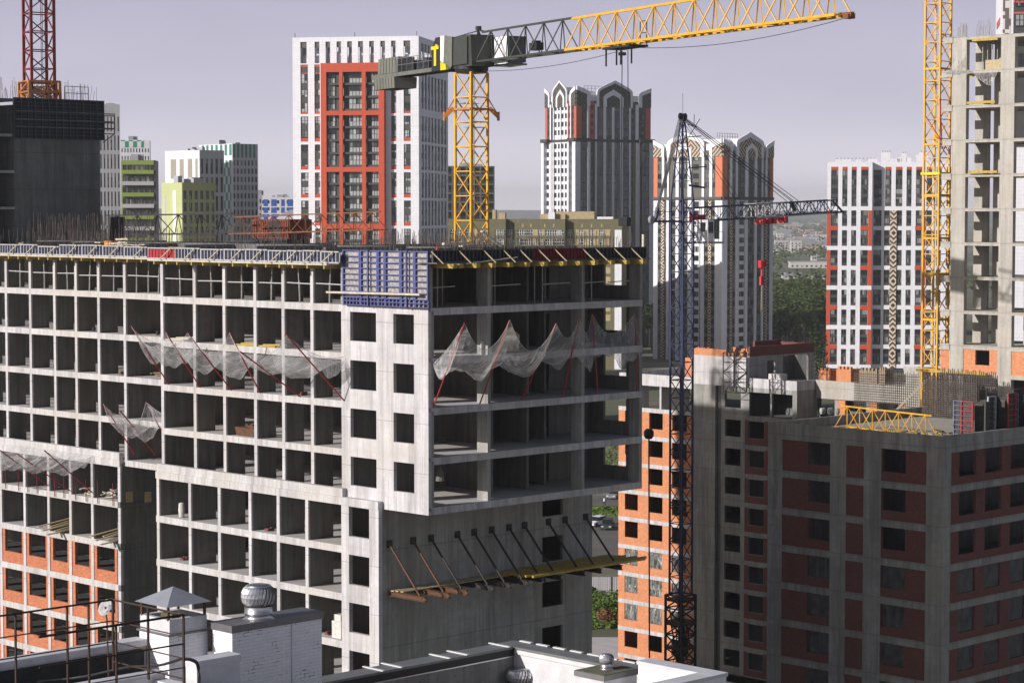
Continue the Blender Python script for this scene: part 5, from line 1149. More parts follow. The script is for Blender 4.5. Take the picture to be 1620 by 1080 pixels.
for x, y, w_ in ((1.2, .8, .9), (7.0, 1.2, 1.5), (14.8, 1.6, 1.4)):
    for i in range(4): tag(MB().bar((x + .15 * i, y, 41.28 + .05 * i), (x + w_ + U(-.2, .5), y + U(-.3, .3), 41.3 + .07 * i), .15, .05).build('timber_plank', 'timber', fr=G, org=(x, y, 41.3)), 'plank lying behind the safety net on the shaded side', 'plank', 'planks behind the shaded net')
x, z = G.onY(766, 553, .3); tag(MB().box(x - .25, x + .45, .3, .36, z - .5, z + .5).build('notice_board', 'sack', fr=G, org=(x, .3, z)), 'plain white board hanging behind the thin net on the shaded side', 'board')
x, z = G.onY(808, 566, .8); tag(MB().poly('y', .8, 1.2, [(x - .6, 41.3), (x + .7, 41.3), (x + .8, 42.3), (x + .1, 42.7), (x - .4, 42.3)]).build('wrapped_bundle', 'timber', fr=G, org=(x, .8, 41.3)), 'pale wrapped bundle behind the thin net on the shaded side', 'bundle')
x, z = G.onY(705, 755, 1.5); tag(MB().lathe((x, 2.0, 33.5), [(.28, 0), (.22, .45), (.08, .8), (0, .9)], 10).build('hanging_lamp', 'conc_in', fr=G, org=(x, 2, 33.5)), 'small grey cone hanging in the lowest shaded bay near the corner', 'cone')

# ------------------------------------------------------------------ finished towers behind the site
M['clad_w'] = panelled('white_cladding', (.80, .79, .83), .9, .6); M['clad_g'] = panelled('grey_cladding', (.42, .42, .45), .9, .6)
M['clad_r'] = panelled('orange_red_cladding', (.54, .070, .022), .9, .6); M['clad_o'] = panelled('orange_cladding', (.62, .17, .07), 1.2, .8)
M['clad_k'] = panelled('dark_cladding', (.060, .062, .058), 1.2, .8); M['clad_b'] = panelled('brown_grey_cladding', (.105, .10, .08), 1.2, 1.5)
M['olive'] = panelled('olive_cladding', (.17, .16, .075), 1.2, 1.5); M['zig'] = zigzag('zigzag_ornament'); M['zig2'] = zigzag('zigzag_ornament_large', wd=1.15, per=1.5)
M['orn'] = ornament('gable_ornament', (.48, .38, .28), (.07, .055, .04), 4.2); M['orn_d'] = ornament('dark_gable_ornament', (.035, .034, .032), (.13, .12, .10), 4.0)
M['pane_l'] = plain('balcony_parapet_glass', (.42, .44, .44), .25); M['roofm'] = plain('roof_felt', (.10, .10, .10), .9)
def win(ax, c, a0, a1, z0, z1, nv=1, nh=0, fw=.07, g=0, f=1, rec=.22):
    mb = MB(); mb.fbox(ax, c + rec, c + rec + .08, a0, a1, z0, z1, g)
    for i in range(nv + 2): a = a0 + (a1 - a0) * i / (nv + 1); mb.fbox(ax, c + rec - .05, c + rec - .002, a - fw / 2, a + fw / 2, z0, z1, f)
    for i in range(nh + 2): z = z0 + (z1 - z0) * i / (nh + 1); mb.fbox(ax, c + rec - .06, c + rec - .003, a0, a1, z - fw / 2, z + fw / 2, f)
    return mb
# --- red framed white tower
q = at(662.5, 200, 480); t1 = Frame(q.x, q.y, radians(79.5))
T = thing('apartment_tower', 'white tower with a big red grid frame on its front, left of the yellow mast', 'tower', t1, (0, 0, 0))
Y = lambda px: t1.onX(440 + px / 5.4, 200, 0)[0]
X = lambda px: t1.onY(440 + px / 5.4, 200, 0)[0]
Z = lambda py: t1.onX(600, 40 + py / 5.4, 0)[1]
zt = Z(97); WY = Y(126); WX = X(1452)
zg = Z(775)            # top of the second group
S_win = Set('window', ['glass_t1', 'frame'], T); S_side = Set('spandrel', 'clad_k', T); S_red = Set('red_spandrel', 'clad_r', T)
strips = [(Y(257), Y(193)), (Y(358), Y(312)), (Y(1010), Y(965)), (Y(1132), Y(1073))]
groups = []; z = zg
while z > 3: groups.append(z); z -= 6.0
holes = []
for a0, a1 in strips:
    holes.append((a0, a1, Z(755), Z(330)))
    for g_ in groups: holes.append((a0, a1, max(.3, g_ - 5.4), g_))
tops = [(193, 247), (315, 355), (408, 447), (502, 540), (592, 633), (685, 727), (780, 820), (875, 915), (967, 1005), (1073, 1130)]
for p0, p1 in tops: holes.append((Y(p1), Y(p0), Z(320), Z(135)))
ry0, ry1 = Y(920), Y(380)
MB().wall('x', 0, .4, 0, WY, 0, zt, [h for h in holes]).build('front_wall', 'clad_w', T)
for a0, a1 in strips:
    zz = [(Z(490), Z(412)), (Z(607), Z(545)), (Z(735), Z(660))]
    for z0, z1 in zz: S_win.add(win('x', 0, a0, a1, z0, z1, 1, 1), 2)
    S_red.add(MB().fbox('x', .1, .2, a0, a1, Z(350), Z(330)).fbox('x', .1, .2, a0, a1, Z(755), Z(735)).fbox('x', .1, .2, a0, a1, Z(410), Z(400)))
    for q0, q1 in ((400, 350), (545, 490), (660, 607)): S_side.add(MB().fbox('x', .16, .26, a0, a1, Z(q0), Z(q1)))
    for g_ in groups:
        S_win.add(win('x', 0, a0, a1, g_ - 1.8, g_, 1, 1), 2); S_win.add(win('x', 0, a0, a1, g_ - 4.65, g_ - 3.05, 1, 1), 2)
        S_side.add(MB().fbox('x', .16, .26, a0, a1, g_ - 3.05, g_ - 1.8)); S_red.add(MB().fbox('x', .1, .2, a0, a1, g_ - 5.4, g_ - 4.65))
for i, (p0, p1) in enumerate(tops):
    MB().fbox('x', .25, .33, Y(p1), Y(p0), Z(185), Z(135)).build('louvre', 'clad_b', T)
    MB().fbox('x', .9 + .2 * (i % 3), 1.1 + .2 * (i % 3), Y(p1), Y(p0), Z(320), Z(250)).box(2.2, 2.4, Y(p1) - .2, Y(p0) + .2, Z(320), Z(135)).build('roof_plant', 'clad_w' if i % 2 else 'clad_g', T)
# red frame standing 1.5 m proud, loggias inside it
cols = [(428, 537), (567, 730), (763, 872)]; rzs = [(Z(400), Z(732)), (Z(770), t1.onX(600, 264.4, 0)[1]), (t1.onX(600, 272, 0)[1], t1.onX(600, 354, 0)[1])]
zz = t1.onX(600, 362, 0)[1]; rzs.append((zz, zz - 11)); rzs.append((zz - 12, zz - 23)); rzs.append((zz - 24, 3.0))
hs = [(Y(p1), Y(p0), z1, z0) for p0, p1 in cols for z0, z1 in rzs]
MB().wall('x', -1.5, -.9, ry0, ry1, 0, Z(323), hs).fbox('x', -.9, -.02, ry0, ry0 + .3, 0, Z(323)).fbox('x', -.9, -.02, ry1 - .3, ry1, 0, Z(323)).fbox('x', -.9, -.02, ry0 + .3, ry1 - .3, Z(345), Z(323)).build('red_frame', 'clad_r', T)
S_log = Set('loggia_glazing', ['glass_t1', 'frame', 'pane_l'], T); S_sl = Set('loggia_slab', 'clad_k', T)
for ci, (p0, p1) in enumerate(cols):
    a1 = Y(p0); a0 = Y(p1)
    for z0, z1 in rzs:
        n = max(1, round((z0 - z1 + .4) / 3.05)); dz = (z0 - z1) / n
        for k in range(n):
            zt_ = z0 - dz * k; zb_ = zt_ - dz
            S_sl.add(MB().fbox('x', -1.1, -.03, a0, a1, zb_, zb_ + .45))
            g0, g1 = (a0 + .05, a1 - 1.15) if ci == 2 or ci == 1 else (a0 + 1.1, a1 - .05)
            if ci == 1: g0, g1 = a0 + .05, a1 - 1.3
            w_ = MB(); w_.fbox('x', -.6, -.52, g0, g1, zb_ + .45, zt_, 0); m_ = max(3, round((g1 - g0) / .72))
            for i in range(m_):
                x0 = g0 + (g1 - g0) * i / m_; x1 = g0 + (g1 - g0) * (i + 1) / m_; w_.fbox('x', -.64, -.61, x0 + .07, x1 - .07, zb_ + .5, zb_ + 1.45, 2); w_.fbox('x', -.68, -.65, x0 - .04, x0 + .04, zb_ + .45, zt_, 1)
            w_.fbox('x', -.68, -.65, g0, g1, zb_ + 1.45, zb_ + 1.53, 1); S_log.add(w_)
            S_sl.add(MB().fbox('x', -.5, -.02, a0, a1, zb_ + .45, zt_))
sx = [(1225, 1246), (1253, 1272), (1281, 1299), (1309, 1327), (1337, 1355), (1364, 1382), (1391, 1410), (1419, 1437)]
hs = []
gs = [Z(415) - 0.0, Z(540), Z(665)]
allg = [(Z(735) + .6, Z(415))] + [(max(.3, g_ - 5.4), g_) for g_ in groups]
for p0, p1 in sx:
    a0, a1 = X(p0), X(p1); hs += [(a0, a1, z0, z1) for z0, z1 in allg] + [(a0, a1, Z(320), Z(150))]
    for z0, z1 in allg:
        n = max(1, round((z1 - z0 + .6) / 3)); 
        for k in range(n): S_win.add(win('y', 0, a0, a1, z1 - 3 * k - 1.9, z1 - 3 * k, 0, 0), 1.5); S_side.add(MB().fbox('y', .16, .26, a0, a1, z1 - 3 * k - 3.0, z1 - 3 * k - 1.9))
    MB().fbox('y', .25, .33, a0, a1, Z(220), Z(150)).build('louvre', 'clad_b', T)
MB().wall('y', 0, .4, .4, WX, 0, zt, hs).build('side_wall', 'clad_w', T)
MB().box(.45, WX - .3, .45, WY - .3, 0, Z(325)).build('building_core', 'clad_k', T); MB().box(.4, WX, WY - .3, WY, 0, zt).box(WX - .3, WX, .4, WY - .3, 0, zt).build('rear_wall', 'clad_w', T)
for s_ in (S_win, S_side, S_red, S_log, S_sl): s_.done()
for p in (147, 657, 1185): MB().box(.1, .18, Y(p) - .05, Y(p) + .05, zt, zt + 1.0).build('antenna', 'black', T)

# --- towers with pointed gables
def gable(a0, a1, ze, zp, zb):      # outline of a pointed gable with rounded shoulders, open at the bottom
    m = (a0 + a1) / 2; w_ = a1 - a0
    return [(a0, zb), (a0, ze - .02 * w_), (a0 + .03 * w_, ze + .03 * w_), (a0 + .10 * w_, ze + (zp - ze) * .30), (m, zp), (a1 - .10 * w_, ze + (zp - ze) * .30), (a1 - .03 * w_, ze + .03 * w_), (a1, ze - .02 * w_), (a1, zb)]
def gable_tower(label, px, D, rz, w_, zcore, zm, ze, zcp, zcl, zband, lay_up, lay_lo, orn, acc, base_w, arch, low_arch_z, wide=0.0, h0=0.0, glassm='glass', whitex=False, wyy=None):
    q = at(px, 300, D); fr = Frame(q.x, q.y, rz); T = thing('apartment_tower', label, 'tower', fr, (0, 0, 0))
    wx_ = w_; wy_ = wyy or w_
    MB().box(.02, wx_ - .02, .02, wy_ - .02, 0, zcore).build('building_core', base_w, T); MB().box(.3, wx_ - .3, .3, wy_ - .3, zcore + .001, zcore + 2.2).box(6, wx_ - 6, 6, wy_ - 6, zcore + 2.2, zcore + 3.9).build('roof_parapet', 'clad_w', T)
    Sw = Set('window', [glassm, 'frame'], T); Sr = Set('rib', 'clad_w', T); Sp = Set('facade_panel', acc, T); Sz = Set('ornament_strip', 'zig', T); So = Set('olive_panel', 'olive', T); Sd = Set('floor_band', 'clad_b' if acc == 'clad_o' else 'clad_k', T)
    g0, g1, i0, i1, bw = arch
    for ax in ('x', 'y'):
        w_ = wy_ if ax == 'x' else wx_
        for lay, z0, z1 in ((lay_up, zband, zcore - 1.0), (lay_lo, h0, zband - 1.0)):
            o_ = -.0 if lay is lay_up else -wide
            for f0, f1, typ in lay:
                if whitex and ax == 'x' and typ in ('gls', 'olive'): typ = 'pairl' if typ == 'gls' else 'white'
                if whitex and ax == 'x' and typ == 'rib' and f0 > .3 and f1 < .7 and f1 - f0 > .033: typ = 'white'
                a0, a1 = f0 * w_, f1 * w_
                if lay is lay_lo and wide:
                    if f0 < .01: a0 -= wide
                    if f1 > .99: a1 += wide * .6
                oo = o_ if (f1 < .22 or f0 > .8) else 0
                if typ == 'rib': Sr.add(MB().fbox(ax, oo - .40, -.003, a0, a1, z0, z1 + (2 if lay is lay_up and (f1 < .2 or f0 > .82) else 0)), 5)
                elif typ == 'white': Sr.add(MB().fbox(ax, oo - .12, -.003, a0, a1, z0, z1), 5)
                elif typ == 'acc': Sp.add(MB().fbox(ax, -.12, -.003, a0, a1, z0, z1 + 1.0))
                elif typ == 'zig': Sz.add(MB().fbox(ax, oo - .2, -.004, a0, a1, z0, z1))
                elif typ == 'olive': So.add(MB().fbox(ax, -.2, -.004, a0, a1, z0, z1))
                elif typ in ('win', 'pair', 'lite', 'gls', 'pairl'):
                    if typ in ('lite', 'pairl'): Sr.add(MB().fbox(ax, -.06, -.0035, a0, a1, z0, z1), 4)
                    if typ == 'gls' and oo: Sp_ = Sd.add(MB().fbox(ax, oo, -.003, a0, a1, z0, z1))
                    z = z1
                    while z - 2.9 > z0:
                        n = 2 if typ in ('pair',) else 1; d = (a1 - a0) / n; e_ = .12 * d if typ != 'gls' else .02
                        for k in range(n):
                            if typ == 'gls': Sw.add(win(ax, oo - .34, a0 + k * d + e_, a0 + (k + 1) * d - e_, z - 2.85, z - .1, 1, 1, .09), 1)
                            else: Sw.add(win(ax, -.34 , a0 + k * d + e_, a0 + (k + 1) * d - e_, z - 2.25, z - .55, 1, 0, .09), 1)
                        z -= 3.0
        # band between the upper and the lower zone
        if acc == 'clad_o': MB().fbox(ax, -.55, -.004, .02, w_ - .02, zband - 1.0, zband).build('dark_belt', 'clad_k' , T)
        else: MB().fbox(ax, -wide - .6, -.004, -wide, w_ * .17, zband - .95, zband + .3).fbox(ax, -wide - .6, -.004, w_ * .82, w_ + wide * .6, zband - .95, zband + .3).build('dark_belt', 'clad_k', T)
        # middle gable
        A0, A1, I0, I1 = g0 * w_, g1 * w_, i0 * w_, i1 * w_; B = bw * w_
        outer = gable(A0, A1, ze, zm, zcore - 2.2); inner = gable(A0 + B, A1 - B, ze - B * .5, zm - B * 1.25, zcore - 2.2)
        Sr.add(MB().ring(ax, -.62, -.02, outer, inner), 9)
        MB().poly(ax, -.42, -.03, inner).build('gable_field', orn, T)
        zi = low_arch_z; ib = (I1 - I0) * .17
        o2 = gable(I0, I1, zi[0], zi[1], zcore - 2.2); n2 = gable(I0 + ib, I1 - ib, zi[0] - ib * .5, zi[1] - ib * 1.4, zcore - 2.2); Sr.add(MB().ring(ax, -.58, -.43, o2, n2), 9)
        for (ca, cb, pk, lw) in ((0.0, .175, zcp, zcl), (1.0, .835, zcp, zcl)):
            a, b_ = ca * w_, cb * w_; s = 1 if b_ > a else -1
            fld = [(a, zcore - 2), (b_ - s * .04 * w_, zcore - 2), (b_ - s * .04 * w_, lw - 1.2), (a, pk - 1.5)]; MB().poly(ax, -.38, -.012, fld if s > 0 else fld[::-1]).build('gable_field', orn, T)
            rim = [(a, pk - 1.5), (b_ - s * .04 * w_, lw - 1.2), (b_ - s * .04 * w_, zcore - 2), (b_, zcore - 2), (b_, lw - .6), (b_ - s * .02 * w_, lw + .1), (a, pk)]
            Sr.add(MB().poly(ax, -.55, -.013, rim if s > 0 else rim[::-1]), 9)
    for s_ in (Sw, Sr, Sp, Sz, So, Sd): s_.done()
    # white roof fins behind the gables
    for (x0, x1, y0, y1) in ((.9, wx_ * .3, wy_ * .45, wy_ * .55), (wx_ * .45, wx_ * .55, .9, wy_ * .3)):
        MB().box(x0, x1, y0, y1, zcore, (ze + zm) / 2 - .5).build('roof_fin', 'clad_w', T)
    rl = MB()
    for i in range(9): x = w_ * .3 + i * w_ * .05; rl.bar((x, w_ * .3, zcore + 3.9), (x, w_ * .3, zcore + 6.0), .1)
    rl.bar((w_ * .3, w_ * .3, zcore + 6), (w_ * .7, w_ * .3, zcore + 6), .1); rl.bar((w_ * .3, w_ * .3, zcore + 5), (w_ * .7, w_ * .3, zcore + 5), .08); rl.build('roof_railing', 'dark', T)
    return fr, T
up3 = [(0, .095, 'acc'), (.10, .165, 'win'), (.175, .25, 'win'), (.33, .43, 'win'), (.435, .49, 'rib'), (.49, .62, 'pair'), (.62, .665, 'rib'), (.67, .72, 'win'), (.79, .83, 'win'), (.885, .94, 'win'), (.94, 1.0, 'acc'), (.135, .175, 'rib'), (.25, .285, 'rib'), (.765, .79, 'rib'), (.835, .87, 'rib')]
lo3 = [(0, .10, 'white'), (.10, .15, 'win'), (.15, .195, 'zig'), (.195, .25, 'win'), (.25, .30, 'rib'), (.32, .43, 'lite'), (.435, .485, 'rib'), (.49, .62, 'pair'), (.62, .665, 'rib'), (.67, .755, 'win'), (.765, .80, 'rib'), (.80, .84, 'win'), (.84, .885, 'zig'), (.885, .93, 'win'), (.935, 1.0, 'white')]
f3, T3 = gable_tower('white and brown tower with orange corner strips and carved gables behind the blue crane', 1142.5, 745, radians(48), 28.8, 70.3, 76.6, 73.2, 74.2, 72.3, 54.9, up3, lo3, 'orn', 'clad_o', 'clad_b', (.25, .79, .435, .665, .05), (70.6, 73.0))
up2 = [(0, .07, 'acc'), (.075, .13, 'win'), (.14, .165, 'rib'), (.17, .235, 'acc'), (.19, .225, 'win'), (.245, .27, 'rib'), (.28, .35, 'gls'), (.355, .39, 'rib'), (.395, .465, 'gls'), (.47, .50, 'rib'), (.505, .575, 'gls'), (.58, .615, 'rib'), (.62, .69, 'gls'), (.70, .725, 'rib'), (.73, .78, 'win'), (.79, .83, 'rib'), (.86, .92, 'win'), (.93, 1, 'acc')]
lo2 = [(0, .03, 'white'), (.03, .115, 'gls'), (.12, .155, 'rib'), (.16, .18, 'olive'), (.185, .225, 'win'), (.225, .24, 'olive'), (.245, .27, 'rib'), (.28, .35, 'gls'), (.355, .39, 'rib'), (.395, .465, 'gls'), (.47, .50, 'rib'), (.505, .575, 'gls'), (.58, .615, 'rib'), (.62, .69, 'gls'), (.70, .725, 'rib'), (.73, .76, 'win'), (.76, .79, 'olive'), (.795, .85, 'rib'), (.855, .95, 'gls'), (.955, 1, 'white')]
f2, T2 = gable_tower('tall tower with pointed gables and dark glass bays, directly below the yellow jib', 911.5, 823, radians(31.5), 33.0, 90.5, 98.2, 94.2, 95.8, 94.0, 76.5, up2, lo2, 'orn_d', 'clad_rr', 'clad_k', (.265, .745, .35, .62, .028), (92.0, 94.8), wide=1.3, glassm='glass_teal', whitex=True, wyy=21.0)

# --- long white and red tower at the right
q = at(1308.7, 300, 700); t4 = Frame(q.x, q.y, radians(-8))
T = thing('apartment_tower', 'wide white tower with red strips and a zigzag ornament, left of the right-hand mast', 'tower', t4, (0, 0, 0))
def XX(px, y=0.0): return t4.onY(1290 + px / 5.686, 300, y)[0]
def ZZ(v, px=300): return t4.onY(1290 + px / 5.686, v, 0)[1]
zt = ZZ(256.2); RC = 3.0
S_win = Set('window', ['glass', 'frame'], T); S_sp = Set('spandrel', 'clad_k', T); S_rd = Set('red_panel', 'clad_r', T)
g0 = ZZ(332.9); bot = ZZ(583); oz = [(ZZ(326.4), ZZ(268.7))]; z = g0
while z - 5.5 > bot - .5: oz.append((z - 4.85, z)); z -= 6.15
bot = oz[-1][0] - 1.2
L1 = XX(512); LE = XX(1290, RC)
def fill(ax, c, a0, a1, zr, nm=1):
    for z0, z1 in zr:
        n = max(1, round((z1 - z0) / 2.7)); d = (z1 - z0) / n
        for k in range(n):
            zb = z0 + d * k; S_win.add(win(ax, c, a0, a1, zb + d * .36, zb + d, nm, 0, .08), (a1 - a0)); S_sp.add(MB().fbox(ax, c + .18, c + .26, a0, a1, zb, zb + d * .36))
cl = [(140, 205), (242, 288), (325, 370), (410, 477)]; hs = [(XX(a), XX(b), z0, z1) for a, b in cl for z0, z1 in oz]
MB().wall('y', 0, .4, 0, L1, bot, zt, hs).build('front_wall', 'clad_w', T)
for a, b in cl: fill('y', 0, XX(a), XX(b), oz, 2 if b - a > 55 else 1); S_rd.add(MB().fbox('y', -.03, -.004, XX(a), XX(b), ZZ(268.7), ZZ(264)))
for i in range(1, len(oz)):
    z0, z1 = oz[i]
    ext = 1.3 if i % 2 == 1 else 0
    S_rd.add(MB().fbox('y', -.04, -.004, .02, XX(138), z0 - ext, z1).fbox('y', -.04, -.004, XX(478), L1 - .03, z0 - ext, z1))
    if i % 2 == 1: S_rd.add(MB().fbox('y', -.035, -.004, XX(138), XX(206), z0 - 1.29, z0 - .01).fbox('y', -.035, -.004, XX(408), XX(478), z0 - 1.29, z0 - .01))
MB().wall('x', L1 - .4, L1, .4, RC, bot, zt, []).build('return_wall', 'clad_w', T)
cl2 = [(525, 597, 0), (628, 683, 1), (722, 782, 0), (820, 865, 0), (905, 958, 2), (1000, 1050, 0), (1090, 1135, 0), (1180, 1240, 0)]
hs = []
for a, b, k in cl2:
    for i, (z0, z1) in enumerate(oz):
        if k == 1 and i > 0: a_, b_ = 622, 675
        elif a == 722 and i > 0: a_, b_ = 735, 782
        else: a_, b_ = a, b
        hs.append((XX(a_, RC), XX(b_, RC), z0, z1)); fill('y', RC, XX(a_, RC), XX(b_, RC), [(z0, z1)], 1)
    if a > 600: S_rd.add(MB().fbox('y', RC - .03, RC - .004, XX(a, RC), XX(b, RC), ZZ(268.7), ZZ(264)))
for i in range(1, len(oz)):
    if i % 2 == 1: S_rd.add(MB().fbox('y', RC - .04, RC - .004, XX(900, RC), XX(1000, RC), oz[i][0] - 1.29, oz[i][0] - .01))
    S_rd.add(MB().fbox('y', RC - .045, RC - .004, XX(960, RC), XX(995, RC), oz[i][0], oz[i][1]))
MB().wall('y', RC, RC + .4, L1 - .4, LE, bot, zt, hs).build('front_wall', 'clad_w', T)
MB().fbox('y', RC - .3, RC - .005, XX(676, RC), XX(733, RC), bot, g0).build('ornament_strip', 'zig2', T)
MB().box(.2, L1 - .41, .45, 18, bot - 2, zt - .8).box(L1 - .405, LE - .2, RC + .45, 18, bot - 2.01, zt - .8).build('building_core', 'clad_k', T); MB().box(LE - .2, LE, RC + .4, 18, bot, zt).box(0, .2, .4, 18, bot, zt).build('side_wall', 'clad_w', T); MB().box(1, LE - 1, 1.5, 17, 0, bot - 2.02).build('base_storeys', 'clad_k', T)
for a, b, h_ in ((175, 320, .9), (360, 410, .8), (470, 560, 1.0), (590, 670, 3.1), (775, 815, 2.7), (735, 770, 1.5), (660, 760, 1.1), (905, 935, 2.2), (935, 1010, 3.0), (820, 860, 1.4)): MB().box(XX(a, 5), XX(b, 5), 5, 8, zt - .8, zt + h_).build('roof_housing', 'clad_w', T)
for a in list(range(190, 560, 34)) + [600, 622, 645, 665, 785, 805, 910, 950, 990]:
    top = 3.1 if 590 < a < 670 else (2.7 if a in (785, 805) else (3.0 if a > 930 else .9)); MB().tube([(XX(a, 6), 6, zt + top), (XX(a, 6), 6, zt + top + .5)], .22, 6).build('roof_vent', 'clad_g', T)
for s_ in (S_win, S_sp, S_rd): s_.done()

# --- the group of blocks at the left
def block(label, u0, u1, vtop, D, rz, corner, wx, wy, clad_x, clad_y, nx, ny, gx=(2, 6.0, 4.6), cov=(.5, .5), fl=0, extra=None, name='apartment_block', gm='glass', zbot=0, top_blank=2.2, floor=3.0):
    q = at(corner, 300, D); fr = Frame(q.x, q.y, rz); zt = 50 + (335 - vtop) / F * D; T = thing(name, label, 'tower' if zt > 80 else 'block', fr, (0, 0, 0))
    Sw = Set('window', [gm, 'frame'], T)
    for ax, W, n, cl_, cv in (('x', wy, nx, clad_x, cov[0]), ('y', wx, ny, clad_y, cov[1])):
        hs = []; per, op = gx[1], gx[2]; z = zt - top_blank
        while z - op > 1 and n:
            for i in range(n):
                c = W * (i + .5) / n; hw = W / n * cv / 2; hs.append((c - hw, c + hw, z - op, z)); k = max(1, round(op / floor))
                for j in range(k):
                    d = op / k; Sw.add(win(ax, 0, c - hw, c + hw, z - d * (j + 1) + (.9 if k > 1 or op > 2.2 else 0), z - d * j, 1 if hw > .6 else 0, 0, .1), hw); 
                    if k > 1 or op > 2.2: Sw.add(MB().fbox(ax, .15, .2, c - hw, c + hw, z - d * (j + 1), z - d * (j + 1) + .9, 1), .01)
            z -= per
        if ax == 'x': MB().wall(ax, 0, .35, 0, W, 0, zt, hs).build('facade_wall', cl_, T)
        else: MB().wall(ax, 0, .35, .35, W, 0, zt - .003, hs).build('facade_wall', cl_, T)
    MB().box(.4, wx - .2, .4, wy - .2, 0, zt - .6).build('building_core', 'clad_k', T); MB().box(wx - .2, wx, .35, wy, 0, zt).box(.35, wx - .2, wy - .2, wy, 0, zt).build('rear_wall', clad_y, T)
    rp = MB(); rnd = random.Random(int(u0))
    for i in range(5): x = rnd.uniform(.15, .75) * wx; y = rnd.uniform(.15, .75) * wy; rp.box(x, x + rnd.uniform(1, 3), y, y + rnd.uniform(1, 3), zt - .6, zt + rnd.uniform(.4, 1.8))
    rp.build('roof_vent', 'clad_g', T)
    if extra: extra(T, fr, zt)
    Sw.done(); return T
M['lime'] = panelled('lime_render', (.50, .53, .25), 3, 3); M['limed'] = panelled('lime_green_cladding', (.26, .34, .07), 3, 3); M['beige'] = panelled('beige_render', (.46, .42, .30), 3, 3)
M['green'] = panelled('green_cladding', (.04, .22, .14), 1.2, 1.2); M['bluec'] = panelled('blue_cladding', (.05, .12, .48), 3, 3); M['greyw'] = panelled('pale_grey_render', (.50, .49, .50), 1.5, 1.5)
t = NT('green_white_checks'); v, h, z = t.wallvec(1 / 1.6, 1 / 3.0); ck = t.n('ShaderNodeTexChecker'); ck.inputs['Scale'].default_value = 1; t.l(v, ck.inputs['Vector']); ck.inputs['Color1'].default_value = (.72, .72, .73, 1); ck.inputs['Color2'].default_value = (.05, .26, .17, 1); t.col(ck.outputs[0]); M['check'] = t.m
block('grey white tower with long dark window strips just right of the dark tower block', 158, 190, 166, 725, radians(14), 152, 7.8, 20, 'greyw', 'greyw', 8, 7, (2, 6.0, 4.7), (.45, .42), top_blank=4)
def ex_green(T, fr, zt):
    MB().fbox('y', -.1, -.004, .1, 9, zt - 3.0, zt - .1).build('check_band', 'check', T)
block('white block with a green checked top edge behind the lime green block', 192, 237, 222, 900, radians(8), 191.5, 11.5, 16, 'clad_w', 'clad_w', 6, 10, (2, 3.0, 1.6), (.4, .42), extra=ex_green, gm='glass', top_blank=3.4)
def ex_lime(T, fr, zt):
    z = zt - 2.6
    while z > 2: MB().fbox('y', -1.1, -.004, .3, 8.6, z - 1.05, z).build('balcony', 'limed' if int(z) % 2 else 'greyw', T); z -= 3.0
    MB().fbox('y', -.15, -.004, .05, 8.6, zt - 1.2, zt).build('cornice', 'limed', T)
block('lime green balconied block left of the pale yellow block', 192, 247, 254, 600, radians(6), 192, 9.1, 14, 'limed', 'clad_b', 3, 6, (1, 3.0, 1.9), (.4, .7), extra=ex_lime, top_blank=1.2)
def ex_beige(T, fr, zt):
    for k in range(3):
        for y0, y1 in ((1.2, 2.6), (4.6, 7.4), (10, 12.6), (14.8, 18.4)): MB().fbox('x', -.06, -.004, y0, y1, zt - 10 - 11 * k, zt - 3 - 11 * k).build('beige_panel', 'clad_b2', T)
M['clad_b2'] = panelled('taupe_panel', (.34, .31, .25), 1, 1)
block('white block with tall taupe panels and grey window strips behind the pale yellow block', 241, 345, 238, 800, radians(42), 316, 10.5, 22, 'clad_w', 'greyw', 0, 5, (2, 6.6, 5.4), (.4, .5), extra=ex_beige, top_blank=3)
def ex_yel(T, fr, zt):
    MB().fbox('x', -.05, -.004, 3.0, 4.6, zt - 40, zt - 2).build('stair_glazing', 'clad_w', T); MB().fbox('x', -.05, -.004, 8.2, 9.6, zt - 40, zt - 3).build('stair_glazing', 'greyw', T)
block('pale yellow green block in front of the white and taupe block', 248, 325, 289, 560, radians(38), 288, 9.6, 10.4, 'lime', 'limed2', 0, 6, (1, 3.0, 2.2), (.5, .55), extra=ex_yel, top_blank=2)
def ex_chk(T, fr, zt):
    MB().fbox('x', -.06, -.004, 1.0, 9.5, 0, zt - 6).build('check_strip', 'check', T)
    for i in range(7): MB().fbox('x', -.06, -.004, .4 + i * 3.3, 2.1 + i * 3.3, zt - 4.2, zt - .2).build('green_panel', 'green', T)
    for i in range(6): MB().fbox('y', -.06, -.004, .3 + i * 1.7, 1.2 + i * 1.7, zt - 5, zt - .2).build('green_panel', 'green', T)
block('white tower with green checked strip and green crown', 298, 398, 228, 820, radians(38), 368, 10.8, 24, 'clad_w', 'greyw', 0, 7, (2, 3.0, 1.9), (.4, .5), extra=ex_chk, top_blank=6)
block('small grey block between the green crowned tower and the blue and white block', 398, 413, 307, 950, radians(10), 396, 5, 10, 'greyw', 'greyw', 3, 3, (1, 3.0, 1.6), (.4, .4))
def ex_blue(T, fr, zt):
    for i, (x0, x1) in enumerate(((1.0, 3.0), (4.4, 6.8), (8.8, 10.4), (11.6, 14.0))): MB().fbox('y', -.05, -.004, x0, x1, zt - 12, zt - 1.0).build('blue_panel', 'bluec', T)
    z = zt - 4.6
    for k in range(3): MB().fbox('y', -.07, -.004, .2, 14, z, z + .5).build('white_band', 'clad_w', T); z -= 3
block('blue and white panelled block low at the left of the red framed tower', 413, 464, 312, 1000, radians(6), 413, 15, 12, 'clad_w', 'clad_w', 3, 7, (1, 3.0, 1.5), (.4, .5), extra=ex_blue, top_blank=1.4)
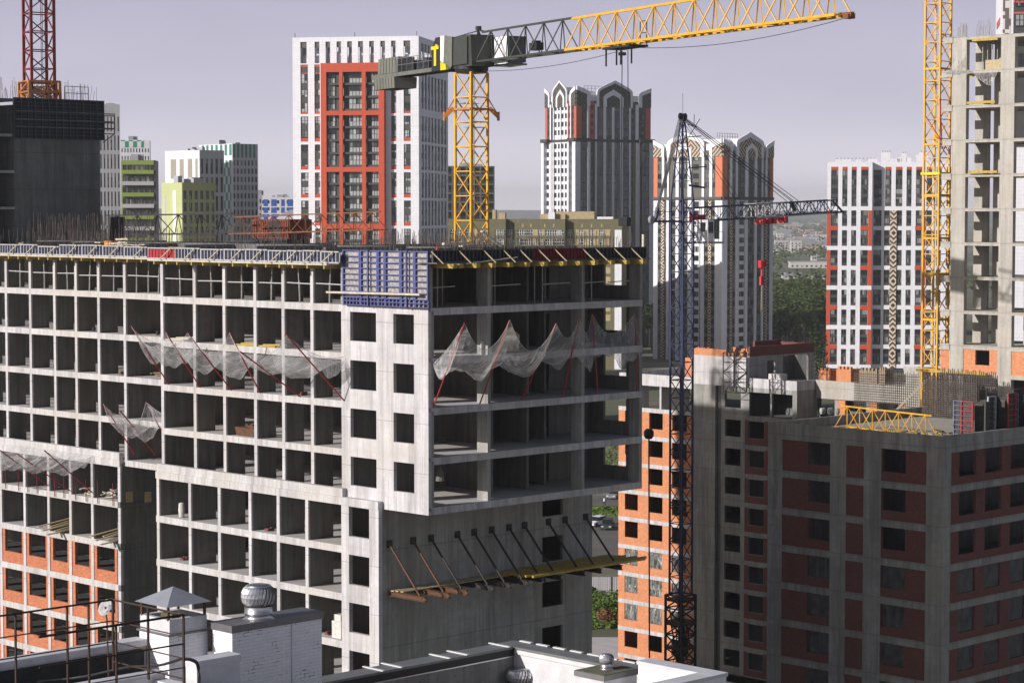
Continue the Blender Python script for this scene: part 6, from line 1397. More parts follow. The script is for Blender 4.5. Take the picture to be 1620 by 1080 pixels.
block('white block with a column of small windows beside the rusty container', 440, 466, 342, 640, radians(5), 440, 8, 12, 'clad_w', 'clad_w', 3, 2, (1, 3.0, 1.4), (.4, .22), top_blank=1.2)
block('unfinished dark concrete block behind the yellow crane mast', 710, 783, 263, 760, radians(6), 705, 16.6, 14, 'conc_d', 'conc_d', 4, 7, (1, 3.0, 2.4), (.7, .72), gm='black2', top_blank=.5)

# --- long brick block
q = at(700, 340, 726); t5 = Frame(q.x, q.y, radians(-12))
T = thing('brick_apartment_block', 'long olive and tan brick apartment block with white windows behind the roof', 'block', t5, (0, 0, 0))
X5 = lambda px, y=0: t5.onY(px, 350, y)[0]; z5 = t5.onY(850, 346.5, 0)[1]; XE = X5(984)
M['ob'] = brick('olive_brick', (.17, .15, .075), (.12, .11, .07), .5, .16, .25); M['tb'] = brick('tan_brick', (.50, .38, .20), (.3, .25, .15), .5, .16, .2); M['whitew'] = plain('white_window_frame', (.70, .70, .70), .5)
Sw = Set('window', ['glass_d', 'whitew'], T); Sb = Set('tan_panel', 'tb', T)
rec = [(X5(800), X5(817)), (X5(894), X5(911))]
hs = []; pos = []
for px0, px1 in ((712, 730), (736, 745), (757, 768), (783, 799)): pos.append((px0, px1, 0))
for px0, px1 in ((818, 843), (851, 858), (862, 892)): pos.append((px0, px1, 0))
for px0, px1 in ((916, 923), (932, 939), (948, 955)): pos.append((px0, px1, 0))
for px0, px1 in ((803, 812), (898, 906)): pos.append((px0, px1, 1))
rows5 = [(z5 - 5.2 - 3.0 * k, z5 - 3.4 - 3.0 * k) for k in range(14)]
segs = [(0, rec[0][0], 0), (rec[0][0], rec[0][1], 1), (rec[0][1], rec[1][0], 0), (rec[1][0], rec[1][1], 1), (rec[1][1], XE, 0)]
for s0, s1, r_ in segs:
    y_ = 2.2 * r_; h_ = []
    for p0, p1, rr in pos:
        a0, a1 = X5(p0, y_), X5(p1, y_)
        if rr == r_ and s0 < a0 < s1:
            for z0, z1 in rows5: h_.append((a0, a1, z0, z1)); Sw.add(win('y', y_, a0, a1, z0, z1, max(1, round((a1 - a0) / .9)), 1, .16, rec=.16), a1 - a0)
    MB().wall('y', y_, y_ + .3, s0 + (.3 if r_ else 0), s1 - (.3 if r_ else 0), 0, z5, h_).build('facade_wall', 'ob', T)
    if not r_:
        MB().box(s0, s0 + .3, .3, 14, 0, z5).box(s1 - .3, s1, .3, 14, 0, z5 - .01).build('side_wall', 'ob', T)
for (p0, p1) in ((744, 758), (843, 851), (858, 862), (911, 916), (923, 932), (939, 948), (955, 966)):
    for k in range(10): Sb.add(MB().fbox('y', -.04, -.004, X5(p0), X5(p1), z5 - 5.3 - 3.0 * k, z5 - 3.3 - 3 * k))
MB().fbox('y', -.5, -.004, X5(973), XE - .02, 0, z5 - 3.4).build('white_bay', 'clad_w', T)
MB().box(.4, XE - .4, 2.6, 13.8, 0, z5 - .5).build('building_core', 'ob', T); MB().box(X5(855, 6), X5(895, 6), 5, 9, z5 - .5, z5 + 1.6).build('roof_housing', 'tb', T); MB().box(X5(880, 6), X5(940, 6), 6, 11, z5 + .0, z5 + 2.4).build('roof_housing', 'tb', T); MB().box(X5(780, 6), X5(785, 6), 5, 7, z5 - .5, z5 + 3).build('chimney', 'tb', T); MB().box(X5(790, 6), X5(800, 6), 5, 7, z5 - .5, z5 + 2).build('chimney', 'tb', T); MB().box(X5(868, 4), X5(878, 4), 3.5, 5, z5 - .5, z5 + 2.2).box(X5(945, 4), X5(970, 4), 3.5, 5, z5 - .5, z5 + .7).build('white_housing', 'clad_w', T)
Sw.done(); Sb.done()
for px in (827, 840, 862, 876, 921, 936, 952): MB().fbox('y', -.05, -.004, X5(px) - .2, X5(px) + .2, z5 - 2.6, z5 - 1.6).build('vent_grille', 'tb', T)

# --- red, white and pixel patterned tower at the upper right corner
t = NT('pixel_pattern'); v, h, z = t.wallvec(1 / .62, 1 / .55); fl = t.n('ShaderNodeVectorMath', operation='FLOOR'); t.l(v, fl.inputs[0]); wz = t.n('ShaderNodeTexWhiteNoise', noise_dimensions='3D'); t.l(fl.outputs[0], wz.inputs[0])
t.col(t.mix(t.math('LESS_THAN', wz.outputs[0], .42), (.62, .60, .58), (.13, .11, .09))); M['pixel'] = t.m
q = at(1583, 30, 350); t6 = Frame(q.x, q.y, radians(-9.5)); T = thing('apartment_tower', 'tower with a brown pixel pattern cut off by the upper right corner', 'tower', t6, (0, 0, 0))
zt = 100; MB().box(0, 14, 0, 16, 60, zt).build('facade_wall', 'clad_w', T); a0, a1 = .15, t6.onY(1603, 30, 0)[0]
MB().fbox('y', -.05, -.004, t6.onY(1586.5, 30, 0)[0], t6.onY(1599, 30, 0)[0], 60, zt).build('pixel_panel', 'pixel', T)
MB().fbox('y', -.08, -.004, a1 + .02, 14, 60, zt).build('dark_panel', 'clad_k', T)
Sw = Set('window', ['glass', 'frame'], T)
for i in range(7):
    zb = 50 + (335 - 44) / F * 350 + 3.0 * (i - 2) * 1.0
    for j in range(5): Sw.add(win('y', -.4, a1 + .3 + 2.2 * j, a1 + 2.2 + 2.2 * j, zb, zb + 1.75, 2, 1, .09), 1)
Sw.done()
MB().fbox('y', -.2, -.09, a1, 14, 50 + (335 - 8) / F * 350, 50 + (335 - 0) / F * 350).fbox('y', -.2, -.09, a1, 14, 50 + (335 - 25.5) / F * 350, 50 + (335 - 22.5) / F * 350).build('red_band', 'clad_rr', T)
MB().fbox('x', -.1, -.004, 1, 11, 74, 76.5).fbox('x', -.1, -.004, 1, 11, 79, 80).build('red_band', 'clad_rr', T)
MB().box(0, 14, 0, 16, 0, 60).build('lower_storeys', 'clad_w', T)

# ------------------------------------------------------------------ woodland, far town, car park
def leafcol(name, a, b):
    t = NT(name); n = t.noise(.25, 4, rough=.6); n2 = t.noise(2.0, 2)
    t.col(t.mix(t.ramp(n2, [(.3, 0.0), (.7, .6)]), t.ramp(n, [(.35, a), (.65, b)]), tuple(x * .5 for x in a))); t.b.inputs['Roughness'].default_value = .8; t.b.inputs['Specular IOR Level'].default_value = .15; return t.m
M['leaf'] = leafcol('tree_leaves', (.040, .075, .018), (.10, .125, .035)); M['leaf_d'] = leafcol('dark_leaves', (.02, .045, .012), (.05, .07, .02)); M['leaf_l'] = leafcol('fresh_leaves', (.09, .16, .03), (.16, .22, .05)); M['bark'] = plain('bark', (.07, .05, .035), .9)
def clump(mb, c, r, n, s, rnd, m=0, flat=.8):
    for i in range(n):
        while True:
            d = Vector((rnd.uniform(-1, 1), rnd.uniform(-1, 1), rnd.uniform(-1, 1)))
            if .02 < d.length < 1: break
        d = d.normalized() * (rnd.random() ** .35); p = Vector(c) + Vector((d.x * r, d.y * r, d.z * r * flat)); nrm = (d + Vector((rnd.uniform(-.8, .8), rnd.uniform(-.8, .8), rnd.uniform(-.3, .9)))).normalized()
        u = nrm.cross(Vector((0, 0, 1))); u = u.normalized() if u.length > .01 else Vector((1, 0, 0)); v = nrm.cross(u); a = rnd.uniform(.6, 1.3) * s; b = a * rnd.uniform(.5, 1)
        mb.q(p - u * a, p - v * b * .6 + u * .2 * a, p + u * a, p + v * b, m=m)
rnd = random.Random(11); fo = MB()
for i in range(430):
    D = rnd.uniform(775, 1230); lim = (1205, 1345) if rnd.random() < .7 else (985, 1205); u = rnd.uniform(*lim); x = (u - 810) / F * D; hgt = rnd.uniform(11, 17.5); r = rnd.uniform(3.2, 5.2)
    for k in range(5):
        a = rnd.uniform(0, 6.28); rr = r * rnd.uniform(.2, .7); clump(fo, (x + cos(a) * rr, D + sin(a) * rr, hgt - r * rnd.uniform(.5, 1.6)), r * rnd.uniform(.45, .75), 34, .62, rnd)
    fo.bar((x, D, 0), (x, D, hgt - r), .5, m=1)
tag(fo.build('woodland', ['leaf', 'bark'], fr=WF), 'dense green woodland filling the gap between the towers', 'woodland', kind='stuff')
sf = MB()
for i in range(650):
    D = 1280 * (7.0 ** rnd.random()); u = rnd.uniform(1190, 1345) if rnd.random() < .55 else rnd.uniform(600, 1190); x = (u - 810) / F * D
    if rnd.random() < .2: D = rnd.uniform(1300, 1500)
    if 1235 < u < 1320 and 1560 < D < 2150: continue
    r = rnd.uniform(4, 9) * (1 + D / 5000); clump(sf, (x, D, r * .7), r, 16, 1.1 + D / 2600, rnd, flat=.55)
tag(sf.build('far_woodland', ['leaf'], fr=WF), 'scattered belts of trees in the distant town', 'woodland', kind='stuff')
def conifer(u, v_top, D, label):
    x = (u - 810) / F * D; zt = 50 + (335 - v_top) / F * D; o = thing('conifer_tree', label, 'tree', WF, (x, D, 0), 'slim trees beside the woodland'); MB().tube([(x, D, 0), (x + .2, D, zt - 1)], [.25, .05], 6).build('trunk', 'bark', o)
    c = MB(); n = 15
    for i in range(n): z = 2 + (zt - 2) * i / n; r = 2.3 * (1 - i / n) + .35; clump(c, (x + rnd.uniform(-.3, .3), D, z), r, 26, .38, rnd, flat=.5)
    c.build('crown', 'leaf_d', o)
for u, v, D in ((1291, 500, 640), (1298, 520, 640), (1284, 516, 660), (1303, 508, 650)): conifer(u, v, D, 'slim dark tree standing just left of the wide white and red tower')
M['hr2'] = plain('weathered_tile_roof', (.22, .13, .10), .9); M['hw'] = plain('render_white', (.62, .60, .57), .8); M['hp'] = plain('render_pink', (.55, .36, .30), .8); M['hb'] = plain('render_beige', (.42, .36, .28), .8); M['hr'] = plain('tile_roof', (.26, .10, .06), .9); M['hg'] = plain('sheet_roof', (.30, .31, .32), .7)
def house(u, vb, wpx, hpx, label, grp, wm='hw', rm='hg', pitched=False, name='town_building'):
    D = 50 * F / (vb - 335); x = (u - 810) / F * D; w_ = wpx / F * D; h_ = hpx / F * D; o = thing(name, label, 'building', WF, (x, D, 0), grp)
    dp = min(14, max(8, w_ * .5)); MB().box(x - w_ / 2, x + w_ / 2, D, D + dp, 0, h_).build('wall', wm, o)
    if pitched: rb_ = MB(); rb_.poly('y', D - .3, D + dp + .3, [(x - w_ / 2 - .4, h_ + .003), (x + w_ / 2 + .4, h_ + .003), (x, h_ + w_ * .28)]); rb_.build('roof', rm, o)
    else: MB().box(x - w_ / 2 - .2, x + w_ / 2 + .2, D - .2, D + dp + .2, h_ + .003, h_ + .6).build('roof', rm, o)
    n = max(2, int(w_ / 4)); nf = max(1, int(h_ / 3.2)); wb = MB()
    for i in range(n):
        for k in range(nf): cx = x - w_ / 2 + w_ * (i + .5) / n; zz = 1 + k * 3.2; wb.box(cx - .8, cx + .8, D - .05, D - .01, zz, min(h_ - .4, zz + 1.6))
    wb.build('window_row', 'glass_d', o)
house(1280, 424, 60, 10, 'long white factory building in the distant town', None, 'hw', 'hg'); house(1288, 422.5, 8, 17, 'white tower part of the long white factory in the distant town', None)
house(1272, 441.5, 66, 5, 'long white shed at the edge of the woodland', None, 'hw', 'hg'); house(1255, 436, 26, 3.6, 'shorter pale shed left of the long white shed', None, 'hb', 'hg')
house(1253, 362.5, 24, 7, 'pink apartment block far away above the trees', None, 'hp', 'hg'); house(1290, 361, 9, 7, 'small white block far away right of the pink one', None, 'hw'); house(1279, 377, 13, 9, 'salmon coloured blocks in the middle of the distant town', None, 'hp')
house(1267, 421, 22, 5, 'low brownish hall in front of the long white factory', None, 'hp'); house(1300, 410, 16, 7, 'glassy green hall behind the long white factory', None, 'hg')
for i in range(200):
    vb = 347 + 60 * rnd.random() ** 1.3; u = rnd.uniform(1195, 1330) if rnd.random() < .72 else rnd.uniform(790, 1100); D = 50 * F / (vb - 335)
    wpx = rnd.uniform(9, 20) / D * F * rnd.choice((1, 1, 1, 2, 2.5)); 
    if 1225 < u < 1325 and 400 < vb < 445: continue
    house(u, vb, wpx, rnd.choice((5, 6, 8, 10, 15)) / D * F, 'small distant town house among the trees', 'distant town houses', rnd.choice(('hw', 'hw', 'hb', 'hp', 'greyw')), rnd.choice(('hr2', 'hg', 'hg', 'hg', 'hw')), pitched=rnd.random() < .45, name='town_house')
# car park beyond the main block
def car(u, vb, D, rz, body, label):
    x = (u - 810) / F * D; fr = Frame(x, D, rz); o = thing('parked_car', label, 'car', fr, (0, 0, .06))
    MB().poly('y', -.88, .88, [(-2.15, .35), (2.15, .35), (2.2, .75), (1.2, .95), (-2.1, 1.0), (-2.2, .6)]).build('body', body, o)
    c_ = MB(); c_.poly('y', -.76, .76, [(-1.9, 1.0), (.95, .96), (.3, 1.5), (-1.4, 1.52)]); c_.build('cabin', 'glass_d', o); MB().box(-1.35, .25, -.72, .72, 1.53, 1.57).build('roof', body, o)
    for sx in (-1.35, 1.35):
        for sy in (-.82, .82): w_ = MB(); w_.lathe((0, 0, 0), [(0, -.1), (.33, -.1), (.33, .1), (0, .1)], 12); w_.v = [(sx + a, sy + c, .39 + b) for a, b, c in w_.v]; w_.build('wheel', 'black', o)
    for sy in (-.6, .6): MB().box(2.2, 2.23, sy - .18, sy + .18, .62, .78).build('headlight', 'whitew', o); 
def gd(v): return 50 * F / (v - 335)
car(945, 833, gd(834), radians(235), 'white', 'white car parked in the gap behind the overhang'); car(962, 838, gd(839), radians(262), 'dark', 'dark car parked beside the white one')
car(973, 790, gd(790), radians(250), 'greyg2', 'grey car half hidden at the top of the car park')
def person(u, v, h, label):
    D = gd(v); x = (u - 810) / F * D; o = MB()
    me = MB(); sk = [(0, 0, .9), (0, 0, 1.15), (0, 0, 1.38), (0, 0, 1.48), (0, .02, 1.62)]
    bmv = [((0, 0, .92), .15), ((0, 0, 1.15), .14), ((0, 0, 1.38), .16), ((0, 0, 1.50), .06), ((0, .01, 1.58), .09), ((0, .02, 1.68), .10), ((-.10, 0, .85), .10), ((-.13, .05, .48), .07), ((-.14, -.02, .08), .05), ((-.14, .12, .03), .045), ((.10, 0, .85), .10), ((.13, -.08, .48), .07), ((.14, -.18, .08), .05), ((.14, -.05, .03), .045), ((-.22, 0, 1.36), .07), ((-.28, .03, 1.10), .05), ((-.27, .12, .88), .035), ((.22, 0, 1.36), .07), ((.29, -.03, 1.10), .05), ((.28, .02, .86), .035)]
    ed = [(0, 1), (1, 2), (2, 3), (3, 4), (4, 5), (0, 6), (6, 7), (7, 8), (8, 9), (0, 10), (10, 11), (11, 12), (12, 13), (2, 14), (14, 15), (15, 16), (2, 17), (17, 18), (18, 19)]
    m = bpy.data.meshes.new('person'); m.from_pydata([p for p, r in bmv], ed, []); ob = bpy.data.objects.new('person', m); COL.objects.link(ob); ob.location = (x, D, .06)
    md = ob.modifiers.new('skin', 'SKIN'); 
    sv = m.skin_vertices if m.skin_vertices else None
    if not sv:
        bpy.context.view_layer.objects.active = ob; 
    for i, (p, r) in enumerate(bmv):
        if m.skin_vertices: m.skin_vertices[0].data[i].radius = (r, r)
    if m.skin_vertices: m.skin_vertices[0].data[0].use_root = True
    ob.modifiers.new('sub', 'SUBSURF').levels = 1; m.materials.append(M['cloth']); tag(ob, label, 'person'); ORG[ob.name] = (x, D, .06)
    t_ = MB(); t_.lathe((0, 0, .95), [(.17, 0), (.185, .25), (.2, .45), (.1, .53), (0, .55)], 10); mm = t_.mesh('shirt', ['white']); so = bpy.data.objects.new('shirt', mm); COL.objects.link(so); so.parent = ob
person(957, 804, 1.75, 'person in a white top walking across the car park')
g_ = MB()
for (u0, u1, v0, v1) in ((930, 985, 806, 818), (930, 1010, 922, 1000), (925, 985, 640, 778)):
    for i in range(420):
        u = rnd.uniform(u0, u1); v = rnd.uniform(v0, v1); D = gd(v) if v1 < 1001 and v0 > 780 else rnd.uniform(400, 520); x = (u - 810) / F * D; clump(g_, (x, D, .25), .8, 4, .3, rnd, flat=.4)
tag(g_.build('rough_grass', ['leaf_l'], fr=WF), 'rough green grass and weeds beside the car park', 'grass', kind='stuff')
def bush(u, v, r, h, mt, label):
    D = gd(v); x = (u - 810) / F * D; o = thing('bush', label, 'bush', WF, (x, D, 0)); c = MB(); st = MB()
    for i in range(9): a = rnd.uniform(0, 6.28); rr = r * rnd.uniform(0, .8); p = (x + cos(a) * rr, D + sin(a) * rr, h * rnd.uniform(.3, .8)); clump(c, p, r * .45, 70, .16, rnd); st.bar((x, D, 0), p, .06)
    c.build('leaves', mt, o); st.build('stems', 'bark', o)
bush(948, 975, 2.0, 3.0, 'leaf_l', 'bright green bush left of the orange brick wing'); bush(962, 980, 1.8, 2.4, 'leaf_l', 'second green bush touching the orange brick wing'); bush(955, 990, 1.7, 1.8, 'rustl', 'rust coloured bush below the green ones'); bush(938, 968, 1.6, 3.2, 'leaf', 'darker green bush at the corner of the grey side wall')
fe = thing('site_fence', 'pale corrugated fence behind the green bushes', 'fence', WF, (6, gd(940), 0)); fb = MB()
for i in range(70): x = 4 + i * .3; fb.box(x, x + .16, gd(940), gd(940) + .04, .05, 2.0); fb.box(x + .16, x + .3, gd(940) + .03, gd(940) + .06, .05, 2.0)
fb.build('fence_panel', 'greyw', fe); fb = MB()
for i in range(8): fb.box(4 + i * 3, 4.1 + i * 3, gd(940) - .1, gd(940) - .02, 0, 2.1)
fb.build('fence_post', 'steel', fe)
sheet('kerb', -10, 60, gd(806), gd(806) + .3, .18, 'conc_w'); sheet('kerb', -10, 60, gd(818), gd(818) + .3, .18, 'conc_w')
sheet('pavement', -6, 30, 250, 262, .10, 'conc_w')
# site ground clutter between the buildings
# ------------------------------------------------------------------ the near roof at the bottom of the picture
def onz(u, v, z): return G.onZ(u, v, z)
ft = thing('near_rooftop', 'near flat roof with a pale parapet at the lower left edge', 'rooftop', G, (*onz(120, 1040, 40.5), 39))
e0 = onz(-60, 1050, 40.5); e1 = onz(222, 1008.5, 40.5)          # outer edge of the far parapet, along x
yE = e1[1]; xl, xr = e0[0] - 3, onz(520, 966, 40.5)[0]
D2 = 50.0; zc2 = 50 - (981 - 335) / F * D2; bx, by = onz(267, 981, zc2); bxe = G.onY(328, 978, by)[0]; bye = G.onX(220.5, 976, bx)[0]
yE = bye - .25; zP = G.onY(120, 1027, yE)[1]; rz0 = 50 - (1074 - 335) / F * 50.2; xl = G.onY(-60, 1040, yE)[0] - 3
MB().box(xl, bx + .1, yE - 9, yE, 30, rz0).build('roof_slab', 'roofd', ft)
MB().box(xl, bx - .02, yE - .02, yE + .30, 30, zP - .07).build('parapet_wall', 'parapet', ft); MB().box(xl, bx - .02, yE - .08, yE + .34, zP - .065, zP).build('coping', 'coping', ft)
MB().box(xl, bx - .02, yE - .10, yE - .085, zP - .14, zP - .02).build('coping_edge', 'parapet', ft)
MB().box(xl, bx - .1, yE - .06, yE - .03, rz0 + .01, zP - .2).build('bitumen_upstand', 'roofd', ft)
xq, yq = onz(246, 1060, zP)
MB().box(xl, xq, yq - .35, yq - .02, rz0, zP - .04).build('parapet_wall', 'parapet', ft); MB().box(xl, xq + .04, yq - .39, yq + .02, zP - .035, zP + .03).build('coping', 'coping', ft)
MB().box(xq - .3, xq, yE - 9, yq - .36, rz0, zP - .1).build('parapet_wall', 'parapet', ft)
# wide white brick shaft
zc = 50 - (990 - 335) / F * 50.0; cx, cy = onz(366.6, 990, zc); sxe = G.onY(512.7, 970, cy)[0]; sye = G.onX(332, 985, cx)[0]
sh = thing('vent_shaft', 'wide white painted brick shaft with a grey metal cap carrying the largest turbine vent', 'shaft', G, (cx, cy, rz0))
MB().box(cx + .04, sxe - .04, cy + .04, sye - .04, 33, zc - .17).build('shaft_wall', 'wbrick', sh); MB().box(cx, sxe, cy, sye, zc - .165, zc).build('metal_cap', 'capm', sh); MB().box(cx + 1.72, cx + 1.75, cy + .02, cy + .037, 33, zc - .17).build('render_joint', 'parapet', sh)
def turbine(u, vtop, vb, dia_px, zbase, frx, label):
    x, y = frx; D = None; P = G.w(x, y, zbase); D = P.y; r = dia_px / F * D / 2; o = thing('turbine_vent', label, 'vent', G, (x, y, zbase), None)
    hb = (vb - vtop) / F * D * .60; hn = (vb - vtop) / F * D * .38; z0 = zbase + hn
    MB().lathe((x, y, zbase), [(r * .92, 0), (r * .80, .02), (r * .78, hn * .45), (r * .83, hn * .47), (r * .80, hn * .5), (r * .80, hn)], 32).build('neck', 'steel', o, smooth=True)
    b = MB(); n = 26; prof = [(.72, 0), (.93, .18), (1.0, .45), (.98, .66), (.86, .87), (.66, 1.0)]
    for i in range(n):
        a0 = 2 * pi * i / n
        for k in range(len(prof) - 1):
            (r0, h0), (r1, h1) = prof[k], prof[k + 1]; tw0, tw1 = h0 * .35, h1 * .35; wd = 2 * pi / n * .92
            P0 = lambda rr, a, hh, ins: (x + (rr - ins) * r * cos(a), y + (rr - ins) * r * sin(a), z0 + hh * hb)
            b.q(P0(r0, a0 + tw0, h0, .0), P0(r0, a0 + tw0 + wd, h0, .09), P0(r1, a0 + tw1 + wd, h1, .09), P0(r1, a0 + tw1, h1, 0))
    b.build('blades', 'steel_b', o)
    MB().lathe((x, y, z0), [(.70 * r, hb * .95), (.72 * r, hb * 1.0), (.45 * r, hb * 1.05), (0, hb * 1.07)], 28).build('crown_plate', 'steel', o, smooth=True); MB().lathe((x, y, z0), [(.55 * r, .01), (.6 * r, hb * .5), (.5 * r, hb * .93)], 16).build('inner_shade', 'black', o)
turbine(408.8, 926, 981, 56, zc, onz(409, 978, zc), 'largest silver turbine vent, on the wide white brick shaft')
# chimney with a pyramid hood
ch = thing('hooded_vent_shaft', 'square white brick vent shaft under a grey pyramid hood at the lower left', 'shaft', G, (bx, by, rz0))
MB().box(bx, bxe, by, bye, 33, zc2 - .35).build('shaft_wall', 'wbrick', ch)
cw_ = MB()
for (x0, x1, y0, y1) in ((bx + .02, bx + .14, by, bye), (bx + .14, bxe, by + .02, by + .14), (bxe - .14, bxe, by + .14, bye), (bx + .14, bxe - .14, bye - .14, bye)): cw_.box(x0, x1, y0, y1, zc2 - .345, zc2)
cw_.build('shaft_rim', 'parapet', ch); MB().box(bx - .05, bxe + .05, by - .05, bye + .05, zc2 - .36, zc2 - .32).build('ledge', 'capm', ch)
hm = MB(); mx_, my_ = (bx + bxe) / 2, (by + bye) / 2; hz = zc2 + .30; ap = (mx_, my_, hz + .34); e = .62
cs = [(mx_ - e, my_ - e, hz), (mx_ + e, my_ - e, hz), (mx_ + e, my_ + e, hz), (mx_ - e, my_ + e, hz)]
for i in range(4): hm.q(cs[i], cs[(i + 1) % 4], ap)
hm.q(*cs[::-1]); hm.build('hood', 'hoodm', ch)
hm = MB()
for i in range(4): hm.bar((mx_ + (.5 if i in (1, 2) else -.5), my_ + (.5 if i > 1 else -.5), zc2 - .02), (mx_ + (.5 if i in (1, 2) else -.5), my_ + (.5 if i > 1 else -.5), hz), .05)
hm.build('hood_post', 'steel_r', ch); MB().box(bx + .3, bxe - .5, by + .3, bye - .4, zc2 - .1, zc2 + .06).build('insulation', 'moss', ch)
# low wall with a coping in front of the wide shaft
zl = 50 - (1046 - 335) / F * 46.5; lx, ly = onz(311, 1046, zl); lxe = G.onY(381, 1037, ly)[0]; lye = G.onX(292, 1041, lx)[0]
lw = thing('low_roof_wall', 'short white wall with a pale coping in front of the wide white shaft', 'wall', G, (lx, ly, 38)); MB().box(lx + .03, lxe, ly + .03, lye, 33, zl - .16).build('wall_body', 'parapet', lw); MB().box(lx, lxe + .02, ly, lye + .02, zl - .155, zl).build('coping', 'coping', lw)
# railing
Dr = 36.0; zr_ = 50 - (948 - 335) / F * Dr; rc = onz(178.5, 948, zr_); ra = G.onY(-30, 978, rc[1])[0]; rbx = G.onX(290.5, 972, rc[0])[0]
ra_ = thing('roof_railing', 'rusty brown pipe railing turning a corner at the lower left', 'railing', G, (rc[0], rc[1], zr_ - 1.25))
r_ = MB()
for k, dz in enumerate((0, .34, .68)): r_.tube([(ra, rc[1], zr_ - dz), (rc[0], rc[1], zr_ - dz), (rc[0], rbx, zr_ - dz)], .017 if k == 0 else .011, 6)
r_.tube([(rc[0], rbx, zr_ - 1.0), (rc[0], rc[1], zr_ - 1.0)], .014, 6); r_.build('rail', 'rail_p', ra_)
for px in (24, 106, 140): x = G.onY(px, 960, rc[1])[0]; MB().tube([(x, rc[1], zr_ - 1.3), (x, rc[1], zr_)], .022, 6).build('post', 'rail_p', ra_)
for py in (178.5, 234, 290): y = G.onX(py, 960, rc[0])[0]; MB().tube([(rc[0], y, zr_ - 1.15), (rc[0], y, zr_ + .0)], .024, 6).build('post', 'rail_p', ra_)
yb_ = rbx; MB().tube([(rc[0], yb_, zr_ - .0), (rc[0] - 2.6, yb_, zr_ - .0)], .02, 6).tube([(rc[0], yb_, zr_ - .45), (rc[0] - 2.6, yb_, zr_ - .45)], .014, 6).tube([(rc[0], yb_, zr_ - .82), (rc[0] - 2.6, yb_, zr_ - .82)], .011, 6).build('rail', 'rail_p', ra_)
x2 = rc[0] - 1.25
MB().tube([(x2, yb_, zr_ - 1.2), (x2, yb_, zr_)], .022, 6).build('post', 'rail_p', ra_)
def hose(pts, r, label):
    P = [at(u, v, D) for u, v, D in pts]; o = MB(); Q = []
    for i in range(len(P) - 1):
        for k in range(5): t_ = k / 5; a = P[max(i - 1, 0)]; b = P[i]; c = P[i + 1]; d = P[min(i + 2, len(P) - 1)]; Q.append(.5 * ((2 * b) + (c - a) * t_ + (2 * a - 5 * b + 4 * c - d) * t_ * t_ + (3 * b - a - 3 * c + d) * t_ ** 3))
    Q.append(P[-1]); tag(o.tube(Q, r, 6).build('hose', 'black', fr=WF, org=tuple(P[0])), label, 'hose')
hose([(60, 1078, 44), (130, 1070, 44), (200, 1055, 42), (250, 1052, 40), (290, 1040, 36)], .025, 'thin black hose sagging along the near roof to the railing')
hose([(290, 1042, 36), (303, 1043, 36.5), (313, 1052, 37), (315, 1085, 37)], .03, 'black hose dropping over the coping of the short white wall')
# satellite dish
dx, dy = onz(168, 975, 41.6); dp = at(166, 960, 46); o = thing('satellite_dish', 'small pale satellite dish beside the railing', 'dish', WF, tuple(dp)); d_ = MB()
d_.lathe((0, 0, 0), [(0, .06), (.09, .045), (.14, .02), (.175, 0), (.18, .01)], 20); R3 = Matrix.Rotation(radians(62), 3, 'X') @ Matrix.Rotation(0, 3, 'Z'); R4 = Matrix.Rotation(radians(-35), 3, 'Z'); d_.v = [tuple(dp + R4 @ (R3 @ Vector((a, b, -c)))) for a, b, c in d_.v]; d_.build('reflector', 'ply_l', o, smooth=True)
MB().tube([dp + Vector((.0, .05, 0)), dp + Vector((.02, .1, -.3)), dp + Vector((0.05, .1, -1.8))], .018, 6).build('pole', 'steel_r', o); MB().bar(dp + Vector((0, 0, -.12)), dp + Vector((.14, -.2, .03)), .02).box(dp.x + .11, dp.x + .19, dp.y - .25, dp.y - .17, dp.z, dp.z + .08).build('receiver', 'ply_l', o)
# roof at the bottom middle: parapets meeting at a corner
zp = 38.6; ox, oy = onz(812, 1012, zp); xs_ = onz(480, 1072, zp)
fm = thing('near_rooftop', 'near flat roof with grey metal copings meeting at a corner, bottom centre', 'rooftop', G, (ox, oy, 37))
xL = G.onY(500, 1069, oy)[0] - 3; yN = G.onX(1030, 1055, ox)[0] - 4
MB().box(xL, ox, oy - .62, oy, zp - .06, zp).build('coping', 'capg', fm); MB().box(ox - .62, ox, yN, oy - .625, zp - .06, zp).build('coping', 'capg', fm)
MB().box(xL, ox - .05, oy - .5, oy - .05, 30, zp - .065).build('parapet_wall', 'conc_r', fm); MB().box(ox - .5, ox - .05, yN, oy - .52, 30, zp - .065).build('parapet_wall', 'parapet', fm)
MB().box(xL, ox - .52, oy - .56, oy - .505, zp - .26, zp - .07).build('painted_coping_shade', 'black', fm); MB().box(xL, ox - .58, oy - .58, oy - .565, zp - .285, zp - .255).build('drip_edge', 'steel', fm); MB().box(ox - .56, ox - .505, yN, oy - .6, zp - .2, zp - .07).build('drip_edge', 'whitew', fm)  # black strip paints the shade on the inner face below the coping
MB().box(xL, ox - .55, yN, oy - .55, 30, zp - 1.15).build('roof_slab', 'roofl', fm)
for u, v in ((580, 1055), (609, 1050), (685, 1036), (713, 1031), (779, 1019)):
    x = G.onY(u, v, oy)[0]; tag(MB().box(x - .04, x + .04, oy - .66, oy + .12, zp + .004, zp + .03).build('coping_clip', 'whitew', fr=G, org=(x, oy, zp)), 'thin white strip lying across the grey coping, bottom centre', 'strip', 'white strips across the grey coping')
for i in range(9): y = oy - .25 - .62 * i; tag(MB().box(ox - .02, ox + .08, y - .42, y, zp + .004, zp + .03).build('coping_clip', 'whitew', fr=G, org=(ox, y, zp)), 'white strip along the outer edge of the grey coping right of the corner', 'strip', 'white strips along the outer coping edge')
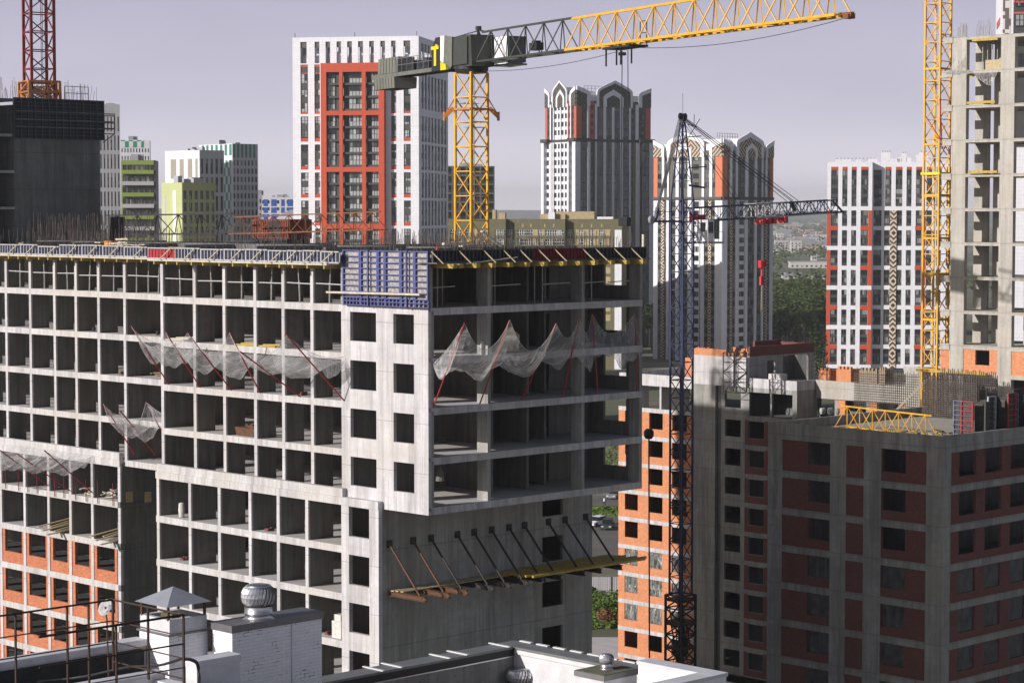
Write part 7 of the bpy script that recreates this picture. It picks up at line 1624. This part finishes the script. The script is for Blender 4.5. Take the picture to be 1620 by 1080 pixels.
turbine(822, 1053, 1090, 46, zp - 1.15, onz(823, 1092, zp - 1.15), 'silver turbine vent cut by the bottom edge in the middle of the photo')
px_, py_ = onz(784, 1092, zp - 1.15); tag(MB().tube([(px_, py_, zp - 1.15), (px_, py_, zp - .1)], .045, 10).build('vent_pipe', 'whitew', fr=G, org=(px_, py_, zp - 1.15)), 'thin white upright pipe left of the middle turbine vent', 'pipe')
zs = 39.3; nx_, ny_ = onz(955.5, 1069, zs); sx_ = G.onY(1009, 1058, ny_)[0]; sy_ = G.onX(909.5, 1060, nx_)[0]
s3 = thing('vent_shaft', 'small shaft with a flat brown cap and the smallest turbine vent', 'shaft', G, (nx_, ny_, 37)); MB().box(nx_ + .03, sx_, ny_ + .03, sy_, 33, zs - .13).build('shaft_wall', 'parapet', s3); MB().box(nx_, sx_ + .03, ny_, sy_ + .03, zs - .125, zs).build('metal_cap', 'capg', s3); MB().box(nx_ + .02, sx_ + .01, ny_ + .02, sy_ + .01, zs + .002, zs + .012).build('cap_felt', 'moss', s3)
turbine(959.3, 1035, 1060, 24, zs + .012, onz(959.5, 1058, zs + .01), 'smallest silver turbine vent, bottom right of the centre')
zw = 39.6; wx, wy = onz(1149, 1063, zw); wy2 = G.onX(1029, 1038, wx)[0]; x3 = G.onY(1030, 1086, wy)[0]
wp = thing('white_parapet_corner', 'bright white parapet corner beside the smallest turbine vent', 'parapet', G, (wx, wy, 38)); ww = wy2 - G.onX(1098, 1064, wx - .4)[0]
MB().box(wx - .42, wx, wy, wy2, 33, zw - .09).build('wall_body', 'white', wp); MB().box(x3 - 2, wx - .42, wy, wy + .42, 33, zw - .095).build('wall_body', 'white', wp); MB().box(wx - .45, wx + .03, wy - .03, wy2 + .03, zw - .085, zw).build('coping', 'coping', wp); MB().box(x3 - 2, wx - .455, wy - .03, wy + .45, zw - .085, zw).build('coping', 'coping', wp)
# ------------------------------------------------------------------ air: pale haze over the whole valley
HZ = True
if HZ:
    hz = MB().box(-13000, 13000, -500, 12600, -1.5, 175).build('haze', 'white', fr=WF); tag(hz, kind='stuff')
    hm_ = bpy.data.materials.new('haze'); hm_.use_nodes = True; n_ = hm_.node_tree.nodes; n_.clear(); out = n_.new('ShaderNodeOutputMaterial'); pv = n_.new('ShaderNodeVolumePrincipled')
    pv.inputs['Color'].default_value = (.96, .96, 1.0, 1); pv.inputs['Density'].default_value = HAZE_D; pv.inputs['Anisotropy'].default_value = .15; hm_.node_tree.links.new(pv.outputs[0], out.inputs['Volume']); hz.data.materials.clear(); hz.data.materials.append(hm_)
